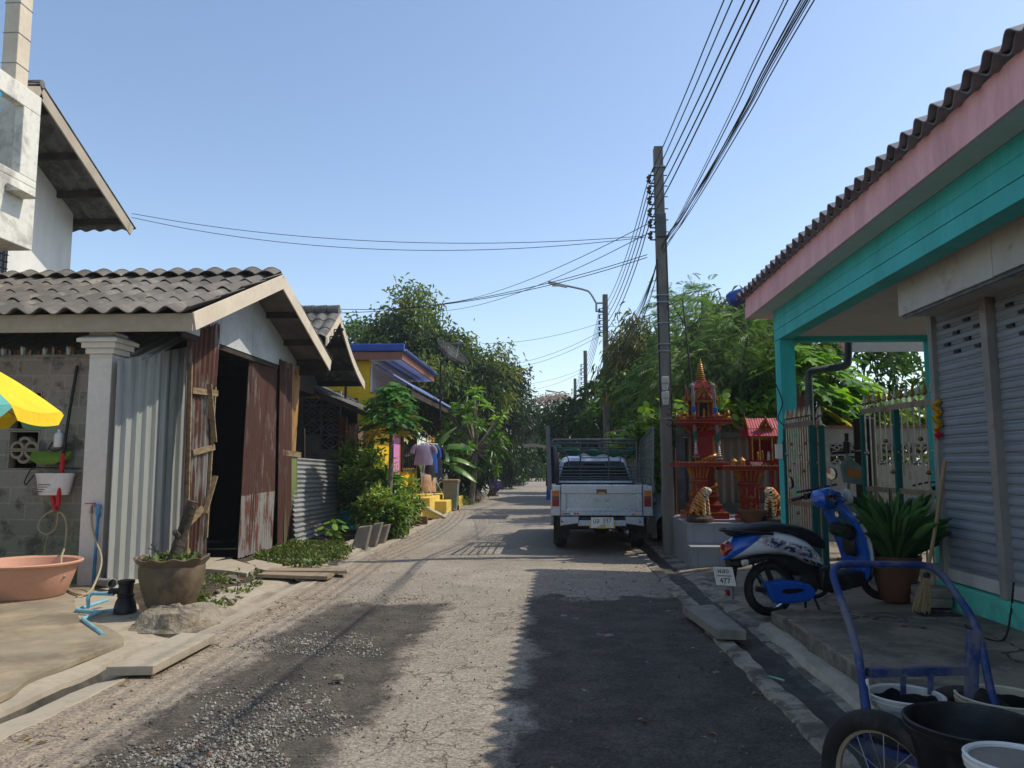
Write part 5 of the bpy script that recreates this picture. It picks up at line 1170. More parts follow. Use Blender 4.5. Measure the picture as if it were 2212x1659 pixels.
cp_ = at0(884, 1118, 18.6); ct = thing('croton_pot', 'small brown pot at the yellow steps', 'plant pot', tuple(cp_)); b = MB(); b.lathe([(0, 0), (.14, 0), (.2, .26), (.22, .28), (.19, .28), (.17, .2), (0, .2)], (0, 0, 0), 20); b.build('pot_body', M['terracotta'], ct, local=True)
bush('croton_plant', 'small croton growing in the brown pot at the yellow steps', 'shrub', cp_+Vector((0, 0, .2)), (.34, .32, .36), 40, 14, .14, .045, M['l_shrub'], rc=.08, seed=9.2, stems=6, z0=.1)
# tall reeds beyond the bin
N = 4200; yy = 25.5+10*rng.random(N); xx = -3.35-1.5*rng.random(N)**1.3 - .25*np.sin(yy*1.3); hgt = .55+.9*rng.random(N)*(np.clip((-3.2-xx)/.7, .25, 1))
pos = np.stack([xx, yy, np.zeros(N)], 1); dd = np.stack([rng.normal(size=N)*.45+.15, rng.normal(size=N)*.4-.15, np.full(N, 1.0)], 1)
k = 5; V = []; Fc = []
for i in range(k+1): V += [(-.5*(1-i/k*.95), i/k, 0), (.5*(1-i/k*.95), i/k, 0)]
for i in range(k): Fc.append((2*i, 2*i+1, 2*i+3, 2*i+2))
BLADE = (np.array(V), Fc)
o = scatter('tall_grass', BLADE, pos, dd, rnd_dir(N), hgt*1.3, .03+.02*rng.random(N), M['l_reed'], None, None, bend=.75); tag(o, 'tall grass on the verge past the grey bin', 'grass', None, 'stuff')
# weeds at the shed
def in_poly(x, y, poly):
    c = False; n = len(poly)
    for i in range(n):
        (x0, y0), (x1, y1) = poly[i], poly[i-1]
        if (y0 > y) != (y1 > y) and x < (x1-x0)*(y-y0)/(y1-y0)+x0: c = not c
    return c
zones = [([(545, 1212), (590, 1222), (680, 1228), (745, 1205), (770, 1180), (690, 1172), (640, 1172), (600, 1186), (560, 1200)], 1.0), ([(415, 1325), (425, 1250), (470, 1238), (570, 1240), (560, 1262), (520, 1290), (470, 1320), (430, 1340)], .45), ([(745, 1195), (760, 1182), (700, 1165), (650, 1168)], .5)]
pp = []
for zn, dens in zones:
    pl = [(G(u, v, .03).x, G(u, v, .03).y) for u, v in zn]; x0, x1 = min(q[0] for q in pl), max(q[0] for q in pl); y0, y1 = min(q[1] for q in pl), max(q[1] for q in pl)
    for _ in range(int(5600*dens*(x1-x0)*(y1-y0)/2.2)):
        x, y = random.uniform(x0, x1), random.uniform(y0, y1)
        if in_poly(x, y, pl) and mnoise.noise(Vector((x*3.2, y*3.2, 4))) > (.02 if dens == 1 else .08): pp.append((x, y, verge(x, y)+random.uniform(0, .09 if dens == 1 else .04)))
pp = np.array(pp); N = len(pp)
o = scatter('weeds', LEAF4, pp, rnd_dir(N, .35), rnd_dir(N, .8), .035+.04*rng.random(N), .02+.018*rng.random(N), M['l_grass'], None); tag(o, 'low green weeds in front of the rusty shed', 'weeds', None, 'stuff')
# pebbles in the dirt and gravel on the road
ph = (1+5**.5)/2
ico = np.array([(-1,ph,0),(1,ph,0),(-1,-ph,0),(1,-ph,0),(0,-1,ph),(0,1,ph),(0,-1,-ph),(0,1,-ph),(ph,0,-1),(ph,0,1),(-ph,0,-1),(-ph,0,1)])/3.8
icof = [(0,11,5),(0,5,1),(0,1,7),(0,7,10),(0,10,11),(1,5,9),(5,11,4),(11,10,2),(10,7,6),(7,1,8),(3,9,4),(3,4,2),(3,2,6),(3,6,8),(3,8,9),(4,9,5),(2,4,11),(6,2,10),(8,6,7),(9,8,1)]
ico = ico*np.array([1, 1, .55]) + np.random.default_rng(3).normal(size=ico.shape)*.085
def stones(name, pts, smin, smax, m_, label):
    pts = np.array(pts); N = len(pts); s_ = smin+(smax-smin)*rng.random(N)**2.2
    pts[:, 2] += s_*.22
    o = scatter(name, (ico, icof), pts, rnd_dir(N), rnd_dir(N, 1.5), s_*(1+.5*rng.random(N)), s_*(.8+.4*rng.random(N)), m_, None); return tag(o, label, name, None, 'stuff')
gp_ = []
def ell(u, v, ru, rv, n):
    for _ in range(n):
        a = random.uniform(0, 6.283); r_ = random.random()**.6*(1+.25*math.sin(3*a+u)); q = G(u+ru*r_*math.cos(a), v+rv*r_*math.sin(a), 0)
        gp_.append((q.x, q.y, rz(q.x, q.y)))
ell(690, 1392, 150, 26, 1100); ell(560, 1555, 190, 55, 1100); ell(470, 1620, 170, 45, 1300); ell(620, 1500, 140, 40, 350); ell(400, 1660, 170, 50, 700)
for _ in range(1700):
    x = random.gauss(-1.75, .5); y = random.uniform(2.6, 8.8)
    if x > -2.9: gp_.append((x, y, rz(x, y)))
for _ in range(420):
    x = random.uniform(-.3, 1.35); y = random.uniform(2.5, 8.9); gp_.append((x, y, rz(x, y)))
for _ in range(700):
    x = random.uniform(-2.95, 1.35); y = random.uniform(2.5, 11); gp_.append((x, y, rz(x, y)))
gs_ = gp_[-2820:]; gp_ = gp_[:-2820]; stones('grit', gs_, .005, .02, M['grit'], 'dark grit scattered over the road'); stones('gravel', gp_, .006, .023, M['gravel'], 'loose pale gravel spread over the worn road surface')
pb2 = []
for zn, dens in zones[:2]:
    pl = [(G(u, v, .03).x, G(u, v, .03).y) for u, v in zn]; x0, x1 = min(q[0] for q in pl), max(q[0] for q in pl); y0, y1 = min(q[1] for q in pl), max(q[1] for q in pl)
    for _ in range(220 if dens < 1 else 60):
        x, y = random.uniform(x0, x1), random.uniform(y0, y1)
        if in_poly(x, y, pl): pb2.append((x, y, verge(x, y)))
stones('pebbles', pb2, .012, .075, M['stone'], 'pebbles and rubble in the weedy dirt by the flower pot')
p = G(731, 1470, 0); b = MB(); b.add([tuple(Vector(v)*.085+Vector((p.x, p.y, .02))) for v in ico], icof); tag(b.build('loose_stone', M['stone']), 'single fist-sized stone on the worn left wheel track', 'stone')
p = G(412, 1258, .07); b = MB()
p = G(500, 1250, .05); b.add([tuple(Vector(v)*.17+Vector((p.x, p.y, .06))) for v in ico], icof); tag(b.build('rubble_stone', M['stone'], bevel=.01), 'rounded stone lying in the weeds near the planks', 'stone')

lt = []
for _ in range(420):
    y = random.uniform(3, 30); x = random.choice((-2.95+abs(random.gauss(0, .25)), 1.4-abs(random.gauss(0, .2)), random.uniform(-2.9, 1.4), random.uniform(-4.6, -3.9))); lt.append((x, y, (rz(x, y) if -3 < x < 1.42 else .03)+.008))
lt = np.array(lt); N = len(lt); dl = rnd_dir(N); dl[:, 2] *= .25; o = scatter('litter', LEAF4, lt, dl, rnd_dir(N, 2.5), .03+.05*rng.random(N), .015+.02*rng.random(N), M['litter'], None); tag(o, 'dry leaves and scraps along the edges of the lane', 'litter', None, 'stuff')
# -- right of the lane
c = P(1590, 782, 16.2); rt = thing('feathery_tree', 'feathery light green leucaena tree behind the spirit houses', 'tree', (c.x+.5, c.y+.3, 0))
def feather(rt, cc, cr, K, n, Ls, lm, seed):
    C_, d, q = blob_points(cc, cr, K, .5, seed, .4); N = K*n
    pos = np.repeat(C_, n, 0)+rng.normal(size=(N, 3))*.16; dd = np.repeat(d, n, 0)*.7+rnd_dir(N)*.7; dd[:, 2] = dd[:, 2]*.5+.02
    V = []; Fc = []; m_ = 9
    for i in range(m_):
        t = .08+.92*i/m_; l = .42*math.sin(math.pi*(.12+.8*t))
        for sg in (1, -1):
            o_ = len(V); V += [(0, t, -.06*t), (sg*l*.55, t+.12, -.03-.08*t), (sg*l, t+.2, -.1-.1*t), (sg*l*.5, t+.05, -.04-.08*t)]; Fc.append((o_, o_+1, o_+2, o_+3) if sg == -1 else (o_, o_+3, o_+2, o_+1))
    var = np.repeat(np.clip(.5+q*1.2+rng.normal(size=K)*.22, 0, 1), n)+rng.normal(size=N)*.12
    scatter('crown', (np.array(V), Fc), pos, dd, rnd_dir(N, 1.8), Ls*(.7+.6*rng.random(N)), Ls*(.7+.4*rng.random(N)), lm, rt, var, bend=.35)
    return C_
Cc = feather(rt, c, (1.75, 1.5, 1.25), 150, 17, .30, M['l_feather'], 3.3)
def trunk_for(rt, base, cc, Cc, tr=.09, n=10):
    b = MB(); base = Vector(base); top = Vector(cc)-Vector((0, 0, .5)); b.tube(smooth_path([base, base.lerp(top, .5)+Vector((.1, 0, 0)), top], 4), [tr*(1.2-.06*j) for j in range(9)], 8)
    for i in range(n): e = Vector(Cc[i*len(Cc)//n]); m0 = base.lerp(top, random.uniform(.6, 1)); b.tube(smooth_path([m0, m0.lerp(e, .5)+Vector((0, 0, .1)), e], 3), [tr*.45, tr*.4, tr*.36, tr*.3, tr*.24, tr*.18, tr*.1], 5)
    b.build('trunk', M['bark'], rt)
trunk_for(rt, (c.x+.5, c.y+.3, 0), c, Cc)
c = P(1500, 690, 21); rt = thing('feathery_tree', 'taller wispy leucaena rising just right of the near utility pole', 'tree', (c.x+.4, c.y, 0)); Cc = feather(rt, c-Vector((0, 0, .5)), (1.0, 1.0, 1.15), 70, 15, .33, M['l_feather'], 8.3); trunk_for(rt, (c.x+.4, c.y, 0), c, Cc, .08)
c = P(1400, 795, 25); tree('drooping_tree', 'tree with drooping yellowish leaves left of the near utility pole', 'tree', (c.x+.4, c.y, 0), c, (1.25, 1.2, 1.45), 100, 60, .30, .042, M['l_droop'], droop=1.2, rc=.25, seed=3.1, lump=.5)
c = P(1590, 715, 22); tree('drooping_tree', 'tree with drooping straw-coloured leaves above the feathery tree', 'tree', (c.x+.4, c.y, 0), c, (1.5, 1.2, .85), 80, 60, .30, .04, M['l_droop'], droop=1.2, rc=.25, seed=5.8, lump=.4)
c = P(1460, 855, 21.5); tree('broadleaf_tree', 'shady broadleaf tree low behind the utility pole', 'tree', (c.x+.2, c.y, 0), c, (1.5, 1.2, 1.05), 90, 60, .2, .085, M['l_mid'], droop=.3, rc=.25, seed=9.4)
c = P(1290, 885, 33); whorl_tree('plumeria_tree', 'dark plumeria tree behind the pickup truck', 'plumeria', (c.x+.3, c.y, 0), c, (1.45, 1.4, 1.25), 80, 14, .40, .11, M['l_mid'], seed=6.6)
c = P(1345, 905, 29); tree('broadleaf_tree', 'leafy tree above the green vine right of the pickup', 'tree', (c.x+.2, c.y, 0), c, (1.1, 1.1, .95), 70, 55, .22, .10, M['l_mid'], droop=.3, rc=.22, seed=12.2)
c = P(1262, 930, 39); tree('broadleaf_tree', 'dark tree filling the gap above the pickup cab', 'tree', (c.x+.5, c.y, 0), c, (2.2, 1.6, 1.5), 90, 55, .3, .12, M['l_dark'], droop=.3, rc=.3, seed=13.7)
# bare flowering plumeria
base = P(1205, 1000, 50); base.z = 0; rt = thing('bare_plumeria', 'leafless plumeria with pale pink flowers beside the lane end', 'plumeria', tuple(base))
b = MB(); tips = []
def branch(p, d, L, r, k):
    e = p + d*L; b.tube([p, p.lerp(e, .5)+Vector((random.uniform(-1, 1), random.uniform(-1, 1), 0))*.05*L, e], [r, r*.85, r*.72], 6, cap=(k == 0))
    if k == 0: tips.append((e, d)); return
    for i in range(3 if k > 1 else 2):
        a = i*2.1+random.uniform(0, 1.2); s_ = Vector((math.cos(a), math.sin(a), 0)); branch(e, (d*.75+s_*.6+Vector((0, 0, .18))).normalized(), L*.74, r*.66, k-1)
top = P(1205, 955, 50); b.tube([base, top], [.16, .13], 8); branch(top, Vector((-.1, 0, 1)), 1.05, .12, 5); b.build('trunk', M['bark_pale'], rt)
tp2 = np.array([t[0] for t in tips]); N = len(tp2)*6; pos = np.repeat(tp2, 6, 0)+rng.normal(size=(N, 3))*.1
scatter('flowers', LEAF4, pos, rnd_dir(N, .3), rnd_dir(N, .5), .12, .09, M['flower'], rt)
# creeper over fence and wires
def creeper(label, pts, r, n, L=.12, seed=1):
    p0 = Vector(pts[0]); rt = thing('creeper', label, 'climbing plant', (p0.x, p0.y, 0)); pth = smooth_path(pts, 8); N = n; idx = rng.integers(0, len(pth), N); C_ = np.array([tuple(q) for q in pth])[idx]
    pos = C_+rng.normal(size=(N, 3))*np.array(r); d_ = rnd_dir(N, -.25); tv = [(0, 0, 0)]+[(.55*math.sin(a)*(1.1-.3*math.cos(a*2)), .45+.55*math.cos(a), -.08*abs(math.sin(a))) for a in np.linspace(-2.7, 2.7, 11)]
    scatter('foliage', (np.array(tv), [(0, i+1, i) for i in range(1, 11)]), pos, d_, np.stack([rng.normal(size=N)*.4+.3, rng.normal(size=N)*.4-.2, np.full(N, 1.0)], 1), L*(.5+.8*rng.random(N)), L*(.5+.7*rng.random(N)), M['l_vine'], rt, np.clip(.5+.4*mnoise.noise(Vector((seed, 0, 0)))+rng.normal(size=N)*.25, 0, 1))
    b = MB(); b.tube(pth, .012, 5); b.tube([Vector((p0.x, p0.y, 0)), p0], .015, 6); b.build('stem', M['bark'], rt); return rt
creeper('bright green vine trailing over the wire beside the pickup cage', [P(1455, 900, 15.6), P(1420, 920, 15.8), P(1385, 940, 16), P(1345, 965, 16.4)], (.16, .3, .13), 1500, .115)
creeper('bright green vine hanging down behind the near utility pole', [P(1450, 905, 15.4), P(1440, 950, 15.4), P(1435, 1000, 15.4), P(1420, 1030, 15.4)], (.14, .25, .2), 900, .115, 2)
creeper('bright green vine running along the top of the fence behind the spirit houses', [P(1450, 905, 14.5), P(1520, 905, 14.5), P(1580, 900, 14.5), P(1665, 905, 14.5)], (.3, .2, .12), 2200, .125, 3)
creeper('bright leaves peeping over the white garden wall', [P(1782, 925, 15.0), P(1850, 935, 15.0), P(1930, 935, 15.0), P(2040, 930, 15.0)], (.3, .16, .22), 1500, .15, 5)
# papayas and bananas seen through the gate
papaya('papaya_tree', 'young papaya with yellow-green leaves behind the left gate leaf', at0(1722, 1000, 14.6), P(1722, 815, 14.6), 34, .85, .52, M['l_papaya'], seed=8, lo=-40, hi=70)
papaya('papaya_tree', 'papaya with sunlit lobed leaves in the middle of the gateway', at0(1800, 1000, 15.6), P(1790, 850, 15.6), 38, .9, .55, M['l_papaya'], seed=11, lo=-45, hi=70)
papaya('papaya_tree', 'papaya crown close under the porch ceiling beside the teal column', at0(1745, 1000, 16.6), P(1750, 760, 16.6), 34, .9, .46, M['l_papaya_d'], seed=14, lo=-50, hi=75)
banana('banana_plant', 'banana plant with torn leaves at the right of the gateway', at0(1945, 1000, 16.2), [(3.0, .35, 1.7, .36, .9, (2, 4)), (-.2, .35, 1.5, .36, .9, (2, 5)), (3.5, .05, 1.6, .34, .7, (2, 4)), (2.4, .8, 1.6, .34, 1.2, (2, 5)), (-.6, .75, 1.6, .34, 1.3, (2, 4)), (4.4, .25, 1.3, .34, 1.0, (2, 5)), (5.2, .3, 1.4, .34, 1.0, (2, 4)), (3.3, .8, 1.7, .34, 1.5, (2, 4)), (.1, .0, 1.5, .34, .6, (2, 5)), (3.9, -.2, 1.3, .32, .5, (2, 5)), (2.9, -.25, 1.4, .32, .4, (2, 4)), (5.8, -.15, 1.3, .32, .5, (2, 5))], 3.0, .12, M['l_banana'], 'bananas in the yard')
banana('banana_plant', 'banana plant with darker leaves behind the gateway middle', at0(1868, 1000, 17.2), [(2.9, .3, 1.5, .36, .9, (3, 6)), (.1, .3, 1.5, .36, .9, (3, 6)), (4.2, .2, 1.3, .36, .9, (3, 6)), (5.0, -.1, 1.3, .36, .7, (3, 6)), (.3, -.2, 1.4, .34, .6, (3, 6)), (1.4, .9, 1.7, .34, 1.3, (3, 6)), (-1.0, .4, 1.6, .36, 1.3, (3, 6)), (3.9, .8, 1.6, .34, 1.5, (3, 6)), (5.2, .9, 1.6, .34, 1.5, (3, 6))], 2.3, .12, M['l_banana'], 'bananas in the yard')
c = P(1760, 850, 19); tree('broadleaf_tree', 'dark tree screening the back of the yard', 'tree', (c.x+1, c.y, 0), c+Vector((.8, 0, 0)), (2.4, 1.0, 1.5), 90, 60, .24, .11, M['l_mid'], rc=.28, seed=15.5)
# houses half hidden on the right
fh = thing('hidden_house', 'dark-roofed house half hidden behind the trees right of the lane', 'house', (4.6, 33, 0))
pz = P(1330, 762, 30)
b = MB(); b.bx(3.2, 8, 30.6, 36, 0, 4.6); b.build('wall', M['pole_concrete'], fh)
b = MB(); z_ = P(1360, 798, 30).z; b.prism([(30, z_), (36.6, z_), (33.3, z_+1.5)], 'x', P(1322, 800, 30).x, 9); b.build('roof', M['cpac'], fh, bevel=.02)
b = MB(); b.bx(P(1312, 900, 30).x, P(1322, 900, 30).x, 30, 30.3, 0, z_); b.build('column', M['dark_teal'], fh)
# ================================================================== RIGHT SIDE
shp = thing('shop_house', 'teal and pink shop house with grey tiled eave and closed roller shutters', 'building', (6, 5, 0))
XFA = 2.93
fb = PX(1610, 690, XFA); ZF0 = fb.z; ZF1 = ZF0+.29; YE = fb.y
c1 = P(1673, 738, YE-.55); XC = c1.x; ZB = c1.z; YC = c1.y
def skew(b):                                           # the eave is not quite square to the lane
    a = R(-.97); c, s_ = math.cos(a), math.sin(a); b.v = [(XFA+(x-XFA)*c-(y-YE)*s_, YE+(x-XFA)*s_+(y-YE)*c, z) for x, y, z in b.v]
b = MB(); b.corr((2.80, YE+.12, ZF1+.05), (2.80, -3, ZF1+.05), (9.5, -3, ZF1+2.0), (9.5, YE+.12, ZF1+2.0), .235, .037, 1, .008, 0, 'sin', 0, 0, 12)
b.corr((2.86, YE+.12, ZF1+.035), (2.86, -3, ZF1+.035), (4.2, -3, ZF1+.425), (4.2, YE+.12, ZF1+.425), .235, .037, 1, .012, 0, 'sin', 0, 0, 12)
skew(b); rf = b.build('roof', M['cpac'], shp)
b = MB(); b.tube([(2.72, YE+.16, ZF1+.04), (2.78, YE+.16, ZF1+.06), (9.5, YE+.16, ZF1+2.03)], [.09, .12, .12], 12); skew(b); b.build('verge_cap', M['blue_tile'], rf)
b = MB(); b.bx(XFA, XFA+.025, -3, YE, ZF0, ZF0+.185); b.bx(XFA+.008, XFA+.03, -3, YE-.004, ZF0+.19, ZF1+.02); b.prism([(XFA+.03, ZF0), (9.5, ZF0), (9.5, ZF1+1.9), (XFA+.03, ZF1)], 'y', YE-.03, YE); skew(b); b.build('fascia', M['pink'], shp)
b = MB(); b.bx(XFA+.026, XC, -3, YE-.03, ZF0+.008, ZF0+.03); skew(b); b.build('soffit', M['soffit'], shp)
hB = (ZF0+.006-ZB)/3
b = MB()
for k in range(3): b.bx(XC+(.004 if k != 1 else 0), XC+.2, -3, YC, ZB+k*hB+(.003 if k else 0), ZB+(k+1)*hB-.003)
skew(b); b.build('beam', M['teal'], shp)
b = MB(); b.bx(XC+.2, 9, YC-.18, YC, ZB-.02, ZB+.2); b.build('beam', M['teal'], shp)
b = MB(); b.bx(XC+.2, 9, -3, YC-.18, ZB+.045, ZB+.07); b.build('ceiling', M['ceiling_grey'], shp)
xcr = P(1707, 800, YC).x
b = MB(); b.bx(XC, xcr, YC-.24, YC, .0, ZB-.003); b.build('column', M['teal'], shp, bevel=.006)
xr0 = P(1997, 800, YC).x; b = MB(); b.bx(xr0, xr0+.24, YC-.24, YC-.0, .0, ZB-.022); b.build('column', M['teal'], shp, bevel=.006)
# shutters
XSH = 3.8
s0 = PX(2042, 1240, XSH).y; s1 = PX(2172, 1200, XSH).y; yco = PX(2022, 1000, XSH).y
b = MB(); b.bx(XSH-.01, 9, s0+.06, yco+.015, .1, ZB+.02); b.build('wall', M['teal'], shp, bevel=.005)
b = MB(); b.bx(XSH+.3, 9, -3, s0+.055, .1, ZB+.03); b.build('inner_wall', M['ceiling_grey'], shp)
zpl = PX(2033, 1251, XSH).z
b = MB(); b.bx(XSH-.05, XSH+.3, -3, s0+.08, .0, zpl); b.build('plinth', M['teal_light'], shp, bevel=.012)
zbx0 = PX(1940, 685, 3.42).z; zbx1 = PX(1937, 590, 3.42).z+.09; ybx = PX(1939, 640, 3.42).y; ymid = PX(2142, 560, 3.42).y
def shutter(y0, y1):
    z0, z1 = zpl+.13, zbx0+.05; nz = int((z1-z0)/.088*10)
    def fn(p, q):
        z = z0+q*(z1-z0); t = ((z-z0)/.088) % 1; o = 0
        if t < .12: o = -.012*math.sin(math.pi*t/.12)
        elif .24 < t < .36: o = -.012*math.sin(math.pi*(t-.24)/.12)
        elif t > .36: o = .004*math.sin(math.pi*(t-.36)/.64)
        return Vector((XSH+.02-o, y1-(y1-y0)*p, z))
    b = MB(); b.solid(fn, 2, nz, .002, 0, True); o = b.build('shutter', M['shutter'], shp, sharp=50)
    b = MB(); b.bx(XSH-.005, XSH+.03, y0, y1, zpl+.012, zpl+.128); b.build('bottom_rail', M['box_panel'], o, bevel=.006)
    b = MB(); random.seed(5)
    for k in range(8):
        y = y1-.22-(k//4)*.36-(k % 2)*.17; z = z1-.17-(k % 4)*.088
        if y > y0+.1: b.bx(XSH-.004, XSH+.0175, y-.045, y+.045, z-.014, z+.014)
    b.each('vent_slot', M['ink'], o); return o
shutter(s1+.05, s0-.05); shutter(2.2, s1-.05)
b = MB(); b.bx(XSH-.03, XSH+.06, s0-.05, s0+.02, zpl, zbx0+.2); b.bar((XSH-.01, s1-.03, zpl), (XSH-.01, s1+.03, zbx0+.2), .09, .1, (0, 1, 0)); b.each('guide_rail', M['shutter_frame'], shp, bevel=.004)
b = MB(); b.bx(3.42, XSH+.2, ymid+.004, ybx, zbx0, zbx1); o = b.build('shutter_housing', M['box_panel'], shp, bevel=.004)
b = MB(); b.bx(3.42, XSH+.2, -2, ymid-.004, zbx0+.006, zbx1+.02); b.build('shutter_housing', M['box_panel'], shp, bevel=.004)
b = MB(); b.bx(3.44, 3.46, -1.9, ybx-.05, zbx0-.03, zbx0-.001); b.build('housing_lip', M['grey_steel'], shp)
ra_ = P(1838, 760, 12.7); rb2 = P(1806, 738, 12.7)
b = MB(); b.prism([(ra_.x, ra_.z), (rb2.x, rb2.z+.15), (9, rb2.z+.3), (9, ra_.z)], 'y', 12.7, 12.75); b.build('rear_canopy', M['soffit'], shp)
b = MB(); b.bar((ra_.x-.03, 12.68, ra_.z-.03), (rb2.x-.03, 12.68, rb2.z+.2), .04, .10); b.build('rear_fascia', M['pink'], shp)
b = MB(); yp = YC+.5; b.tube(rounded([P(1833, 740, yp), P(1832, 790, yp), P(1746, 803, yp), P(1750, 900, yp), P(1756, 1130, yp)], .09), .055, 12); b.build('rain_pipe', M['grey_steel'], shp)
b = MB(); b.tube(smooth_path([P(1676, 830, YC-.25), P(1690, 870, YC-.27), P(1681, 905, YC-.27), P(1702, 930, YC-.3), P(1690, 960, YC-.27), P(1696, 1010, YC-.27)], 5), .008, 5); b.build('dangling_cable', M['wire'], shp)
b = MB(); q = P(1682, 975, YC-.25); b.bx(q.x-.05, q.x+.05, YC-.28, YC-.242, q.z-.1, q.z+.1); b.build('switch_box', M['plate'], shp, bevel=.006)
q = PX(2024, 895, XSH-.03); ga = thing('door_garland', 'small yellow and red garland hanging on the teal shop corner', 'garland', tuple(q)); b = MB()
for k in range(14):
    a = k*1.1; b.lathe([(0, -.03), (.035, 0), (0, .03)], (q.x+.02*math.cos(a), q.y+.03*math.sin(a), q.z+.12-k*.02), 6)
b.build('blossom_cord', M['tinsel'], ga); b = MB(); b.lathe([(0, -.05), (.04, 0), (0, .05)], (q.x, q.y, q.z-.2), 8); b.build('tassel', M['red_plastic'], ga)
# platform ahead of the shop
b = MB(); b.prism([(1.93, -3), (2.02, 6.9), (1.98, 7.25), (2.1, 7.36), (2.6, 7.32), (3.4, 7.25), (3.9, 7.2), (3.9, -3)], 'z', -.1, .165)
o = b.build('pavement', M['apron'], loc=(0, 0, 0), bevel=.02); o.data.materials.append(M['rough_side'])
for p_ in o.data.polygons:
    if abs(p_.normal.z) < .5: p_.material_index = 1
tag(o, None, None, None, 'structure')
strip('pavement_footing', M['concrete_pale'], [(1.82, -.05), (1.87, .03), (1.96, .045), (2.03, .05)], 2, 7.3, .12, .06)
slab('concrete_slab', ((1474, 1308), (1542, 1306), (1612, 1362), (1549, 1360)), .11, .08, M['concrete_grey'], 'pale concrete slab lying over the right gutter beside the scooter', 'slab')
b = MB(); a_ = G(1640, 1455, .0); b.tube([a_+Vector((0, 0, .0)), G(1694, 1470, .01)], .008, 6); tag(b.build('green_straw', mat('mint_plastic', '7fae8f', .5, .1, 4, 0)), 'thin mint green plastic straw lying in the right gutter', 'straw')

# gate leaves
def gate(label, p0, p1, ztop, n, mid, z0=.18, group=None, npost=2):
    p0 = Vector((*p0, 0)); p1 = Vector((*p1, 0)); rt = thing('gate_leaf', label, 'gate', tuple(p0), 0, group); d = p1-p0
    b = MB()
    for z in (ztop, mid, z0+.06): b.bar(p0+Vector((0, 0, z)), p1+Vector((0, 0, z)), .03, .06)
    b.each('rail', M['steel_bar'], rt)
    for k in range(npost):
        q = p0 + d*(k/(npost-1)); b = MB(); b.bar(q+Vector((0, 0, z0-.05)), q+Vector((0, 0, ztop-.035)), .06, .05, (0, 1, 0)); b.build('gate_post', M['dark_teal'], rt)
    for k in range(n):
        q = p0 + d*((k+.5)/n); b = MB(); b.tube([q+Vector((0, 0, z0+.02)), q+Vector((0, 0, ztop+.1))], .011, 8)
        b.lathe([(.012, 0), (.028, .02), (.026, .03), (.0, .15)], q+Vector((0, 0, ztop+.08)), 8, 1 if k % 2 else 0)
        zk = [1.62, 1.4, 1.75, 1.5, .85, 1.0][k % 6]; b.lathe([(0, -.03), (.026, -.012), (.03, 0), (.026, .012), (0, .03)], q+Vector((0, 0, zk)), 10, 1 if k % 3 else 0)
        b.build('bar', [M['steel_bar'], M['bronze']], rt)
    return rt
ga0 = P(2020, 866, s0+.18); ga1 = P(1863, 893, 9.6)
gate('spear-topped steel gate leaf standing open beside the roller shutter', (ga0.x, ga0.y), (ga1.x, ga1.y), ga0.z, 13, PX(2033, 1067, ga0.x).z, .18, 'gate leaves', 3)
gl0 = P(1696, 921, YC-.28); gl1 = P(1752, 912, 9.75)
gate('folded steel gate leaf hinged on the teal column by the spirit houses', (gl0.x, gl0.y), (gl1.x, gl1.y), gl0.z, 11, .98, .18, 'gate leaves')
gate('narrow gate leaf folded behind the hinged one near the scooter mirror', (gl1.x+.12, gl1.y), (gl1.x+.34, gl1.y+.8), gl0.z, 4, .98, .18, 'gate leaves')
b = MB(); A, B_, C_, D = P(1708, 908, 11.9), P(1745, 906, 12.0), P(1745, 855, 12.0), P(1706, 858, 11.9); b.quadbox(A-Vector((0, 0, 1.9)), B_-Vector((0, 0, 1.9)), C_, D, .01); tag(b.build('rusty_sheet', M['rusty_sign']), 'rusty peeling metal sheet standing behind the left gate leaf', 'metal sheet')
# garden wall
YG = 14.2; gw = thing('garden_wall', 'white garden wall with a row of vent blocks behind the gate', 'wall', (6.5, YG, 0))
x0 = P(1774, 925, YG).x; ztw = P(1850, 925, YG).z; zv1 = P(1850, 958, YG).z; zv0 = P(1850, 1006, YG).z
b = MB(); b.bx(x0, 11, YG, YG+.12, 0, zv0); b.bx(x0, 11, YG, YG+.12, zv1, ztw); b.build('wall_panel', M['white_paint'], gw)
n_ = 12; wv = (zv1-zv0)/2*1.5
for k in range(n_):
    for j in range(2):
        if x0+.12+(k+1)*wv > 10.9: continue
        b = MB(); vent_scale(b, x0+.12+k*wv+.003, x0+.12+(k+1)*wv-.003, zv0+j*(zv1-zv0)/2+.003, zv0+(j+1)*(zv1-zv0)/2-.003, YG+.005, YG+.11, j == 0); b.build('vent_block', M['white_paint'], gw)
b = MB(); b.bx(x0, x0+.12, YG+.004, YG+.116, zv0, zv1); b.build('pier', M['white_paint'], gw)
b = MB(); b.bx(x0-.02, 11, YG-.03, YG+.15, ztw, ztw+.05); b.build('coping', M['brick'], gw)
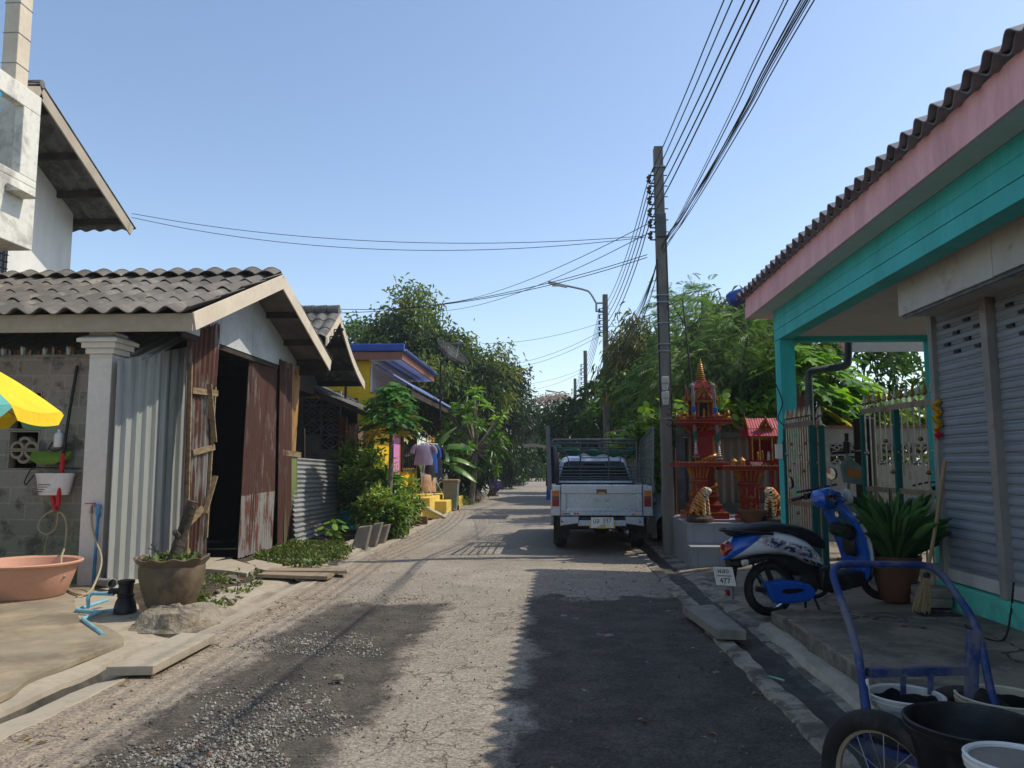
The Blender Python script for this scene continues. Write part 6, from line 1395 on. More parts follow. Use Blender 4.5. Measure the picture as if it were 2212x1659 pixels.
# things behind the gate
q = P(1872, 1040, 11.4); b = MB(); zt_ = P(1873, 905, 11.4).z; b.lathe([(0, .14), (.14, .14), (.145, zt_-.02), (.155, zt_), (.13, zt_+.01), (0, zt_+.01)], (q.x, q.y, 0), 20); tag(b.build('black_drum', M['black_plastic']), 'tall black plastic drum standing behind the open gate leaf', 'drum')
q = P(1834, 1060, 11.2); cr_ = thing('walking_frame', 'upright stand with handlebar and a hanging oil jug behind the scooter', 'stand', (q.x, q.y, .14))
b = MB(); b.tube([(0, 0, 0), (0, 0, 1.62)], .022, 8); b.bar((-.2, 0, .02), (.2, 0, .02), .05, .04); b.build('stem', M['rust_a'], cr_, local=True)
b = MB(); b.tube([(-.22, .0, 1.5), (.3, .02, 1.53)], .024, 8); b.lathe([(.05, 0), (.05, .16), (.03, .17), (.03, .28), (0, .28)], (0, 0, 1.5), 10); b.build('handlebar', M['black_plastic'], cr_, local=True)
q = P(1843, 1016, 11.0); b = MB(); b.loft([[(-.13, -.06, -.17), (.10, -.06, -.2), (.10, .06, -.2), (-.13, .06, -.17)], [(-.16, -.06, .06), (.13, -.06, .02), (.13, .06, .02), (-.16, .06, .06)], [(-.1, -.04, .15), (.0, -.04, .14), (.0, .04, .14), (-.1, .04, .15)], [(-.07, -.02, .19), (-.03, -.02, .19), (-.03, .02, .19), (-.07, .02, .19)]], sm=False)
j_ = thing('oil_jug', 'grey plastic oil jug hanging behind the scooter mirror', 'jug', tuple(q)); b.build('jug_body', M['bin_grey'], j_, local=True, bevel=.015); b = MB(); b.prism([(-.09, -.08), (.06, -.1), (.08, .0), (-.1, .03)], 'y', -.064, -.061); b.build('jug_label', M['lamp_amber'], j_, local=True)

# ---- zinc fence behind the spirit houses
YZ = 14.3; zfn = thing('corrugated_fence', 'brown-grey corrugated fence in a dark steel frame behind the spirit houses', 'fence', (2.9, YZ, 0))
xa, xb2 = P(1470, 1000, YZ).x, P(1700, 1000, YZ).x; zt_ = P(1560, 921, YZ).z
b = MB(); b.corr((xa, YZ, .0), (xb2, YZ, .0), (xb2, YZ, zt_), (xa, YZ, zt_), .15, .022, 4, .003, 0, 'sin', .004, .02, 10); b.build('corrugated_sheet', M['zinc_fence'], zfn)
b = MB(); p1_ = P(1464, 1113, YZ-.2); p2_ = P(1480, 966, YZ-.2); b.bx(p1_.x, p2_.x, YZ-.16, YZ-.06, 0, P(1470, 921, YZ-.2).z); b.build('frame_post', M['grey_steel'], zfn)
b = MB(); z1_ = P(1550, 939, YZ-.1).z; b.bx(p2_.x, xb2, YZ-.12, YZ-.06, z1_-.05, z1_+.05); b.bx(p2_.x, xb2, YZ-.12, YZ-.06, .62, .78); b.each('frame_rail', M['grey_steel'], zfn)
b = MB(); A, B_ = P(1447, 1112, 13.3), P(1462, 1112, 13.3); b.corr((A.x, 13.3, .02), (B_.x+.03, 13.35, .02), (B_.x+.03, 13.35, P(1455, 969, 13.3).z), (A.x, 13.3, P(1455, 968, 13.3).z), .06, .008, 4, .003, 0, 'sin', .004, .0, 8); b.build('rusty_strip', M['rust_a'], zfn)

# ---- tiled platform
nc = G(1499, 1228, 0); fl2 = G(1441, 1190, 0); XPL = (nc.x+fl2.x)/2
pl_ = thing('shrine_platform', 'grey tiled two-step platform under the spirit houses', 'platform', (2.7, 12, 0))
yl = nc.y; yu = yl+.3; zup = P(1486, 1132, yu).z; zlo = P(1489, 1183, yl).z; xpr = P(1692, 1120, yu).x
b = MB(); b.bx(XPL, xpr+.1, yl, yu, -.05, zlo); b.bx(XPL-.004, xpr, yu, 13.7, -.05, zup); b.build('tiled_block', M['tile_grey'], pl_, bevel=.004)
b = MB(); b.bx(XPL-.012, xpr+.006, yu-.012, 13.71, zup, zup+.018); b.bx(XPL-.012, xpr+.1, yl-.012, yu-.014, zlo, zlo+.015); b.each('tile_edge', mat('tile_edging', '9b9c9e', .35, .04, 2, 0), pl_, bevel=.004)

# ---- spirit houses
def sq(b, c, prof, m=0, n=4):                        # stepped square tower from (half-width, z)
    for (h0, z0), (h1, z1) in zip(prof[:-1], prof[1:]):
        r0 = [(c[0]+sx*h0, c[1]+sy*h0, z0) for sx, sy in ((-1,-1),(1,-1),(1,1),(-1,1))]; r1 = [(c[0]+sx*h1, c[1]+sy*h1, z1) for sx, sy in ((-1,-1),(1,-1),(1,1),(-1,1))]
        b.loft([r0, r1], m, True, False)
def gable(b, cx, cy, z, w, h, dep, ang, mred=0, mgold=1):   # gold edged porch gable facing `ang`
    Mz = Matrix.Rotation(ang, 3, 'Z'); c = Vector((cx, cy, z))
    def T(x, y, zz): return c + Mz @ Vector((x, y, zz))
    n0 = len(b.v)
    for y0, y1, k, m in ((0, dep, 1.0, mred), (-.012, .0, 1.12, mgold)):
        b.add([T(-w*k, y0, -.02*(k-1)*10), T(w*k, y0, -.02*(k-1)*10), T(0, y0, h*k), T(-w*k, y1, 0), T(w*k, y1, 0), T(0, y1, h*k)], [(0,1,2),(5,4,3),(0,3,4,1),(1,4,5,2),(2,5,3,0)], m)
    b.add([T(-w*.78, -.02, .01), T(w*.78, -.02, .01), T(0, -.02, h*.84), T(-w*.78, -.013, .01), T(w*.78, -.013, .01), T(0, -.013, h*.84)], [(0,1,2),(5,4,3),(0,3,4,1),(1,4,5,2),(2,5,3,0)], mred)
    b.lathe([(0, -.06), (.03*w/.15, 0), (0, .06*w/.15)], T(0, -.026, h*.36), 6, mgold)
    b.tube([T(0, -.01, h*1.1), T(0, -.03, h*1.25), T(0, .0, h*1.5)], [.014, .01, .003], 6, mgold)
    for sg in (-1, 1): b.tube([T(sg*w*1.1, -.006, 0), T(sg*w*1.3, -.01, .02), T(sg*w*1.36, -.01, .08)], [.014, .01, .003], 6, mgold)
    for sg in (-1, 1):
        for i in range(1, 6): q = T(sg*w*1.12*(1-i/6), -.006, h*1.12*i/6); b.tube([q, q+Vector((0, 0, .035))], [.012, .003], 5, mgold)
sp1 = P(1521, 1121, 12.7); sx_, sy_ = sp1.x, 12.7
zz = lambda v: P(1521, v, 12.7).z
sh1 = thing('spirit_house', 'tall red and gold spirit house with golden spire on a dragon column', 'spirit house', (sx_, sy_, zup))
b = MB(); z0 = zup+.02
sq(b, (sx_, sy_), [(.33, z0), (.33, z0+.08), (.28, z0+.085), (.24, z0+.16), (.24, z0+.2), (.19, z0+.28), (.19, z0+.33), (.16, z0+.40)], 0)
for z, h in ((z0+.082, .33), (z0+.2, .25), (z0+.335, .2)): b.bx(sx_-h-.004, sx_+h+.004, sy_-h-.004, sy_+h+.004, z, z+.018, 1)
for k in range(4):
    a = R(90*k); q = Vector((sx_, sy_, 0)) + Matrix.Rotation(a, 3, 'Z') @ Vector((0, -.205, z0+.36)); b.lathe([(0, -.05), (.05, 0), (.0, .07)], q, 5, 1)
b.build('pedestal', [M['red_shrine'], M['gold']], sh1, bevel=.004)
b = MB(); zc0, zc1 = z0+.40, zz(944); sq(b, (sx_, sy_), [(.155, zc0), (.15, zc1)], 0)
for sgx in (-1, 1):
    for sgy in (-1, 1): b.bx(sx_+sgx*.15-.014, sx_+sgx*.15+.014, sy_+sgy*.15-.014, sy_+sgy*.15+.014, zc0, zc1, 1)
b.build('column', [M['red_shrine'], M['gold']], sh1)
b = MB(); pts = []; rs = []
for i in range(44):
    t = i/43; a = -1.2+t*2*math.pi*1.5; k = max(abs(math.cos(a)), abs(math.sin(a))); rr = .185/k*.92; pts.append((sx_+rr*math.cos(a), sy_+rr*math.sin(a), zc0+.06+t*(zc1-zc0-.16))); rs.append(.012+.035*math.sin(math.pi*min(1, .1+t*.9))**.7)
b.tube(pts, rs, 9)
for i in range(2, 42, 2): q = Vector(pts[i]); o_ = (q-Vector((sx_, sy_, q.z))).normalized(); b.tube([q+o_*rs[i]*.8, q+o_*(rs[i]+.03)+Vector((0, 0, .03))], [.015, .003], 4)
hd = Vector(pts[-1]); b.loft([[hd+Vector((x*.05, y*.05-.02, .0)) for x, y in ((-1,-1),(1,-1),(1,1),(-1,1))], [hd+Vector((x*.055, y*.05-.05, .07)) for x, y in ((-1,-1),(1,-1),(1,1),(-1,1))], [hd+Vector((x*.02, y*.02-.12, .04)) for x, y in ((-1,-1),(1,-1),(1,1),(-1,1))]])
b.build('dragon_carving', M['gold'], sh1)
b = MB(); sq(b, (sx_, sy_), [(.15, zc1), (.17, zc1+.03), (.19, zc1+.1), (.26, zz(922)), (.30, zz(922)+.03)], 0)
for k in range(4):
    Mz = Matrix.Rotation(R(90*k), 3, 'Z')
    for j in range(3):
        def T(x, z, f): return Vector((sx_, sy_, 0)) + Mz @ Vector((x, -f, z))
        xx = (j-1)*.1; b.tube([T(xx-.035, zc1+.09, .195), T(xx-.045, zz(928), .262), T(xx, zz(923)+.01, .285), T(xx+.045, zz(928), .262), T(xx+.035, zc1+.09, .195)], .010, 6, 1)
b.build('capital', [M['red_shrine'], M['gold']], sh1)
b = MB(); zt0 = zz(922)+.02; sq(b, (sx_, sy_), [(.36, zt0), (.42, zt0+.03), (.43, zt0+.07), (.40, zt0+.075), (.40, zt0+.085)], 0); b.bx(sx_-.435, sx_+.435, sy_-.435, sy_+.435, zt0+.03, zt0+.04, 1)
for sgx in (-1, 1):
    for sgy in (-1, 1): b.lathe([(.05, 0), (.05, .03), (.02, .05), (.035, .09), (.025, .12), (0, .15)], (sx_+sgx*.35, sy_+sgy*.35, zt0+.085), 8, 1)
for k in range(4):
    Mz = Matrix.Rotation(R(90*k), 3, 'Z')
    for x in (-.24, .24):
        for e in (-.06, .06): q = Vector((sx_, sy_, zt0+.085)) + Mz @ Vector((x+e, -.36, 0)); b.lathe([(.022, 0), (.015, .03), (.02, .07), (.01, .1), (0, .11)], q, 7, 1)
        q = Vector((sx_, sy_, zt0+.12)) + Mz @ Vector((x, -.36, 0)); b.box(q, (.2, .03, .025), R(90*k), 0)
b.build('tray', [M['red_shrine'], M['gold']], sh1)
b = MB(); zh = zt0+.085; zr_ = zz(868); sq(b, (sx_, sy_), [(.19, zh), (.19, zh+.05), (.165, zh+.055), (.16, zr_)], 0)
for k in range(4):
    Mz = Matrix.Rotation(R(90*k), 3, 'Z')
    for x in (-.15, -.08, .08, .15):
        q = Vector((sx_, sy_, 0)) + Mz @ Vector((x, -.175, zh+.05)); b.tube([q, q+Vector((0, 0, zr_-zh-.06))], .013, 7, 1)
        b.lathe([(.022, 0), (.02, .03), (.013, .05)], q, 7, 1)
    q = Vector((sx_, sy_, (zh+zr_)/2)) + Mz @ Vector((0, -.162, 0)); b.box(q, (.11, .012, (zr_-zh)*.75), R(90*k), 2)
    q = Vector((sx_, sy_, zh+.03)) + Mz @ Vector((0, -.21, 0)); b.lathe([(.03, 0), (.022, .03), (.025, .09), (.018, .12), (0, .16)], q, 8, 1)
b.build('shrine_body', [M['red_shrine'], M['gold'], M['ink']], sh1)
b = MB(); sq(b, (sx_, sy_), [(.21, zr_-.01), (.215, zr_+.02), (.13, zz(842)), (.135, zz(842)+.015), (.09, zz(826)), (.07, zz(822))], 0)
for k in range(4):
    Mz = Matrix.Rotation(R(90*k), 3, 'Z'); q = Vector((sx_, sy_, 0)) + Mz @ Vector((0, -.225, 0)); gable(b, q.x, q.y, zr_-.0, .15, .20, .18, R(90*k)); q = Vector((sx_, sy_, 0)) + Mz @ Vector((0, -.145, 0)); gable(b, q.x, q.y, zr_+.10, .10, .16, .12, R(90*k))
    for sg in (-1, 1):
        q = Vector((sx_, sy_, 0)) + Mz @ Vector((sg*.2, -.2, zr_)); b.tube([q, q+Vector((0, 0, .06)), q+Mz @ Vector((sg*.02, -.02, .12))], [.018, .012, .003], 6, 1)
b.build('roof', [M['red_shrine'], M['gold']], sh1)
b = MB(); zs = zz(824); zt2 = zz(789); hh_ = zt2-zs; prof = [(.085, 0), (.085, .02)]
for i in range(8): t = i/8; r_ = .078*(1-t*.62); prof += [(r_, .02+hh_*t), (r_*1.12, .02+hh_*(t+.05)), (r_*.85, .02+hh_*(t+.1))]
prof += [(.026, hh_+.02), (.018, hh_+.06), (.008, hh_+.075), (.014, hh_+.09), (.005, hh_+.105), (.003, zz(776)-zs)]
b.lathe(prof, (sx_, sy_, zs), 20); b.build('spire', M['gold'], sh1)
# cloth garlands hung from the roof
def garland(label, u0, v0, v1, Y, du=3):
    p = P(u0, v0, Y); q = P(u0+du, v1, Y); g = thing('hanging_garland', label, 'garland', tuple(q), 0, 'cloth garlands on the tall spirit house')
    pts = smooth_path([p+Vector((.0, .12, .02)), p+Vector((0, -.02, .01)), p.lerp(q, .3), p.lerp(q, .7), q], 5); b = MB(); b.tube(pts, [.026+.006*math.sin(i*1.7) for i in range(len(pts))], 8); b.build('cord', mat('garland_cord', '77736c', .9, .2, 20, .3), g)
    b = MB(); k = p.lerp(q, .42); b.lathe([(.03, -.05), (.034, 0), (.03, .05)], k, 8); b.build('blue_band', M['cloth_blue'], g)
    b = MB(); k = p.lerp(q, .88); b.lathe([(.027, -.08), (.032, 0), (.027, .08)], k, 8); b.build('green_band', M['green_net'], g)
    b = MB()
    for i in range(7): b.lathe([(0, -.02), (.018+.004*i, 0), (0, .02)], q-Vector((0, 0, .03*i)), 7)
    for i in range(7): a = i*.9; b.lathe([(0, -.025), (.016, 0), (0, .02)], q+Vector((.045*math.cos(a), .045*math.sin(a), -.23)), 6, 1)
    b.build('blossoms', [M['white_bag'], M['flower']], g)
garland('grey cloth garland on the pole side of the tall spirit house', 1495, 835, 955, 12.4, 8); garland('grey cloth garland on the gate side of the tall spirit house', 1540, 835, 960, 12.4, 13)
# offering tables
def table(label, u0, u1, v_t, Y, pw, group='red offering tables'):
    a = P(u0, v_t, Y); e = P(u1, v_t, Y); cx = (a.x+e.x)/2; hw = (e.x-a.x)/2; cy = Y+.22; zt_ = a.z; zb_ = zup+.02
    rt = thing('offering_table', label, 'altar table', (cx, cy, zb_), 0, group)
    b = MB(); b.bx(cx-hw, cx+hw, Y, Y+.46, zt_-.065, zt_-.02, 0); b.bx(cx-hw+.015, cx+hw-.015, Y+.015, Y+.445, zt_-.02, zt_-.012, 0); b.bx(cx-hw-.004, cx+hw+.004, Y-.004, Y+.464, zt_-.072, zt_-.063, 1)
    n = 34
    for i in range(n): x = cx-hw+.012+(2*hw-.024)*i/(n-1); b.lathe([(.011, 0), (.011, .02), (.0, .03)], (x, Y+.008, zt_-.022), 6, 1 if i % 2 else 0)
    b.build('table_top', [M['red_shrine'], M['gold']], rt)
    b = MB(); H = zt_-.072-zb_; sq(b, (cx, cy), [(pw*1.45, zb_), (pw*1.45, zb_+.06), (pw*1.2, zb_+.065), (pw*1.15, zb_+.12), (pw, zb_+.14), (pw*.94, zb_+H*.68), (pw*1.1, zb_+H*.69), (pw*1.1, zb_+H*.73), (pw*.98, zb_+H*.74), (pw*.98, zb_+H*.78), (pw*1.5, zb_+H)], 0)
    for z, k in ((zb_+.062, 1.46), (zb_+.122, 1.18), (zb_+H*.735, 1.12), (zb_+H*.685, 1.08)): b.bx(cx-pw*k, cx+pw*k, cy-pw*k, cy+pw*k, z, z+.012, 1)
    for k in range(4):
        Mz = Matrix.Rotation(R(90*k), 3, 'Z'); T = lambda x, z, f: Vector((cx, cy, 0)) + Mz @ Vector((x, -f, z))
        for j in range(5):
            xx = (j-2)*pw*.42; f = pw*1.0; b.tube([T(xx, zb_+H*.79, f), T(xx*1.25, zb_+H*.9, pw*1.26), T(xx*1.4, zb_+H*.985, pw*1.5)], .013, 6, 1)
        zc = zb_+H*.45; 
        for sg in (-1, 1): b.tube(smooth_path([T(0, zc-.02, pw+.002), T(sg*pw*.5, zc+.03, pw+.002), T(sg*pw*.45, zc+.1, pw+.0), T(sg*pw*.62, zc+.16, pw-.0)], 3), .011, 6, 1)
        b.lathe([(0, -.06), (pw*.32, 0), (0, .06)], T(0, zc, pw), 6, 1); b.lathe([(0, -.045), (pw*.25, 0), (0, .045)], T(0, zc-.1, pw), 6, 1)
        for sg in (-1, 1): b.tube(smooth_path([T(0, zb_+.2, pw+.004), T(sg*pw*.45, zb_+.17, pw+.004), T(sg*pw*.7, zb_+.24, pw+.003)], 3), .009, 6, 1)
    b.build('table_column', [M['red_shrine'], M['gold']], rt); return cx, cy, zt_
t1 = table('red and gold offering table in front of the tall spirit house', 1456, 1574, 998, 12.0, .105)
t2 = table('wider red and gold offering table near the teal column', 1560, 1688, 1006, 11.9, .125)
# second spirit house: a small Thai house on legs
cx = P(1652, 1000, 12.95).x; cy = 13.05; zf = lambda v: P(1652, v, 12.95).z
sh2 = thing('spirit_house', 'smaller red house-shaped spirit house with rose tiled roof on legs', 'spirit house', (cx, cy, zup))
b = MB(); zfl = zf(994); b.bx(cx-.27, cx+.27, cy-.25, cy+.3, zfl-.05, zfl); 
for sgx in (-1, 1):
    for sgy in (-1, 1): b.bx(cx+sgx*.2-.025, cx+sgx*.2+.025, cy+sgy*.2-.025, cy+sgy*.2+.025, zup+.02, zfl-.05)
b.bx(cx-.24, cx+.24, cy-.22, cy-.18, zup+.45, zup+.49); b.build('leg_frame', M['red_shrine'], sh2)
b = MB(); zw = zf(943); b.bx(cx-.2, cx+.2, cy+.1, cy+.14, zfl, zw); b.bx(cx-.2, cx-.17, cy-.12, cy+.1, zfl, zw); b.bx(cx+.17, cx+.2, cy-.12, cy+.1, zfl, zw)
for x in (-.22, -.1, .1, .22): b.tube([(cx+x, cy-.2, zfl), (cx+x, cy-.2, zw)], .014, 8, 1)
b.bx(cx-.24, cx+.24, cy-.21, cy-.19, zw-.03, zw, 1)
for i in range(12): b.lathe([(.016, 0), (0, -.05)], (cx-.22+.04*i, cy-.205, zw-.03), 4, 1)
b.build('house_body', [M['red_shrine'], M['gold']], sh2)
b = MB(); z1_ = zf(925); z2_ = zf(903)
for sg in (-1, 1):
    b.solid(lambda p, q, sg=sg: Vector((cx-.29+.58*p, cy+sg*(.27-.1*q), zw+(z1_-zw)*q+.006*abs(math.sin(p*40)))), 60, 3, .012)
    b.solid(lambda p, q, sg=sg: Vector((cx-.27+.54*p, cy+sg*(.18-.18*q), z1_-.01+(z2_-z1_)*q+.006*abs(math.sin(p*40)))), 60, 3, .012)
rf = b.build('roof', M['rose_tile'], sh2)
b = MB(); gable(b, cx, cy-.20, z1_-.02, .11, .15, .12, 0)
for sg in (-1, 1):
    q_ = MB()
    for e in (-1, 1): q_.bar((cx+sg*.27, cy+e*.18, z1_-.01), (cx+sg*.27, cy, z2_+.01), .016, .03, (0, 0, 1))
    q_.each('gable_edge', M['gold'], rf); q_ = MB(); q_.tube([(cx+sg*.27, cy, z2_), (cx+sg*.29, cy, z2_+.05), (cx+sg*.28, cy, z2_+.12)], [.015, .01, .003], 6, 0); q_.build('finial', M['red_shrine'], rf)
b.build('porch_gable', [M['red_shrine'], M['gold']], rf)
for k, (x, h) in enumerate(((-.1, .14), (-.02, .16), (.08, .15))):
    b = MB(); b.lathe([(.035, 0), (.022, .03), (.03, h*.5), (.018, h*.7), (.022, h*.85), (0, h)], (cx+x, cy-.05, zfl), 9); tag(b.build('shrine_figurine', M['gold' if k != 2 else 'plate']), ['gold figurine on the red house shrine floor, on the lane side', 'taller gold figurine in the middle of the red house shrine', 'pale figurine in the red house shrine by the teal column'][k], 'figurine', 'figurines in the small spirit house')
# little things on the tables
for k, (x, h, m_) in enumerate(((-.22, .13, 'gold'), (-.10, .15, 'gold'))):
    b = MB(); b.lathe([(.045, 0), (.045, .02), (.04, .03), (.042, h*.6), (.06, h*.62), (.03, h*.8), (.012, h*.9), (0, h)], (t2[0]+x, t2[1]-.05, t2[2]-.012), 10); tag(b.build('altar_lantern', M[m_]), ['gold lantern on the wide offering table, nearer the lane', 'gold lantern on the wide offering table, second from the lane'][k], 'lantern', 'lanterns on the offering table')
b = MB(); b.lathe([(0, 0), (.05, 0), (.09, .05), (.1, .07), (.09, .07), (0, .03)], (t2[0]+.12, t2[1]-.03, t2[2]-.012), 16); tag(b.build('offering_plate', M['plate']), 'white offering plate on the wide red table', 'plate')
# tiger statues
tg = NT('tiger_stripes'); gc = tg.tc.outputs['Object']; sepz = tg.n('ShaderNodeSeparateXYZ', {0: gc})
wv = tg.n('ShaderNodeTexWave', {'Vector': tg.n('ShaderNodeMapping', {'Vector': gc, 'Scale': (1, .5, 1.6)}).outputs[0], 'Scale': 7.5, 'Distortion': 6.0, 'Detail': 2.0, 'Detail Scale': 1.5}, bands_direction='DIAGONAL').outputs['Fac']
cc_ = tg.mix(tg.step(tg.math('ADD', sepz.outputs[0], tg.math('MULTIPLY', tg.noise(8), .05)), .125, .17), hx('c07a2e'), hx('d9c09a'))
cc_ = tg.mix(tg.step(wv, .80, .88), cc_, hx('17120d')); tg.bsdf(cc_, .45, 0, None, .4)
def tiger(label, loc, rz_):
    rt = thing('tiger_statue', label, 'statue', loc, rz_, 'tiger statues on the platform')
    me = bpy.data.meshes.new('body'); V = [(-.06, 0, .13), (-.02, 0, .22), (.04, 0, .31), (.075, 0, .37), (.11, 0, .41), (.165, 0, .405), (.205, 0, .39),
        (.085, .065, .27), (.105, .07, .15), (.115, .072, .06), (.15, .075, .045), (.085, -.065, .27), (.105, -.07, .15), (.115, -.072, .06), (.15, -.075, .045),
        (-.03, .085, .14), (.06, .10, .13), (.0, .105, .065), (.07, .105, .05), (-.03, -.085, .14), (.06, -.10, .13), (.0, -.105, .065), (.07, -.105, .05),
        (-.15, .03, .10), (-.17, .10, .07), (-.10, .15, .06), (.10, .045, .455), (.10, -.045, .455)]
    E = [(0,1),(1,2),(2,3),(3,4),(4,5),(5,6),(2,7),(7,8),(8,9),(9,10),(2,11),(11,12),(12,13),(13,14),(0,15),(15,16),(16,17),(17,18),(0,19),(19,20),(20,21),(21,22),(0,23),(23,24),(24,25),(4,26),(4,27)]
    rad = [.105, .10, .095, .075, .075, .052, .032, .05, .036, .032, .03, .05, .036, .032, .03, .075, .055, .035, .03, .075, .055, .035, .03, .028, .02, .014, .016, .016]
    me.from_pydata(V, E, []); o = bpy.data.objects.new('body', me); COL.objects.link(o); o.parent = rt
    sk_ = o.modifiers.new('skin', 'SKIN'); sk_.use_smooth_shade = True; me.skin_vertices[0].data[0].use_root = True
    for i, r_ in enumerate(rad): me.skin_vertices[0].data[i].radius = (r_, r_)
    sb = o.modifiers.new('sub', 'SUBSURF'); sb.levels = 2; sb.render_levels = 2; me.materials.append(tg.m)
    b = MB()
    for sg in (-1, 1): b.lathe([(0, -.012), (.012, 0), (0, .012)], (.165, sg*.034, .435), 8)
    b.lathe([(0, -.012), (.016, 0), (0, .012)], (.232, 0, .398), 8); b.build('face', M['ink'], rt, local=True)
    b = MB(); b.lathe([(0, -.055), (.2, -.055), (.2, .0), (.17, .035), (.1, .045), (0, .045)], (0, 0, 0), 18, wob=lambda i, t, r, z: (r*(1+.06*math.sin(3*t)), z)); b.build('rock_base', mat('rock_base', '43342a', .85, .2, 6, .4), rt, local=True); return rt
tl = P(1511, 1127, yu+.14); tr2 = P(1676, 1124, yu+.14)
tiger('seated tiger statue at the lane end of the platform', (tl.x, yu+.15, zup+.075), R(-35)); tiger('seated tiger statue beside the teal column', (tr2.x, yu+.15, zup+.075), R(215))
q = P(1635, 1141, yu-.12); b = MB(); b.lathe([(0, 0), (.12, 0), (.155, .05), (.205, .16), (.21, .185), (.19, .185), (.14, .06), (0, .03)], (0, 0, 0), 28); bo2 = thing('clay_bowl', 'shallow brown clay bowl on the edge of the tiled platform', 'bowl', (q.x, yu+.12, zup+.018)); b.build('bowl_body', M['terracotta'], bo2, local=True)

# ================================================================== POLES AND CABLES
def upole(label, base, top, w0, w1, ins, first=False, lean_z=None):
    base = Vector(base); top = Vector(top); rt = thing('utility_pole', label, 'utility pole', tuple(base), 0, 'concrete utility poles along the lane')
    def rg(c, w): return [(c.x+sx*w*.5, c.y+sy*w*.62, c.z) for sx, sy in ((-1,-1),(1,-1),(1,1),(-1,1))]
    b = MB(); b.loft([rg(base-Vector((0, 0, .3)), w0), rg(base.lerp(top, .35), w0+(w1-w0)*.35), rg(top, w1)], sm=False); b.build('shaft', M['pole_concrete'], rt, bevel=.015)
    b = MB(); b.tube([top+Vector((-w1*.5-.08, 0, -.3)), top+Vector((-w1*.5-.08, 0, -2.0))], .012, 5) if False else None
    pos = []
    for (dz, dx) in ins:
        c = base.lerp(top, (top.z-dz-base.z)/(top.z-base.z)); q = c + Vector((-w1*.5-dx, -.02, 0)); pos.append(q)
        b = MB(); b.lathe([(.022, -.055), (.042, -.045), (.042, -.02), (.026, -.012), (.026, .012), (.042, .02), (.042, .045), (.022, .055)], q, 10); o = b.build('insulator', M['porcelain'], rt)
        b = MB(); b.bar(q+Vector((0, 0, .07)), c+Vector((-w1*.45, 0, .07)), .02); b.bar(q+Vector((0, 0, -.07)), c+Vector((-w1*.45, 0, -.07)), .02); b.tube([q+Vector((0, 0, -.085)), q+Vector((0, 0, .085))], .008, 6); b.bar(c+Vector((w1*.5, 0, .07)), c+Vector((w1*.5+.07, 0, .07)), .014); b.build('bracket', M['iron'], o)
    return rt, pos
pb1 = G(1446, 1197, 0); pt1 = P(1421, 320, pb1.y)
vs = [388, 411, 434, 460, 484, 510]; ins1 = [(pt1.z-P(1404, v, pb1.y).z, .10) for v in vs]
up1, pos1 = upole('near concrete utility pole with two electricity meters beside the pickup', pb1, pt1, .185, .15, ins1)
zq = lambda v: base_at(v)
def on1(v, du=0, dy=-.13): p = P(1446-(1197-v)*25/877+du, v, pb1.y+dy); return p
b = MB()
b.tube([on1(468, 11, -.08), on1(600, 12, -.08), on1(840, 13, -.08), on1(985, 11, -.08)], .022, 7); b.tube([on1(560, -9, -.1), on1(800, -10, -.1), on1(880, -10, -.1)], .014, 6); b.each('conduit', M['wire'], up1)
b = MB()
for v in (365, 480, 640, 655, 700, 745, 760, 905): c = on1(v, 0, 0); b.box(c, (.20, .26, .018)); 
b.each('pole_band', M['galv'], up1)
b = MB(); a_ = on1(486, 2); b.box(a_, (.17, .06, .42)); b.build('junction_cover', M['grey_steel'], up1, bevel=.01)
for v in (828, 860):
    c = on1(v, 1, -.17); b = MB(); b.box(c+Vector((0, 0, .05)), (.115, .10, .12)); b.prism([(c.x-.055, c.z-.01), (c.x+.055, c.z-.01), (c.x+.04, c.z-.12), (c.x-.04, c.z-.12)], 'y', c.y-.04, c.y+.05); o = b.build('meter', M['meter'], up1, bevel=.012)
    b = MB(); b.box(c+Vector((0, -.051, .055)), (.085, .008, .07)); b.build('meter_window', M['lamp_clear'], o)
b = MB()
for v, dv in ((882, 14), (905, 10), (845, 6)): q = on1(v, 6, -.12); b.tube(smooth_path([q, q+Vector((.06, -.05, -.05)), q+Vector((.02, -.03, -.12)), q+Vector((-.04, 0, -.08))], 4), .007, 5)
b.each('loose_wire', M['wire'], up1)
q = on1(835, 14, -.05); b = MB(); b.bar(q, q+Vector((.22, 0, .0)), .02); b.tube([q+Vector((.22, 0, .02)), q+Vector((.22, 0, -.14))], .03, 8); b.build('side_bracket', M['iron'], up1)
Yp2 = 26.0
pb2_ = P(1312, 1100, Yp2); pb2_.z = 0; pt2 = P(1307, 637, Yp2)
ins2 = [(pt2.z-P(1297, v, Yp2).z, .12) for v in (671, 684, 697, 710, 722)]
up2, pos2 = upole('second concrete utility pole carrying a curved street lamp arm', pb2_, pt2, .22, .17, ins2)
Yp3, Yp4 = 40.5, 56.0
pb3 = P(1268, 1050, Yp3); pb3.z = 0; pt3 = P(1264, 758, Yp3); up3, pos3 = upole('third utility pole rising behind the plumeria', pb3, pt3, .22, .18, [(pt3.z-P(1258, v, Yp3).z, .14) for v in (790, 799, 808, 818, 828)])
pb4 = P(1244, 1040, Yp4); pb4.z = 0; pt4 = P(1242, 818, Yp4); up4, pos4 = upole('farthest utility pole above the lane end', pb4, pt4, .24, .2, [(pt4.z-P(1236, v, Yp4).z, .15) for v in (842, 849)])
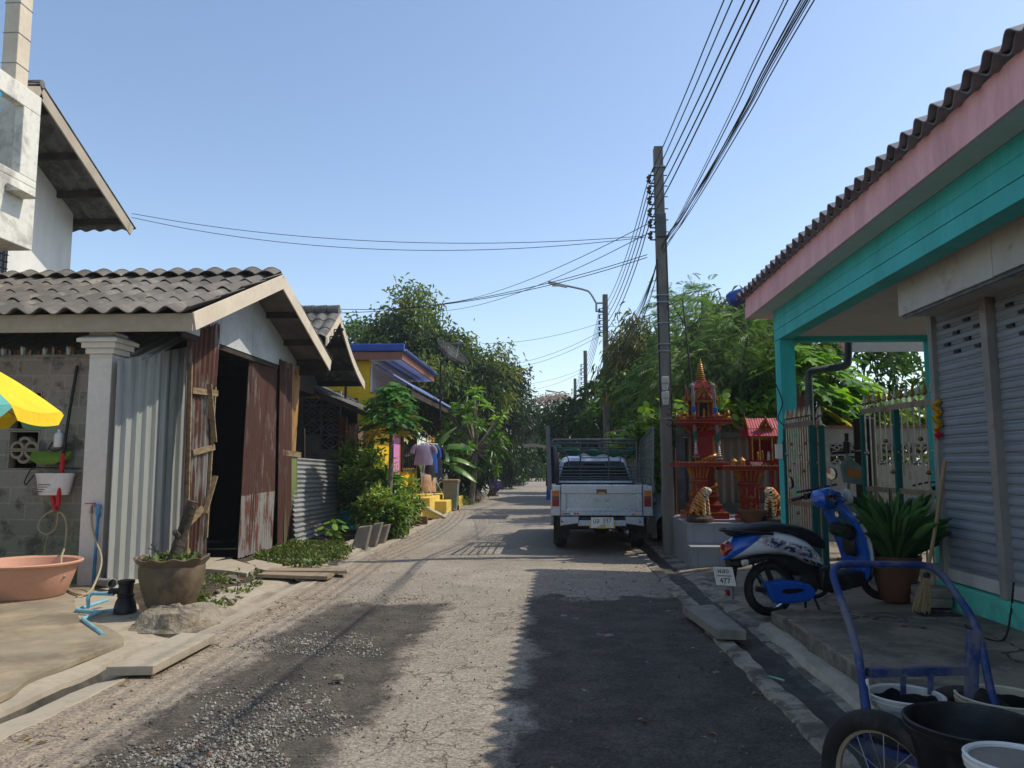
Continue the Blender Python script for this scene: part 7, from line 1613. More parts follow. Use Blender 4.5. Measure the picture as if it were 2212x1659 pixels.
# street lamps
def lamp(label, a, mid_, e, r, hd):
    rt = thing('street_lamp', label, 'street lamp', tuple(a), 0, 'street lamps'); b = MB(); b.tube(smooth_path([a, a.lerp(mid_, .5)+Vector((.0, 0, .12)), mid_, mid_.lerp(e, .5), e], 6), r, 8); b.bar(a+Vector((0, 0, .0)), a+Vector((.28, 0, 0)), .05); b.bar(a+Vector((0, 0, -.28)), a+Vector((.28, 0, -.28)), .05); b.tube([a+Vector((0, 0, -.3)), a], r, 8); b.build('arm', M['galv'], rt)
    d = (mid_-e).normalized(); b = MB(); b.loft([[e+d*t+Vector((0, y*w, z)) for y, z in ((-1, .02), (1, .02), (.8, -.07), (-.8, -.07))] for t, w in ((-.05, .05), (.1, .09), (hd*.7, .09), (hd, .05))]); b.build('lamp_head', M['meter'], rt, bevel=.01)
    b = MB(); c = e+d*hd*.45+Vector((0, 0, -.075)); b.box(c, (hd*.6, .12, .02)); b.build('lamp_lens', M['lamp_clear'], rt)
lamp('curved street lamp arm on the second utility pole', P(1288, 655, Yp2), P(1262, 626, Yp2), P(1187, 609, Yp2), .035, .62)
lamp('small distant street lamp above the bare plumeria', P(1222, 850, 54), P(1208, 848, 54), P(1180, 843, 54), .04, .55)
# cables
def cable(label, pts, r, group='overhead cables along the lane', k=10):
    b = MB(); b.tube(smooth_path(pts, k), r, 5); return tag(b.build('overhead_cable', M['wire'], sharp=0), label, 'cable', group)
def sag(p, q, s, n=8):
    p = Vector(p); q = Vector(q); return [p.lerp(q, i/n)-Vector((0, 0, s*4*(i/n)*(1-i/n))) for i in range(n+1)]
exits = [1564, 1582, 1609, 1628, 1640]
for i, ue in enumerate(exits):
    a = pos1[i]; d0 = ray(ue, 0); Y0 = (a.z-.06-HC)/d0.z*d0.y; m_ = CAM + d0*(Y0/d0.y); far = m_ + (m_-a)*1.1
    pts = [far, m_] + sag(m_, a, .03, 3)[1:] + sag(a, pos2[i], .45)[1:] + sag(pos2[i], pos3[i], .4)[1:] + ([*sag(pos3[i], pos4[i % 2], .4)[1:]])
    cable('power cable running on insulators along the lane', pts, .008 if i < 2 else .0095)
for i, ue in enumerate([1693, 1702, 1730, 1735, 1740, 1745, 1750, 1759]):
    a = on1(525+(i % 4)*6, 9-(i % 3)*3, -.14); d0 = ray(ue, 0); Y0 = (a.z-.04-HC)/d0.z*d0.y; m_ = CAM + d0*(Y0/d0.y); far = m_ + (m_-a)*1.1
    q2_ = P(1317-(i % 3)*2, 716+(i % 5)*5, Yp2-.1); q3_ = P(1268, 822+(i % 4)*3, Yp3)
    cable('telephone cable in the bundle sagging along the lane', [far, m_] + sag(m_, a, .05+.02*(i % 3), 4)[1:] + sag(a, q2_, .55+.07*i)[1:] + sag(q2_, q3_, .6+.05*i)[1:], -.0+.0045+.0018*(i % 3), 'telephone cables along the lane')
hA = PX(285, 456, -8.3)
for i in range(2): cable(['upper service wire to the two-storey house', 'lower service wire to the two-storey house'][i], sag(P(1392, 510+3*i, pb1.y), hA+Vector((0, 0, -.05-.08*i)), .32+.1*i), .006, 'service wires to the white house')
yh_ = P(735, 668, 16.0); g_ = 'service wires crossing the lane'
for i, (u0, v0, Ya, u1, v1, Yb, s) in enumerate([(1402, 482, 12.7, 960, 655, 27, .25), (1400, 504, 12.7, 945, 672, 27, .3), (1398, 550, 12.7, 735, 676, 15.8, .22), (1398, 556, 12.7, 735, 668, 15.8, .26), (1300, 697, 26, 1040, 742, 33, .2), (1300, 715, 26, 1060, 790, 36, .3), (1302, 722, 26, 1075, 796, 36, .3), (1264, 795, 40.4, 1110, 832, 46, .2), (1440, 668, 12.9, 1318, 705, 26, .1), (1264, 800, 40.4, 1120, 845, 48, .25)]):
    cable('thin service wire crossing above the lane', sag(P(u0, v0, Ya), P(u1, v1, Yb), s), .007, g_)
q = P(1474, 645, 12.9); b = MB(); b.tube([q, P(1493, 818, 12.6), P(1497, 1000, 12.6)], [.012, .02, .025], 7); b.bar(q, on1(662, 8), .012); tag(b.build('thin_post', M['iron']), 'thin dark metal post rising behind the tall spirit house', 'post')
# ================================================================== VEHICLES
MY = Matrix.Rotation(R(-90), 3, 'X')          # lathe axis -> +Y
MX = Matrix.Rotation(R(90), 3, 'Y')           # lathe axis -> +X
def text(body, size, loc, rot, m, parent, name='lettering', ext=.0008, align='CENTER', sx=1.0):
    c = bpy.data.curves.new(name, 'FONT'); c.body = body; c.size = size; c.align_x = align; c.align_y = 'CENTER'; c.extrude = ext; c.resolution_u = 2
    o = bpy.data.objects.new('tmp', c); COL.objects.link(o); bpy.context.view_layer.update()
    me = bpy.data.meshes.new_from_object(o.evaluated_get(bpy.context.evaluated_depsgraph_get())); bpy.data.objects.remove(o); bpy.data.curves.remove(c)
    n = bpy.data.objects.new(name, me); me.name = name; me.materials.clear(); me.materials.append(m); COL.objects.link(n); n.parent = parent; n.location = loc; n.rotation_euler = rot; n.scale = (sx, 1, 1); return n
def wheel(parent, c, ax, Rr, rw, tyre_m, rim_m, spokes=28, hub_r=.04, hub_w=.06, fat=1.0, solid=False, M_=None, tread=True):
    M_ = M_ or (MY if ax == 'y' else MX); prof = []
    n = 12; rt = rw*.5
    for i in range(n+1):
        a = math.pi*(-.12+1.24*i/n)-math.pi*0; prof.append((Rr-rt*fat+rt*fat*math.sin(a), -rt*math.cos(a)))
    prof.append((Rr-rt*fat*1.75, rt*.62)); prof.insert(0, (Rr-rt*fat*1.75, -rt*.62)); prof.append(prof[0])
    b = MB(); b.lathe(prof, c, 44, 0, M=M_); t = b.build('wheel', tyre_m, parent, local=True)
    r0 = Rr-rt*fat*1.7
    b = MB(); b.lathe([(r0+.012, -rt*.6), (r0+.012, rt*.6), (r0, rt*.55), (r0-.014, rt*.2), (r0-.014, -rt*.2), (r0, -rt*.55), (r0+.012, -rt*.6)], c, 44, M=M_)
    if solid: b.lathe([(0, -rt*.2), (r0*.5, -rt*.25), (r0*.55, -rt*.1), (r0, -rt*.35)], c, 32, M=M_); b.lathe([(r0, rt*.35), (r0*.5, rt*.2), (0, rt*.2)], c, 32, M=M_)
    b.build('rim', rim_m, t, local=True)
    if spokes:
        b = MB(); b.lathe([(0, -hub_w), (hub_r*.6, -hub_w), (hub_r, -hub_w*.6), (hub_r, hub_w*.6), (hub_r*.6, hub_w), (0, hub_w)], c, 16, M=M_); b.build('hub', M['alu'], t, local=True)
        b = MB(); C_ = Vector(c)
        for k in range(spokes):
            a = 2*math.pi*k/spokes; s_ = 1 if k % 2 else -1; a2 = a+(.55 if (k//2) % 2 else -.55)
            p = C_ + M_ @ Vector((hub_r*.9*math.cos(a2), hub_r*.9*math.sin(a2), s_*hub_w*.6)); q = C_ + M_ @ Vector(((r0-.008)*math.cos(a), (r0-.008)*math.sin(a), 0)); b.tube([p, q], .0022, 4)
        b.build('spokes', M['galv'], t, local=True)['kind'] = 'stuff'
    return t
def ring2(x, zt, zb, w, n=18, e=.75, zc=None, ywob=0):   # squircle cross-section in the YZ plane
    zc = (zt+zb)/2; h = (zt-zb)/2; out = []
    for i in range(n):
        a = 2*math.pi*i/n; c, s = math.cos(a), math.sin(a); out.append((x, ywob+w*math.copysign(abs(c)**e, c), zc+h*math.copysign(abs(s)**e, s)))
    return out
def ringy(y, x0, x1, z0, z1, n=20, e=.5):
    cx, cz = (x0+x1)/2, (z0+z1)/2; out = []
    for i in range(n):
        a = 2*math.pi*i/n; c, s = math.cos(a), math.sin(a); out.append((cx+(x1-x0)/2*math.copysign(abs(c)**e, c), y, cz+(z1-z0)/2*math.copysign(abs(s)**e, s)))
    return out

# ---- pickup truck (rear at local y = 0, x to the right)
tk0 = P(1299.5, 1100, 13.05)
tk = thing('pickup_truck', 'silver pickup truck with tall steel cage rails parked on the right of the lane', 'pickup truck', (tk0.x, 13.05, 0))
body = MB()
def arch(y, r, zc, n=10): return [(y+r*math.cos(a), zc+r*math.sin(a)) for a in np.linspace(0, math.pi, n)]
side = [(.03, .62), (.05, 1.12), (2.02, 1.125), (2.06, 1.13), (3.55, 1.13), (3.7, 1.08), (4.75, .95), (4.9, .8), (4.88, .5), (4.5, .48)] + arch(4.05, .40, .40) + [(3.6, .46), (1.4, .5)] + [(y, z) for y, z in arch(.98, .42, .42)] + [(.5, .58)]
for sg in (-1, 1): body.pillow(side, .05, .02, 'x', sg*.80)
body.build('body_side', M['car_silver'], tk, local=True).data.materials  # both flanks share one pressing
b = MB(); b.bx(-.76, .76, .04, 2.0, .60, .66); b.bx(-.76, .76, 1.97, 2.02, .66, 1.12); b.bx(-.74, .74, .3, 4.7, .40, .58); b.build('bed_floor', M['black_rubber'], tk, local=True)
b = MB(); b.loft([ringy(3.62, -.78, .78, .5, 1.12), ringy(4.2, -.78, .78, .5, 1.05), ringy(4.75, -.76, .76, .5, .96), ringy(4.9, -.72, .72, .52, .85)]); b.build('bonnet', M['car_silver'], tk, local=True)
b = MB()
def rg4(z, hw, y0, y1, n=6): 
    pts = [(-hw, y0), (hw, y0), (hw, y1), (-hw, y1)]; return [(x, y, z) for x, y in pts]
b.loft([rg4(1.08, .79, 2.05, 3.78), rg4(1.14, .785, 2.06, 3.74), rg4(1.52, .655, 2.16, 3.25), rg4(1.60, .60, 2.24, 3.12), rg4(1.635, .5, 2.4, 2.95)], sm=False)
cab = b.build('cab', M['car_silver'], tk, local=True, bevel=.05, seg=4)
b = MB(); b.add([(-.68, 2.055, 1.17), (.68, 2.055, 1.17), (.585, 2.135, 1.50), (.50, 2.15, 1.535), (-.50, 2.15, 1.535), (-.585, 2.135, 1.50)], [(0, 1, 2, 3, 4, 5)]); b.v = [(x, y-.012, z) for x, y, z in b.v]
b.add([(x, y-.003, z) for x, y, z in b.v], [(0, 1, 2, 3, 4, 5)]); b.build('rear_window', M['glass'], tk, local=True)
for sg in (-1, 1):
    b = MB(); b.add([(sg*.79, 2.2, 1.17), (sg*.79, 3.6, 1.17), (sg*.67, 3.2, 1.5), (sg*.67, 2.28, 1.5)], [(0, 1, 2, 3)]); b.build('side_window', M['glass'], tk, local=True)
b = MB(); b.add([(-.7, 3.77, 1.16), (.7, 3.77, 1.16), (.6, 3.3, 1.51), (-.6, 3.3, 1.51)], [(0, 1, 2, 3)]); b.build('windscreen', M['glass'], tk, local=True)
for k, (x, z, w_, h_) in enumerate(((-.3, 1.2, .2, .2), (.05, 1.2, .24, .24), (.38, 1.2, .2, .16))):
    pass
# tailgate
b = MB(); W_t, z0, z1 = .675, .625, 1.137
b.bx(-W_t, W_t, -.005, .03, z0, z1)
for (x0, x1, za, zb_) in ((-W_t, W_t, .99, z1), (-W_t, W_t, z0, .695), (-W_t, -.585, .695, .99), (.585, W_t, .695, .99)): b.bx(x0, x1, -.045, -.004, za, zb_)
tgm = b.build('tailgate', M['car_silver'], tk, local=True, bevel=.012, seg=3)
b = MB(); b.pillow([(-.6, .685), (.6, .685), (.585, .72), (.585, .745), (-.585, .745), (-.585, .72)], .026, .018, 'y', -.022); b.build('pressed_ledge', M['car_silver'], tgm, local=True)
b = MB(); b.pillow([(-.085, .985), (.085, .985), (.085, 1.065), (-.085, 1.065)], .012, .012, 'y', -.05); h_ = b.build('handle', M['grey_steel'], tgm, local=True)
b = MB(); b.bx(-.06, .06, -.069, -.0615, .99, 1.012); b.build('handle_sticker', M['plate_yellow'], h_, local=True)
b = MB()
for sg in (-1, 1): b.tube(smooth_path([(sg*.035, -.006, .87), (sg*.08, -.006, .885), (sg*.13, -.006, .905), (sg*.10, -.006, .865), (sg*.05, -.006, .862)], 4), .0035, 5)
b.tube([(-.015, -.006, .885), (0, -.006, .868), (.015, -.006, .885)], .0035, 5); b.build('worn_emblem', M['galv'], tgm, local=True)
for x0, cols in ((-.66, ('lamp_amber', 'green_net', 'teal_pot', 'white_plastic', 'red_plastic', 'red_plastic')), (.50, ('red_plastic', 'plate_yellow', 'plate_yellow'))):
    for i, cname in enumerate(cols):
        b = MB(); b.bx(x0+i*.048, x0+i*.048+.042, -.0475, -.0455, .648 if x0 < 0 else .64, .672 if x0 < 0 else .66); b.build('sticker', M[cname], tgm, local=True)
# tail lamps
for sg in (-1, 1):
    b = MB(); xx = sg*.765; b.pillow([(xx-.085, .62), (xx+.085, .62), (xx+.085, 1.125), (xx-.085, 1.125)], .045, .015, 'y', .03); b.build('corner_post', M['car_silver'], tk, local=True)
    b = MB(); b.pillow([(xx-.06, .775), (xx+.06, .775), (xx+.06, 1.04), (xx-.06, 1.04)], .018, .012, 'y', -.018); lm = b.build('tail_lamp', M['lamp_red'], tk, local=True)
    b = MB(); b.bx(xx-.055, xx+.055, -.041, -.036, .945, 1.03); b.build('indicator_lens', M['lamp_amber'], lm, local=True)
    b = MB(); b.bx(xx-.055, xx+.055, -.041, -.036, .885, .938); b.build('reversing_lens', mat('smoked_lens', '5a3a36', .2, .1, 4, 0, coat=.5), lm, local=True)
# bumper and plate
b = MB()
for sg in (-1, 1):
    b.pillow([(sg*.38, .50), (sg*.69, .46), (sg*.69, .61), (sg*.38, .615)], .07, .02, 'y', -.06)
b.pillow([(-.40, .455), (.40, .455), (.40, .555), (-.40, .555)], .06, .02, 'y', -.04)
bm = b.build('bumper', M['car_silver'], tk, local=True)
b = MB(); b.bx(-.39, .39, -.08, .0, .556, .60); b.build('bumper_step', M['black_plastic'], bm, local=True)
b = MB(); b.bx(-.185, .185, -.124, -.118, .43, .605); pl = b.build('number_plate', M['plate'], tk, local=True, bevel=.004)
b = MB(); b.bx(-.21, -.186, -.122, -.116, .425, .50); b.bx(.186, .21, -.122, -.116, .425, .54); b.bx(-.09, .06, -.128, -.122, .425, .452); b.each('plate_frame', M['plate_yellow'], pl, local=True)
text('บล  597', .115, (0, -.1255, .545), (R(90), 0, 0), M['ink'], pl, sx=.82); text('นนทบุรี', .034, (0, -.1255, .468), (R(90), 0, 0), M['ink'], pl)
for x in (-.66, .62): 
    b = MB(); b.bx(x-.015, x+.015, -.135, -.128, .52, .545); b.build('bumper_bolt', M['ink'], bm, local=True)
for x in (-.68, .68):
    wheel(tk, (x, .98, .365), 'x', .365, .24, M['black_rubber'], M['alu'], 0, fat=.8, solid=True); wheel(tk, (x*1.0, 4.05, .365), 'x', .365, .22, M['black_rubber'], M['alu'], 0, fat=.8, solid=True)
b = MB(); b.bx(-.80, -.52, .50, .512, .20, .60); b.bx(.55, .80, .50, .512, .22, .60); b.each('mud_flap', M['black_rubber'], tk, local=True)
b = MB(); b.tube([(-.7, .98, .36), (.7, .98, .36)], .05, 10); b.lathe([(0, -.12), (.1, -.09), (.14, 0), (.1, .09), (0, .12)], (.05, .98, .36), 14, M=MY); b.build('axle', M['iron'], tk, local=True)
b = MB(); b.tube([(.42, -.02, .36), (.42, .5, .38), (.35, 1.2, .45)], .03, 10); b.build('exhaust_pipe', M['galv'], tk, local=True)
for sg in (-1, 1):
    b = MB(); b.bx(sg*.52-.05, sg*.52+.05, .1, 2.5, .46, .58); b.build('chassis_rail', M['iron'], tk, local=True)
# cage
cg = M['cage']
for sg in (-1, 1):
    x = sg*.845; b = MB(); H = lambda y: 2.10-.1*y
    fl_ = .07*1
    def C(y, z): return (x + sg*(.02+.03*max(0, (z-1.14))), y, z)
    b.tube(rounded([C(.02, 1.02), C(.02, 1.14), C(.02, H(0)), C(2.0, H(2.0)), C(2.0, 1.12)], .1), .022, 8)
    for z in (1.25, 1.42, 1.58, 1.74, 1.90): b.tube([C(.02, z), C(2.0, z-.05 if z > 1.5 else z)], .013, 6)
    for k in range(1, 9): y = 2.0*k/9; b.tube([C(y, 1.14), C(y, H(y))], .011, 6)
    b.bar(C(.02, 1.02), C(.02, 1.2), .05, .04, (0, 1, 0)); b.bar(C(1.0, 1.05), C(1.0, H(1)), .03, .02, (0, 1, 0))
    if sg == -1: b.bar(C(.0, 1.06), C(.0, H(0)+.03), .075, .03, (0, 1, 0))
    b.build('cage_side', cg, tk, local=True)
b = MB(); y = 2.02
b.tube(rounded([(-.82, y, 1.14), (-.82, y, 1.95), (.82, y, 1.95), (.82, y, 1.14)], .08), .022, 8)
for z in (1.88, 1.79, 1.74, 1.42, 1.35, 1.29, 1.23, 1.19): b.tube([(-.82, y, z), (.82, y, z)], .014 if z != 1.88 else .02, 6)
for xx in (-.27, .28): b.tube([(xx, y, 1.19), (xx, y, 1.95)], .016, 6)
for xx in (-.68, -.13, .13, .68): b.tube([(xx, y, 1.74), (xx, y, 1.95)], .012, 6)
def arc_(x0, x1, zb_, zt_, k=8): return rounded([(x0, y, zb_), (x0, y, zt_), (x1, y, zt_), (x1, y, zb_)], .09, 5)
b.tube(arc_(-.22, .22, 1.42, 1.52), .013, 6); b.tube(arc_(-.75, -.5, 1.42, 1.64), .012, 6); b.tube(arc_(.5, .75, 1.42, 1.64), .012, 6); b.tube([(-.5, y, 1.64), (-.62, y, 1.75)], .012, 6)
b.tube(arc_(-.27, .28, 1.74, 1.60), .012, 6); b.build('cage_front', cg, tk, local=True)
b = MB(); b.tube(smooth_path([(-.8, 2.06, 1.80), (-.4, 2.08, 1.72), (0, 2.08, 1.70), (.45, 2.08, 1.69), (.8, 2.05, 1.74)], 8), [.05+.03*math.sin(i*.9) for i in range(33)], 8)
o = b.build('net_roll', M['green_net']); o.location = Vector((tk0.x, 13.05, 0))+Vector(o.location); tag(o, 'rolled green net tied along the front of the pickup cage', 'net')
b = MB(); b.loft([ringy(2.45, -.3, .36, 1.63, 1.68), ringy(2.65, -.32, .40, 1.63, 1.70), ringy(2.9, -.2, .3, 1.63, 1.66)]); o = b.build('folded_cloth', M['white_bag']); o.location = Vector((tk0.x, 13.05, 0))+Vector(o.location); tag(o, 'crumpled pale cloth lying on the pickup cab roof', 'cloth')
def garment(name, label, cat, p, w_, h_, m_, sleeves=True, rz_=0, group=None, flare=1.1, dep=.10, ar=0):
    rt = thing(name, label, cat, tuple(p), rz_, group); n = 24; rings = []
    for i, (t, k) in enumerate(((0, .28), (.03, .8), (.1, 1.0), (.4, .95), (.8, flare), (1, flare*1.02))):
        rg = []
        for j in range(n):
            a = 2*math.pi*j/n; f = 1+.10*math.sin(5*a+i)*t; rg.append((w_/2*k*math.cos(a)*f, dep*(.5+.5*min(1, t*4))*math.sin(a)*f, -h_*t))
        rings.append(rg)
    b = MB(); b.loft(rings, 0, True)
    if sleeves:
        for sg in (-1, 1): b.tube(smooth_path([(sg*w_*.42, 0, -.05*h_), (sg*w_*.62, .0, -.22*h_), (sg*w_*(.66), .02, -.42*h_)], 4), [.06, .065, .07, .07, .07, .075, .075, .08, .08], 10)
    b.build('garment_body', m_, rt, local=True)
    b = MB(); b.tube(smooth_path([(-w_*.35, 0, -.03), (0, 0, .03), (w_*.35, 0, -.03)], 4), .007, 5); b.tube(smooth_path([(0, 0, .03), (0, 0, .08), (.03, 0, .11), (.0, 0, .14)], 3), .004, 5); b.build('hanger', M['iron'], rt, local=True); return rt
q = P(1193, 962, 14.4); garment('hanging_shirt', 'dark navy shirt hanging outside the lane-side cage of the pickup', 'shirt', q, .3, .75, M['navy'], False, R(90), dep=.12)
q = P(1191, 1030, 15.3); garment('hanging_jeans', 'blue jeans hanging below the navy shirt by the pickup', 'jeans', q, .26, .45, M['cloth_blue'], False, R(90), flare=.9)
aw = P(1160, 962, 22); at_ = thing('cart_awning', 'grey flat awning of a stall sticking out past the pickup', 'awning', (aw.x, 22, 0)); b = MB(); b.solid(lambda p, q: Vector((P(1129, 959, 21.5).x+1.05*p, 21.3+1.4*q, aw.z+.03*math.sin(6*p)-.05*q)), 12, 6, .012); b.build('awning_sheet', M['tarp_grey'], at_)
b = MB(); b.tube([(P(1129, 959, 21.5).x+1.0, 21.4, 0), (P(1129, 959, 21.5).x+1.0, 21.4, aw.z)], .02, 6); b.tube([(P(1129, 959, 21.5).x+1.0, 22.6, 0), (P(1129, 959, 21.5).x+1.0, 22.6, aw.z)], .02, 6); b.each('awning_leg', M['galv'], at_)
# covered car
cc0 = P(1418, 1100, 15.3); cv = thing('covered_car', 'car under a wrinkled grey cover between the pickup and the utility pole', 'car', (cc0.x+.72, 16.6, 0))
def cover(p, q):
    a = p*math.pi; t = q; prof = [.55, .85, .95, 1.35, 1.45, 1.42, 1.2, .85, .5]; x_ = t*8; i = min(7, int(x_)); hh_ = prof[i]+(prof[i+1]-prof[i])*(x_-i)
    cx_ = -math.cos(a); w_ = .82
    z = hh_*min(1, (math.sin(a))**.45*1.0); x = w_*math.copysign(abs(cx_)**.6, cx_)
    v = Vector((x, -1.9+3.9*t, .08+z)); k = .05*mnoise.noise(Vector((x*4, t*13, z*4))); return v+Vector((k, k, k*.6))
b = MB(); b.solid(cover, 40, 48, .01); b.build('cover', M['tarp_grey'], cv, local=True)
for y in (-1.15, 1.35):
    for x in (-.7, .7): wheel(cv, (x, y, .29), 'x', .29, .18, M['black_rubber'], M['alu'], 0, fat=.8, solid=True)
b = MB(); b.tube([P(1310, 935, 17.5), P(1350, 928, 16.8), P(1392, 920, 16.2)], .018, 6); tag(b.build('bamboo_pole', M['bamboo']), 'long pale bamboo pole resting on the vine behind the pickup', 'pole')

# ---- scooter
sc_ = thing('motor_scooter', 'blue and white scooter parked on its stand in front of the gate', 'scooter', (2.135, 7.76, .025)); sc_.rotation_euler = (0, R(-5.2), R(14.1))
sm_ = NT('scooter_panel'); ob = sm_.tc.outputs['Object']; sp_ = sm_.n('ShaderNodeSeparateXYZ', {0: ob}); X_, Z_ = sp_.outputs[0], sp_.outputs[2]
bl = sm_.step(sm_.math('SUBTRACT', Z_, sm_.math('MULTIPLY', X_, .6)), .835, .84)
c = sm_.mix(bl, hx('d9dadb'), hx('0b4fa8'))
ax_l = sm_.math('ADD', Z_, sm_.math('MULTIPLY', X_, .38)); band = sm_.math('MULTIPLY', sm_.step(ax_l, .655, .69), sm_.step(ax_l, .79, .755))
reg = sm_.math('MULTIPLY', band, sm_.math('MULTIPLY', sm_.step(X_, -.18, -.05), sm_.step(X_, .55, .5)))
nn = sm_.noise(9, sm_.n('ShaderNodeMapping', {'Vector': ob, 'Scale': (1, .1, 1.4)}).outputs[0], 6, .7, 1.5)
c = sm_.mix(sm_.math('MULTIPLY', reg, sm_.step(nn, .50, .52)), c, hx('14275f')); c = sm_.mix(sm_.math('MULTIPLY', reg, sm_.math('MULTIPLY', sm_.step(nn, .42, .44), sm_.step(nn, .48, .46))), c, hx('9a6a55'))
c = sm_.mix(sm_.math('MULTIPLY', reg, sm_.math('MULTIPLY', sm_.step(nn, .492, .496), sm_.step(nn, .506, .502))), c, hx('0c0c12'))
sm_.bsdf(c, .28, 0, None, .5, .6)
b = MB(); b.loft([ring2(-.46, .615, .585, .03), ring2(-.40, .72, .59, .085), ring2(-.30, .80, .60, .12), ring2(-.14, .83, .605, .15), ring2(.08, .82, .60, .165), ring2(.26, .765, .545, .17), ring2(.40, .69, .46, .165), ring2(.49, .58, .425, .15), ring2(.53, .50, .43, .13)]); b.build('rear_body', sm_.m, sc_, local=True)
b = MB(); b.loft([ring2(-.385, .875, .825, .04, e=.8), ring2(-.34, .885, .80, .10, e=.8), ring2(-.15, .905, .80, .135, e=.8), ring2(.08, .90, .80, .145, e=.8), ring2(.24, .865, .76, .14, e=.8), ring2(.38, .83, .70, .125, e=.8), ring2(.52, .77, .60, .115, e=.8), ring2(.60, .68, .58, .09, e=.8)]); b.build('seat', M['seat_black'], sc_, local=True)
b = MB(); b.tube(smooth_path([(.02, -.16, .80), (-.2, -.165, .835), (-.36, -.12, .865), (-.43, 0, .87), (-.36, .12, .865), (-.2, .165, .835), (.02, .16, .80)], 5), .014, 8); b.build('grab_rail', M['black_plastic'], sc_, local=True)
b = MB(); b.loft([ring2(-.452, .69, .605, .045, e=.9), ring2(-.43, .74, .615, .075, e=.9), ring2(-.38, .765, .64, .095, e=.9)]); b.build('tail_lamp', M['lamp_red'], sc_, local=True)
for sg in (-1, 1):
    b = MB(); b.lathe([(0, -.04), (.028, -.03), (.03, .02), (0, .03)], (-.30, sg*.16, .565), 10, M=MX); b.build('indicator', M['lamp_amber' if False else 'lamp_clear'], sc_, local=True)
b = MB(); b.loft([ring2(-.40, .59, .50, .06), ring2(-.30, .58, .50, .09), ring2(0, .60, .545, .10), ring2(.25, .56, .35, .10), ring2(.42, .45, .24, .10), ring2(.55, .42, .24, .09)]); b.pillow([(-.41, .34), (-.37, .34), (-.31, .55), (-.39, .57)], .05, .01); b.build('rear_fender', M['black_plastic'], sc_, local=True)
b = MB(); b.pillow([(-.43, .22), (-.39, .21), (-.38, .33), (-.42, .34)], .045, .01); mf = b.build('mud_flap', M['galv'], sc_, local=True); b = MB(); b.bx(-.443, -.432, -.03, .03, .25, .30); b.build('reflector', M['lamp_red'], mf, local=True)
b = MB(); b.box((0, 0, 0), (.006, .21, .19)); pl2 = b.build('number_plate', M['plate'], sc_, local=True, bevel=.004); pl2.location = (-.47, -.04, .44); pl2.rotation_euler = (0, R(-12), R(36))
b = MB(); b.bx(-.0045, .002, -.109, .109, -.099, .099); b.build('plate_rim', M['iron'], pl2, local=True); pl2.children[0].location = (.004, 0, 0)
for body_, s_, z_ in (('ผลง', .07, .055), ('กรุงเทพมหานคร', .024, .008), ('477', .075, -.045)): text(body_, s_, (-.0045, 0, z_), (R(90), 0, R(-90)), M['ink'], pl2)
# handlebar column and leg shield
def shield(x, z, w, th=.03): return [(x-th, -w*.92, z), (x, -w, z), (x+th*1.5, -w*.8, z), (x+th*2.6, -w*.3, z), (x+th*2.6, w*.3, z), (x+th*1.5, w*.8, z), (x, w, z), (x-th, w*.92, z), (x-th*.6, w*.4, z), (x-th*.6, -w*.4, z)]
b = MB(); b.loft([shield(.98, .24, .15), shield(.985, .36, .20), shield(.97, .52, .235), shield(.93, .70, .25), shield(.87, .85, .24), shield(.80, .97, .20), shield(.74, 1.04, .13)]); b.build('leg_shield', M['scoot_blue'], sc_, local=True, sharp=50)
b = MB(); b.loft([shield(1.03, .30, .12), shield(1.035, .45, .20), shield(1.015, .6, .225), shield(.97, .76, .225), shield(.90, .90, .19)]); b.build('front_panel', M['scoot_white'], sc_, local=True, sharp=50)
b = MB(); b.pillow([(.87, .66), (.90, .78), (.87, .80), (.83, .78), (.84, .68)], .19, .01); b.pillow([(.93, .47), (.945, .63), (.92, .65), (.895, .62), (.90, .5)], .10, .02); b.build('inner_pocket', M['black_plastic'], sc_, local=True)
b = MB(); b.lathe([(0, -.01), (.03, -.008), (.03, .008), (0, .01)], (.80, -.05, .90), 14, M=MX); b.build('ignition_lock', M['chrome'], sc_, local=True)
b = MB(); b.loft([ring2(.60, 1.10, 1.04, .07), ring2(.64, 1.15, .98, .12), ring2(.72, 1.17, .95, .14), ring2(.82, 1.14, .96, .13), ring2(.88, 1.09, 1.0, .09)]); b.build('handlebar_cover', M['scoot_blue'], sc_, local=True)
b = MB(); b.lathe([(0, 0), (.075, 0), (.085, -.03), (.08, -.05), (0, -.06)], (.93, 0, 1.05), 18, M=Matrix.Rotation(R(-90), 3, 'Y')); b.build('headlamp', M['lamp_clear'], sc_, local=True)
b = MB()
for sg in (-1, 1): b.tube(smooth_path([(.70, sg*.10, 1.07), (.66, sg*.2, 1.085), (.60, sg*.34, 1.055)], 4), .013, 8); b.tube([(.625, sg*.25, 1.07), (.585, sg*.38, 1.045)], .02, 10); b.tube(smooth_path([(.70, sg*.2, 1.10), (.72, sg*.3, 1.085), (.69, sg*.38, 1.06)], 3), .007, 6)
b.pillow([(.62, .0+1.05), (.70, 1.06), (.70, 1.12), (.62, 1.11)], .03, .01, 'y', -.19); b.pillow([(.62, 1.05), (.70, 1.06), (.70, 1.12), (.62, 1.11)], .03, .01, 'y', .19); b.tube([(.55, .22, 1.13), (.86, -.02, 1.19)], .012, 6); b.build('handlebar', M['black_plastic'], sc_, local=True)
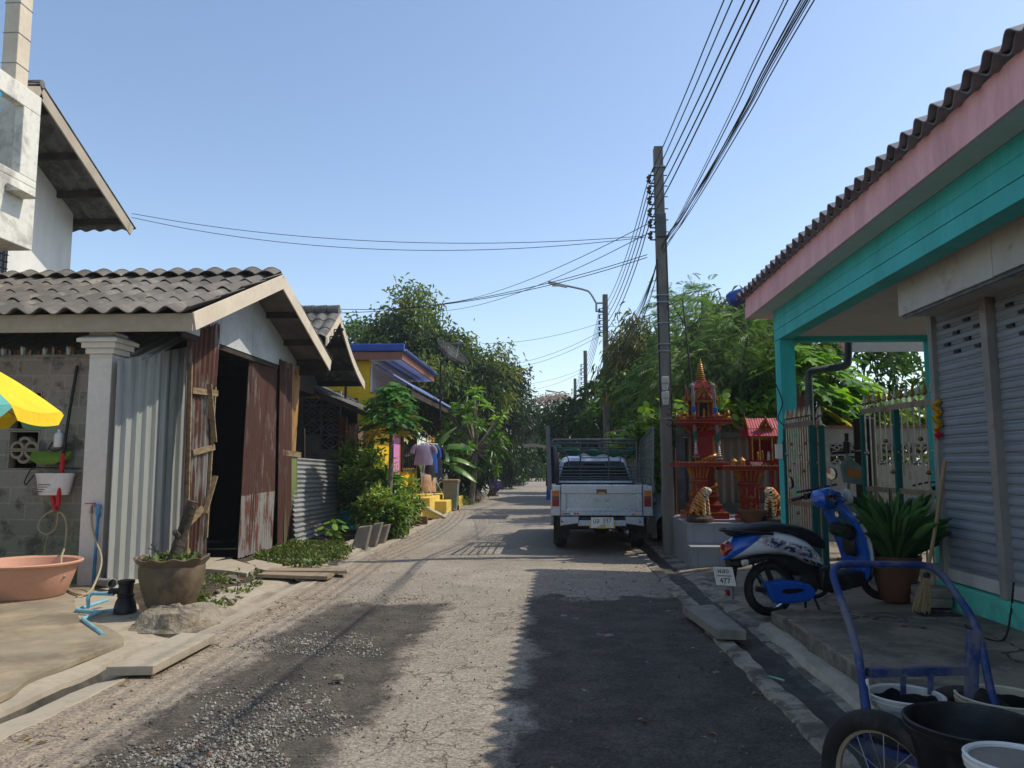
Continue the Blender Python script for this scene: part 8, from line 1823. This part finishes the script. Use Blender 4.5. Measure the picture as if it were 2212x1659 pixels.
for sg, hx_, hz_ in ((1, .55, 1.225), (-1, .60, 1.325)):
    b = MB(); b.tube(smooth_path([(.66, sg*.17, 1.10), (.62, sg*.25, 1.14), (hx_+.01, sg*.32, hz_)], 4), .007, 6); st_ = b.build('mirror', M['galv'], sc_, local=True)
    Mm = Matrix.Rotation(R(-90), 3, 'Y') @ Matrix.Rotation(R(sg*-12), 3, 'X'); b = MB(); b.lathe([(.058, .004), (.064, -.002), (.06, -.02), (.03, -.035), (0, -.04)], (hx_, sg*.33, hz_), 22, M=Mm); b.build('mirror_shell', M['black_plastic'], st_, local=True)
    b = MB(); b.lathe([(.058, .003), (0, .006)], (hx_, sg*.33, hz_), 22, M=Mm); b.build('mirror_glass', M['chrome'], st_, local=True)
b = MB(); b.pillow([(.45, .22), (.50, .40), (.60, .42), (.62, .33), (.98, .33), (1.02, .36), (1.05, .24), (.9, .18), (.6, .16)], .15, .03); b.build('floorboard', M['black_plastic'], sc_, local=True)
b = MB(); b.lathe([(0, -.12), (.10, -.12), (.12, -.08), (.12, .08), (.1, .12), (0, .12)], (.36, 0, .27), 16, M=MY); b.pillow([(.0, .18), (.05, .29), (.25, .33), (.45, .36), (.5, .2), (.3, .14)], .09, .02, 'y', .07); b.lathe([(.0, -.16), (.07, -.16), (.09, -.12), (.09, -.1)], (.36, 0, .27), 14, M=MY); b.build('engine', M['iron'], sc_, local=True)
b = MB(); b.pillow([(-.16, .37), (-.13, .25), (-.08, .17), (.1, .145), (.27, .145), (.34, .19), (.345, .25), (.30, .30), (.18, .35), (.0, .375)], .055, .025, 'y', -.20); ex = b.build('exhaust_cover', M['scoot_blue'], sc_, local=True)
b = MB(); b.pillow([(-.02, .27), (.05, .245), (.17, .245), (.23, .265), (.15, .285), (.02, .295)], .006, .004, 'y', -.255); b.build('cover_slot', M['ink'], ex, local=True)
b = MB(); b.tube(smooth_path([(.30, -.18, .2), (.42, -.15, .16), (.55, -.10, .2), (.52, -.05, .28)], 4), .02, 8); b.tube([(-.15, -.2, .29), (-.24, -.2, .32)], .025, 8); b.each('exhaust_pipe', M['iron'], sc_, local=True)
for sg in (-1, 1):
    b = MB(); b.tube([(.02, sg*.11, .25), (-.1, sg*.13, .55)], .012, 8); b.tube([(.0, sg*.11, .28), (-.07, sg*.125, .47)], .026, 10); b.build('shock_absorber', M['iron'], sc_, local=True)
    b = MB(); b.tube([(1.24, sg*.07, .25), (1.13, sg*.065, .55)], .018, 8); b.build('fork_leg', M['iron'], sc_, local=True)
wheel(sc_, (0, 0, .262), 'y', .262, .085, M['black_rubber'], M['chrome'], 36, .075, .05); wheel(sc_, (1.24, 0, .255), 'y', .255, .075, M['black_rubber'], M['chrome'], 36, .06, .045)
b = MB(); b.pillow([(.98, .44), (1.05, .50), (1.2, .535), (1.36, .50), (1.45, .42), (1.42, .40), (1.34, .47), (1.2, .505), (1.08, .475), (1.0, .41)], .055, .012); b.build('front_fender', M['scoot_white'], sc_, local=True)
b = MB()
for k in range(3): b.prism([(.30+.07*k, .545-.03*k), (.345+.07*k, .52-.03*k), (.36+.07*k, .49-.03*k), (.315+.07*k, .51-.03*k)], 'y', -.178+.004*k, -.16)
b.each('panel_vent', M['ink'], sc_, local=True)
b = MB()
for sg in (-1, 1): b.tube(smooth_path([(.64, sg*.22, 1.08), (.70, sg*.24, 1.13), (.80, sg*.12, 1.10), (.84, sg*.06, 1.0)], 4), .005, 5)
b.each('brake_cable', M['black_rubber'], sc_, local=True)
b = MB()
for k in range(6): b.lathe([(.085, -.006), (.09, 0), (.085, .006), (.06, .006), (.06, -.006), (.085, -.006)], (.24+.022*k, -.03, .30), 14, M=MX)
b.each('cooling_fin', M['alu'], sc_, local=True)
b = MB()
for sg in (-1, 1): b.tube([(.42, sg*.06, .17), (.44, sg*.13, .0)], .012, 6)
b.bar((.42, -.06, .17), (.42, .06, .17), .02); b.build('centre_stand', M['iron'], sc_, local=True)
# dim motorbike inside the yard
mb_ = P(1965, 1075, 10.3); mk = thing('motorbike', 'grey motorbike parked in the shade behind the open gate leaf', 'motorbike', (mb_.x-.5, 10.4, .14), R(8))
wheel(mk, (0, 0, .29), 'y', .29, .1, M['black_rubber'], M['alu'], 20, .06, .05); wheel(mk, (1.25, 0, .29), 'y', .29, .09, M['black_rubber'], M['alu'], 20, .06, .05)
b = MB(); b.loft([ring2(-.35, .82, .72, .06), ring2(-.1, .84, .62, .13), ring2(.3, .78, .5, .14), ring2(.55, .9, .6, .13), ring2(.85, .95, .7, .12), ring2(.95, .85, .75, .06)]); b.build('bodywork', M['bin_grey'], mk, local=True)
b = MB(); b.loft([ring2(-.35, .88, .82, .08), ring2(.0, .88, .80, .12), ring2(.4, .83, .76, .1)]); b.build('seat', M['seat_black'], mk, local=True)
b = MB(); b.tube(smooth_path([(.85, -.33, 1.05), (.95, -.15, 1.1), (.95, .15, 1.1), (.85, .33, 1.05)], 4), .014, 8); b.tube([(1.25, .06, .29), (.95, .05, 1.05)], .022, 8); b.tube([(1.25, -.06, .29), (.95, -.05, 1.05)], .022, 8); b.lathe([(0, -.05), (.09, -.03), (.09, .04), (0, .06)], (1.0, 0, .98), 14, M=MX); b.build('handlebar', M['black_plastic'], mk, local=True)
b = MB(); b.pillow([(.25, .2), (.3, .45), (.6, .5), (.7, .3), (.5, .18)], .12, .03); b.build('engine', M['iron'], mk, local=True)

# ---- hand cart with buckets
HCt = thing('hand_cart', 'blue handled steel cart on spoked wheels loaded with buckets', 'cart', (1.75, 3.1, 0))
L0, L1, L2 = P(1877, 1560, 3.2), P(1850, 1392, 3.4), P(1786, 1232, 3.6); Rr2, R1, R0 = P(2022, 1221, 3.75), P(2112, 1350, 3.55), P(2143, 1508, 3.35)
L2b = P(1793, 1213, 3.62)
b = MB(); b.tube(rounded([L0, L1, P(1790, 1218, 3.62), Rr2, R1, R0, R0+Vector((.03, -.1, -.25))], .09, 6), .0165, 12); b.build('handle', M['blue_frame'], HCt)
wa_ = Vector((.83, .56, 0)).normalized(); wf = Vector((.56, -.83, 0)).normalized()
Tw = P(1906, 1536, 3.12); RW = Tw.z/2; Cw = Tw.copy(); Cw.z = RW; print('RW', RW)
def Mw():
    z = -wa_; x = wf; y = z.cross(x); return Matrix((x, y, z)).transposed()
wroot = Vector(HCt.location); MW = Mw()
c_l = Cw-wroot; c_r = c_l + wa_*.62
for c_ in (c_l, c_r): wheel(HCt, tuple(c_), 'y', RW, .07, M['black_rubber'], mat('tan_rim', 'a08f74', .6, .15, 6, .05), 20, .035, .05, M_=MW, fat=1.2)
b = MB(); b.tube([Cw+Vector((0, 0, 0)), Cw+wa_*.62], .014, 8); b.build('axle', M['iron'], HCt)
b = MB(); pA = Cw + wa_*.09 + Vector((0, 0, .10)); pB = Cw + wa_*.55 + Vector((0, 0, .10))
F0, F1 = pA-wf*.2, pB-wf*.2; F2, F3 = pB+wf*.85, pA+wf*.85
for p, q in ((F0, F1), (F1, F2), (F2, F3), (F3, F0)): b.bar(p, q, .035, .035)
for t in (.2, .4, .6, .8): b.bar(F0.lerp(F3, t), F1.lerp(F2, t), .03, .02)
b.bar(L0+Vector((0, 0, -.25)), L1-Vector((-.01, 0, .02)), .022, .022, (0, 1, 0)); 
pu0, pu1 = P(2088, 1500, 3.4), P(2102, 1362, 3.5); b.bar(pu0+Vector((0, 0, -.2)), pu1, .045, .03, (0, 1, 0))
b.bar(P(1874, 1453, 3.35), P(2084, 1448, 3.45), .03, .035)
for u_ in (1951, 2010): b.bar(P(u_, 1455, 3.4), P(u_, 1500, 3.4), .02, .012, (0, 1, 0))
b.build('frame', M['blue_frame'], HCt)
b = MB(); b.solid(lambda p, q: F0.lerp(F1, p).lerp(F3.lerp(F2, p), q)+Vector((0, 0, .03)), 4, 4, .006); b.build('bed', M['iron'], HCt)
zb_ = F0.z+.032
def tub(name, label, cat, u, v, Y, r1, r0, h, m_, m2=None, handle=True, rimh=.02):
    c_ = P(u, v, Y); base = Vector((c_.x, c_.y, c_.z-h)); rt = thing(name, label, cat, tuple(base))
    b = MB(); b.lathe([(0, 0), (r0, 0), (r0+.004, .01), (r1-.012, h-rimh*2.2), (r1+.004, h-rimh*2.1), (r1+.008, h-rimh), (r1+.004, h-rimh*.9), (r1+.008, h-.004), (r1, h), (r1-.008, h-.006), (r0-.004, .02), (0, .015)], (0, 0, 0), 48); b.build('bucket_body', m_, rt, local=True)
    if m2:
        b = MB(); b.lathe([(r1-.0125, h-.028), (r1-.026, h-.12), (r0-.002, .04)], (0, 0, 0), 40, wob=lambda i, t, r, z: (r, z+(.008*math.sin(5*t)+.006*math.sin(9*t) if i == 0 else 0))); b.lathe([(r0+.01, .05), (0, .05)], (0, 0, 0), 30); b.build('paint_inside', m2, rt, local=True)
    if handle:
        b = MB(); b.tube(smooth_path([((r1+.01)*math.cos(a), (r1+.01)*math.sin(a), h-.035-.17*math.sin((a-R(170))/R(180)*math.pi)*.5) for a in np.linspace(R(170), R(350), 9)], 3), .003, 6); b.build('wire_handle', M['iron'], rt, local=True)
    return rt
tub('paint_bucket', 'white paint-streaked bucket with black inside on the cart behind the wheel', 'bucket', 1956, 1497, 3.35, .142, .12, .235, mat('stained_white', 'c4c0b6', .55, .08, 5, .05, stain='2a2a2b', sscale=7, samt=.9, sth=.62, soft=.02), M['ink'])
bt2 = tub('builders_tub', 'wide black rubber tub filling the middle of the hand cart', 'tub', 2103, 1556, 2.95, .225, .17, .25, M['black_plastic'], None, False, .025)
tub('cream_bucket', 'cream bucket rim peeking out behind the black tub', 'bucket', 2165, 1502, 3.42, .17, .14, .25, mat('cream_plastic', 'b9ad92', .5, .1, 5, .03), M['ink'], False)
tub('grey_bucket', 'white bucket of grey cement nearest the camera on the cart', 'bucket', 2195, 1635, 2.5, .135, .11, .22, M['white_plastic'], None, False)
c_ = P(2195, 1637, 2.5); b = MB(); b.lathe([(.128, 0), (.06, .006), (0, .004)], (c_.x, c_.y, c_.z-.012), 32); tag(b.build('cement', M['concrete_grey']), 'dried grey cement filling the nearest white bucket', 'cement')
b = MB(); b.lathe([(.0, 0), (.02, 0), (.022, .03), (.012, .035), (0, .04)], tuple(P(2001, 1497, 3.1)), 10); tag(b.build('black_cap', M['black_plastic']), 'small black cap on the rim between the buckets', 'cap') if False else None
b = MB(); b.tube([P(1876, 1520, 3.3), P(1873, 1468, 3.28)], [.012, .006], 8); tag(b.build('paint_brush', M['plate']), 'white brush handle standing beside the cart frame', 'brush')

# ---- aloe pot, broom, blocks, mat
apb = G(1958, 1305, .15); ap_ = thing('aloe_pot', 'tall dark brown glazed pot of aloe by the gate', 'plant pot', (apb.x, apb.y+.2, .145))
b = MB(); b.lathe([(0, 0), (.13, 0), (.15, .02), (.19, .18), (.225, .36), (.235, .40), (.245, .43), (.235, .445), (.21, .43), (.2, .38), (0, .38)], (0, 0, 0), 36); b.build('pot_body', M['terracotta'], ap_, local=True)
al = blades('aloe_plant', 'spiky dark green aloe spilling out of the brown pot', 'aloe', Vector((apb.x, apb.y+.2, .50)), 190, .78, .042, 1.0, M['l_aloe'], seed=9, bend=.12, up=1.15, h0=.05)
bb0 = G(1989, 1328, .16); bt1 = PX(2041, 996, XSH-.06)
br_ = thing('broom', 'old straw broom with bamboo handle leaning on the roller shutter', 'broom', tuple(bb0)); d_ = (bt1-bb0).normalized()
b = MB(); b.tube([bb0+d_*.40, bb0.lerp(bt1, .6)+Vector((.01, 0, 0)), bt1], [.016, .017, .019], 10); b.build('broom_handle', M['bamboo'], br_)
b = MB(); Mb = d_.to_track_quat('Z', 'Y').to_matrix()
for k in range(150):
    a = random.uniform(0, 6.283); r_ = random.random()**.5; p = bb0+Mb @ Vector((.085*r_*math.cos(a), .05*r_*math.sin(a), random.uniform(-.01, .05))); q = bb0+Mb @ Vector((.022*r_*math.cos(a), .02*r_*math.sin(a), .36)); b.tube([p, p.lerp(q, .5)+Mb @ Vector((.012*math.cos(a)*r_, 0, 0)), q], .0035, 4, cap=False)
o = b.build('bristles', M['straw'], br_); o['kind'] = 'stuff'
b = MB(); b.lathe([(.026, 0), (.03, .02), (.026, .05)], bb0+d_*.33, 12, M=Mb); b.lathe([(.024, .09), (.024, .12)], bb0+d_*.33, 12, M=Mb); b.build('binding', M['black_rubber'], br_)
q = G(2029, 1315, .16)
for k in range(2):
    b = MB(); b.lathe([(0, 0), (.15, 0), (.155, .01), (.155, .075), (.145, .085), (0, .085)], (q.x+.01*k, q.y+.15, .165+k*.087), 24, wob=lambda i, t, r, z: (r/max(abs(math.cos(t)), abs(math.sin(t)))**.55, z)); tag(b.build('concrete_pad', M['concrete_grey'], bevel=.005), ['lower grey concrete pad of the pair beside the broom', 'upper grey concrete pad of the pair beside the broom'][k], 'concrete pad', 'stacked concrete pads')
q = G(2030, 1330, .17); b = MB(); b.solid(lambda p, s: Vector((q.x-.16+.34*p, q.y-.02+.16*s, .182+.02*mnoise.noise(Vector((p*5, s*3, 1))))), 14, 8, .014); tag(b.build('rubber_mat', M['black_rubber']), 'crumpled black mat on the pavement in front of the concrete pads', 'mat')
b = MB(); q = PX(2192, 1290, XSH-.05); b.tube(smooth_path([q+Vector((0, 0, .12)), q+Vector((-.015, 0, .02)), q+Vector((-.02, .03, -.12)), G(2168, 1382, .175), G(2120, 1375, .175), G(2085, 1350, .175)], 5), .008, 6); tag(b.build('slack_line', M['wire']), 'black cable hanging from the shutter rail onto the pavement', 'cable')

# ---- bin, clothes rack and roadside bits on the left
bn = G(972, 1104, .0); wb_ = thing('wheelie_bin', 'grey-green wheelie bin with brown lid beside the yellow steps', 'bin', (bn.x, bn.y+.25, 0))
def rb4(z, hx_, hy_): return [(sx*hx_, sy*hy_, z) for sx, sy in ((-1,-1),(1,-1),(1,1),(-1,1))]
b = MB(); b.loft([rb4(.06, .19, .2), rb4(.88, .235, .25), rb4(.88, .255, .27), rb4(.93, .255, .27)], sm=False); b.build('bin_body', M['bin_grey'], wb_, local=True, bevel=.012)
b = MB(); b.loft([rb4(.933, .265, .28), rb4(.965, .26, .275), rb4(.985, .2, .2)], sm=False); b.bar((-.2, .3, .93), (.2, .3, .93), .03); b.build('lid', M['bin_lid'], wb_, local=True, bevel=.008)
for sg in (-1, 1): wheel(wb_, (sg*.2, .22, .09), 'x', .09, .05, M['black_rubber'], M['alu'], 0, solid=True)
rk0 = P(914, 1075, 23.4); zst = .52; rk = thing('clothes_rack', 'white metal clothes rack on the yellow steps', 'clothes rack', (rk0.x+.15, 23.5, zst))
ztp = P(914, 958, 23.4).z
b = MB()
for y, x in ((23.3, rk0.x), (24.3, rk0.x+.2)):
    b.tube([(x, y, zst), (x+.08, y, ztp)], .02, 8); b.tube([(x-.25, y, zst), (x+.02, y, zst+.42)], .014, 6); b.tube([(x+.3, y, zst), (x+.04, y, zst+.42)], .014, 6)
b.tube([(rk0.x+.08, 23.3, ztp), (rk0.x+.28, 24.3, ztp)], .016, 8); b.build('rack_frame', M['white_plastic'], rk)
for k, (u, v, Y, w_, h_, m_, sl, lb, g_) in enumerate([(916, 960, 23.1, .52, .62, 'cloth_lav', True, 'lavender shirt on the near end of the clothes rack', 'shirt'), (930, 962, 23.6, .45, .85, 'cloth_blue', True, 'bright blue shirt on the clothes rack', 'shirt'), (940, 965, 24.0, .5, .95, 'navy', True, 'navy jacket at the far end of the clothes rack', 'jacket'), (922, 1025, 23.0, .36, .50, 'cloth_beige', False, 'beige skirt hanging low on the clothes rack', 'skirt'), (930, 1000, 23.4, .4, .45, 'cloth_dark', False, 'black shorts under the lavender shirt', 'shorts'), (934, 1030, 23.7, .36, .45, 'cloth_beige', False, 'pinkish trousers behind the beige skirt', 'trousers')]):
    garment('hanging_'+g_, lb, g_, P(u, v, Y), w_, h_, M[m_], sl, R(20+12*k), 'clothes on the rack', 1.15 if not sl else 1.05)
q = P(929, 950, 23.3); b = MB()
for k in range(60): a = random.uniform(0, 6.283); r_ = .14*random.random()**.5; p = q+Vector((r_*math.cos(a), .2*random.random(), .09*r_*math.sin(a)/.1)); b.tube([p, p+Vector((random.uniform(-.05, .05), 0, random.uniform(-.06, .05)))], .008, 4)
o = b.build('tinsel', M['tinsel']); tag(o, 'gold tinsel bunched on top of the clothes rack', 'tinsel')
# heaps further up the lane
def lump(name, label, cat, c_, s_, m_, seed, fl_=.6, group=None):
    b = MB(); n, k = 20, 12; rings = []
    for i in range(k+1):
        t = i/k*math.pi; rings.append([tuple(Vector((c_[0], c_[1], c_[2])) + Vector((s_[0]*math.sin(t)*math.cos(a), s_[1]*math.sin(t)*math.sin(a), s_[2]*(1-math.cos(t))*.5))*(1+.28*mnoise.noise(Vector((math.cos(a)*1.6*math.sin(t)+seed, math.sin(a)*1.6*math.sin(t), t*1.4))))) for a in np.linspace(0, 2*math.pi, n+1)[:-1]])
    b.loft(rings); return tag(b.build(name, m_), label, cat, group)
q = G(1032, 1082, 0); lump('plastic_sack', 'large white plastic sack on the verge, nearest of the rubbish', 'sack', (q.x, q.y, 0), (.42, .5, .75), M['white_bag'], 1, group='rubbish sacks on the verge')
q = G(1050, 1062, 0); lump('plastic_sack', 'clear white sack behind the brown crate', 'sack', (q.x-.2, q.y, .2), (.45, .5, .75), M['white_bag'], 4, group='rubbish sacks on the verge')
q = G(1052, 1072, 0); b = MB(); b.box((q.x-.05, q.y+.2, .22), (.85, .6, .40), .15); b.box((q.x+.02, q.y+.15, .02), (.95, .7, .05), .15); tag(b.build('carton', M['crate'], bevel=.01), 'brown printed carton at the edge of the lane', 'carton')
q = G(1075, 1066, 0); lump('plastic_sack', 'purple plastic sack leaning by the carton', 'sack', (q.x-.2, q.y, 0), (.35, .4, .85), M['purple_bag'], 7, group='rubbish sacks on the verge')
q = G(1085, 1058, 0); b = MB(); b.loft([rb4(.05, .24, .26), rb4(.95, .3, .3), rb4(1.05, .3, .3)], sm=False); o = thing('orange_bin', 'orange bin beside the dark blue one up the lane', 'bin', (q.x-.3, q.y+2.5, 0)); b.build('bin_body', M['orange_bin'], o, local=True, bevel=.02); b = MB(); b.loft([rb4(1.053, .32, .32), rb4(1.12, .28, .28)], sm=False); b.build('lid', M['orange_bin'], o, local=True, bevel=.02)
q = G(1096, 1054, 0); b = MB(); b.lathe([(0, 0), (.26, 0), (.36, 1.05), (.37, 1.1), (.34, 1.1), (.3, .9), (0, .9)], (0, 0, 0), 20); o = thing('blue_bin', 'dark blue barrel bin up the lane', 'bin', (q.x-.1, q.y+1, 0)); b.build('bin_body', M['blue_bin'], o, local=True)
q = G(1068, 1062, 0); o = thing('parked_motorcycle', 'dark motorcycle half hidden behind the rubbish sacks', 'motorcycle', (q.x-.45, q.y+.6, 0), R(100))
for x in (0, 1.2): wheel(o, (x, 0, .28), 'y', .28, .09, M['black_rubber'], M['alu'], 12, .05, .04)
b = MB(); b.loft([ring2(-.3, .85, .7, .08), ring2(.1, .85, .5, .14), ring2(.5, .8, .5, .13), ring2(.95, 1.0, .7, .12)]); b.build('bodywork', M['black_plastic'], o, local=True); b = MB(); b.tube(smooth_path([(.85, -.32, 1.05), (.95, 0, 1.1), (.85, .32, 1.05)], 4), .018, 6); b.tube([(1.2, 0, .28), (.95, 0, 1.05)], .04, 6); b.build('handlebar', M['black_plastic'], o, local=True)
q = P(1027, 1010, 33); b = MB(); b.solid(lambda p, s: Vector((q.x-.25+.45*p, 33+.06*math.sin(9*p), .5+(q.z+.4-.5)*s)), 12, 6, .01); tag(b.build('green_sheet', M['green_net']), 'hanging green net sheet on the verge below the plumeria', 'net')
q = P(1117, 1000, 50); fr = thing('metal_stand', 'thin metal stand at the bend of the lane', 'stand', (q.x, 50, 0)); b = MB()
for x in (-.4, .4): b.tube([(q.x+x, 50, 0), (q.x+x, 50, q.z+.9)], .04, 5)
for z in (.6, 1.4, q.z+.9): b.tube([(q.x-.4, 50, z), (q.x+.4, 50, z)], .035, 5)
b.build('stand_frame', M['iron'], fr)
# ------------------------------------------------------------------ the warm hazy air
hm = bpy.data.materials.new('haze_air'); hm.use_nodes = True; hm.node_tree.nodes.clear()
ho = hm.node_tree.nodes.new('ShaderNodeOutputMaterial'); hv = hm.node_tree.nodes.new('ShaderNodeVolumePrincipled')
hv.inputs['Color'].default_value = (.86, .92, 1.0, 1); hv.inputs['Density'].default_value = .0009; hv.inputs['Anisotropy'].default_value = .3
hm.node_tree.links.new(hv.outputs[0], ho.inputs['Volume'])
b = MB(); b.bx(-620, 620, -320, 920, -1.4, 16); tag(b.build('haze', hm), None, None, None, 'stuff')
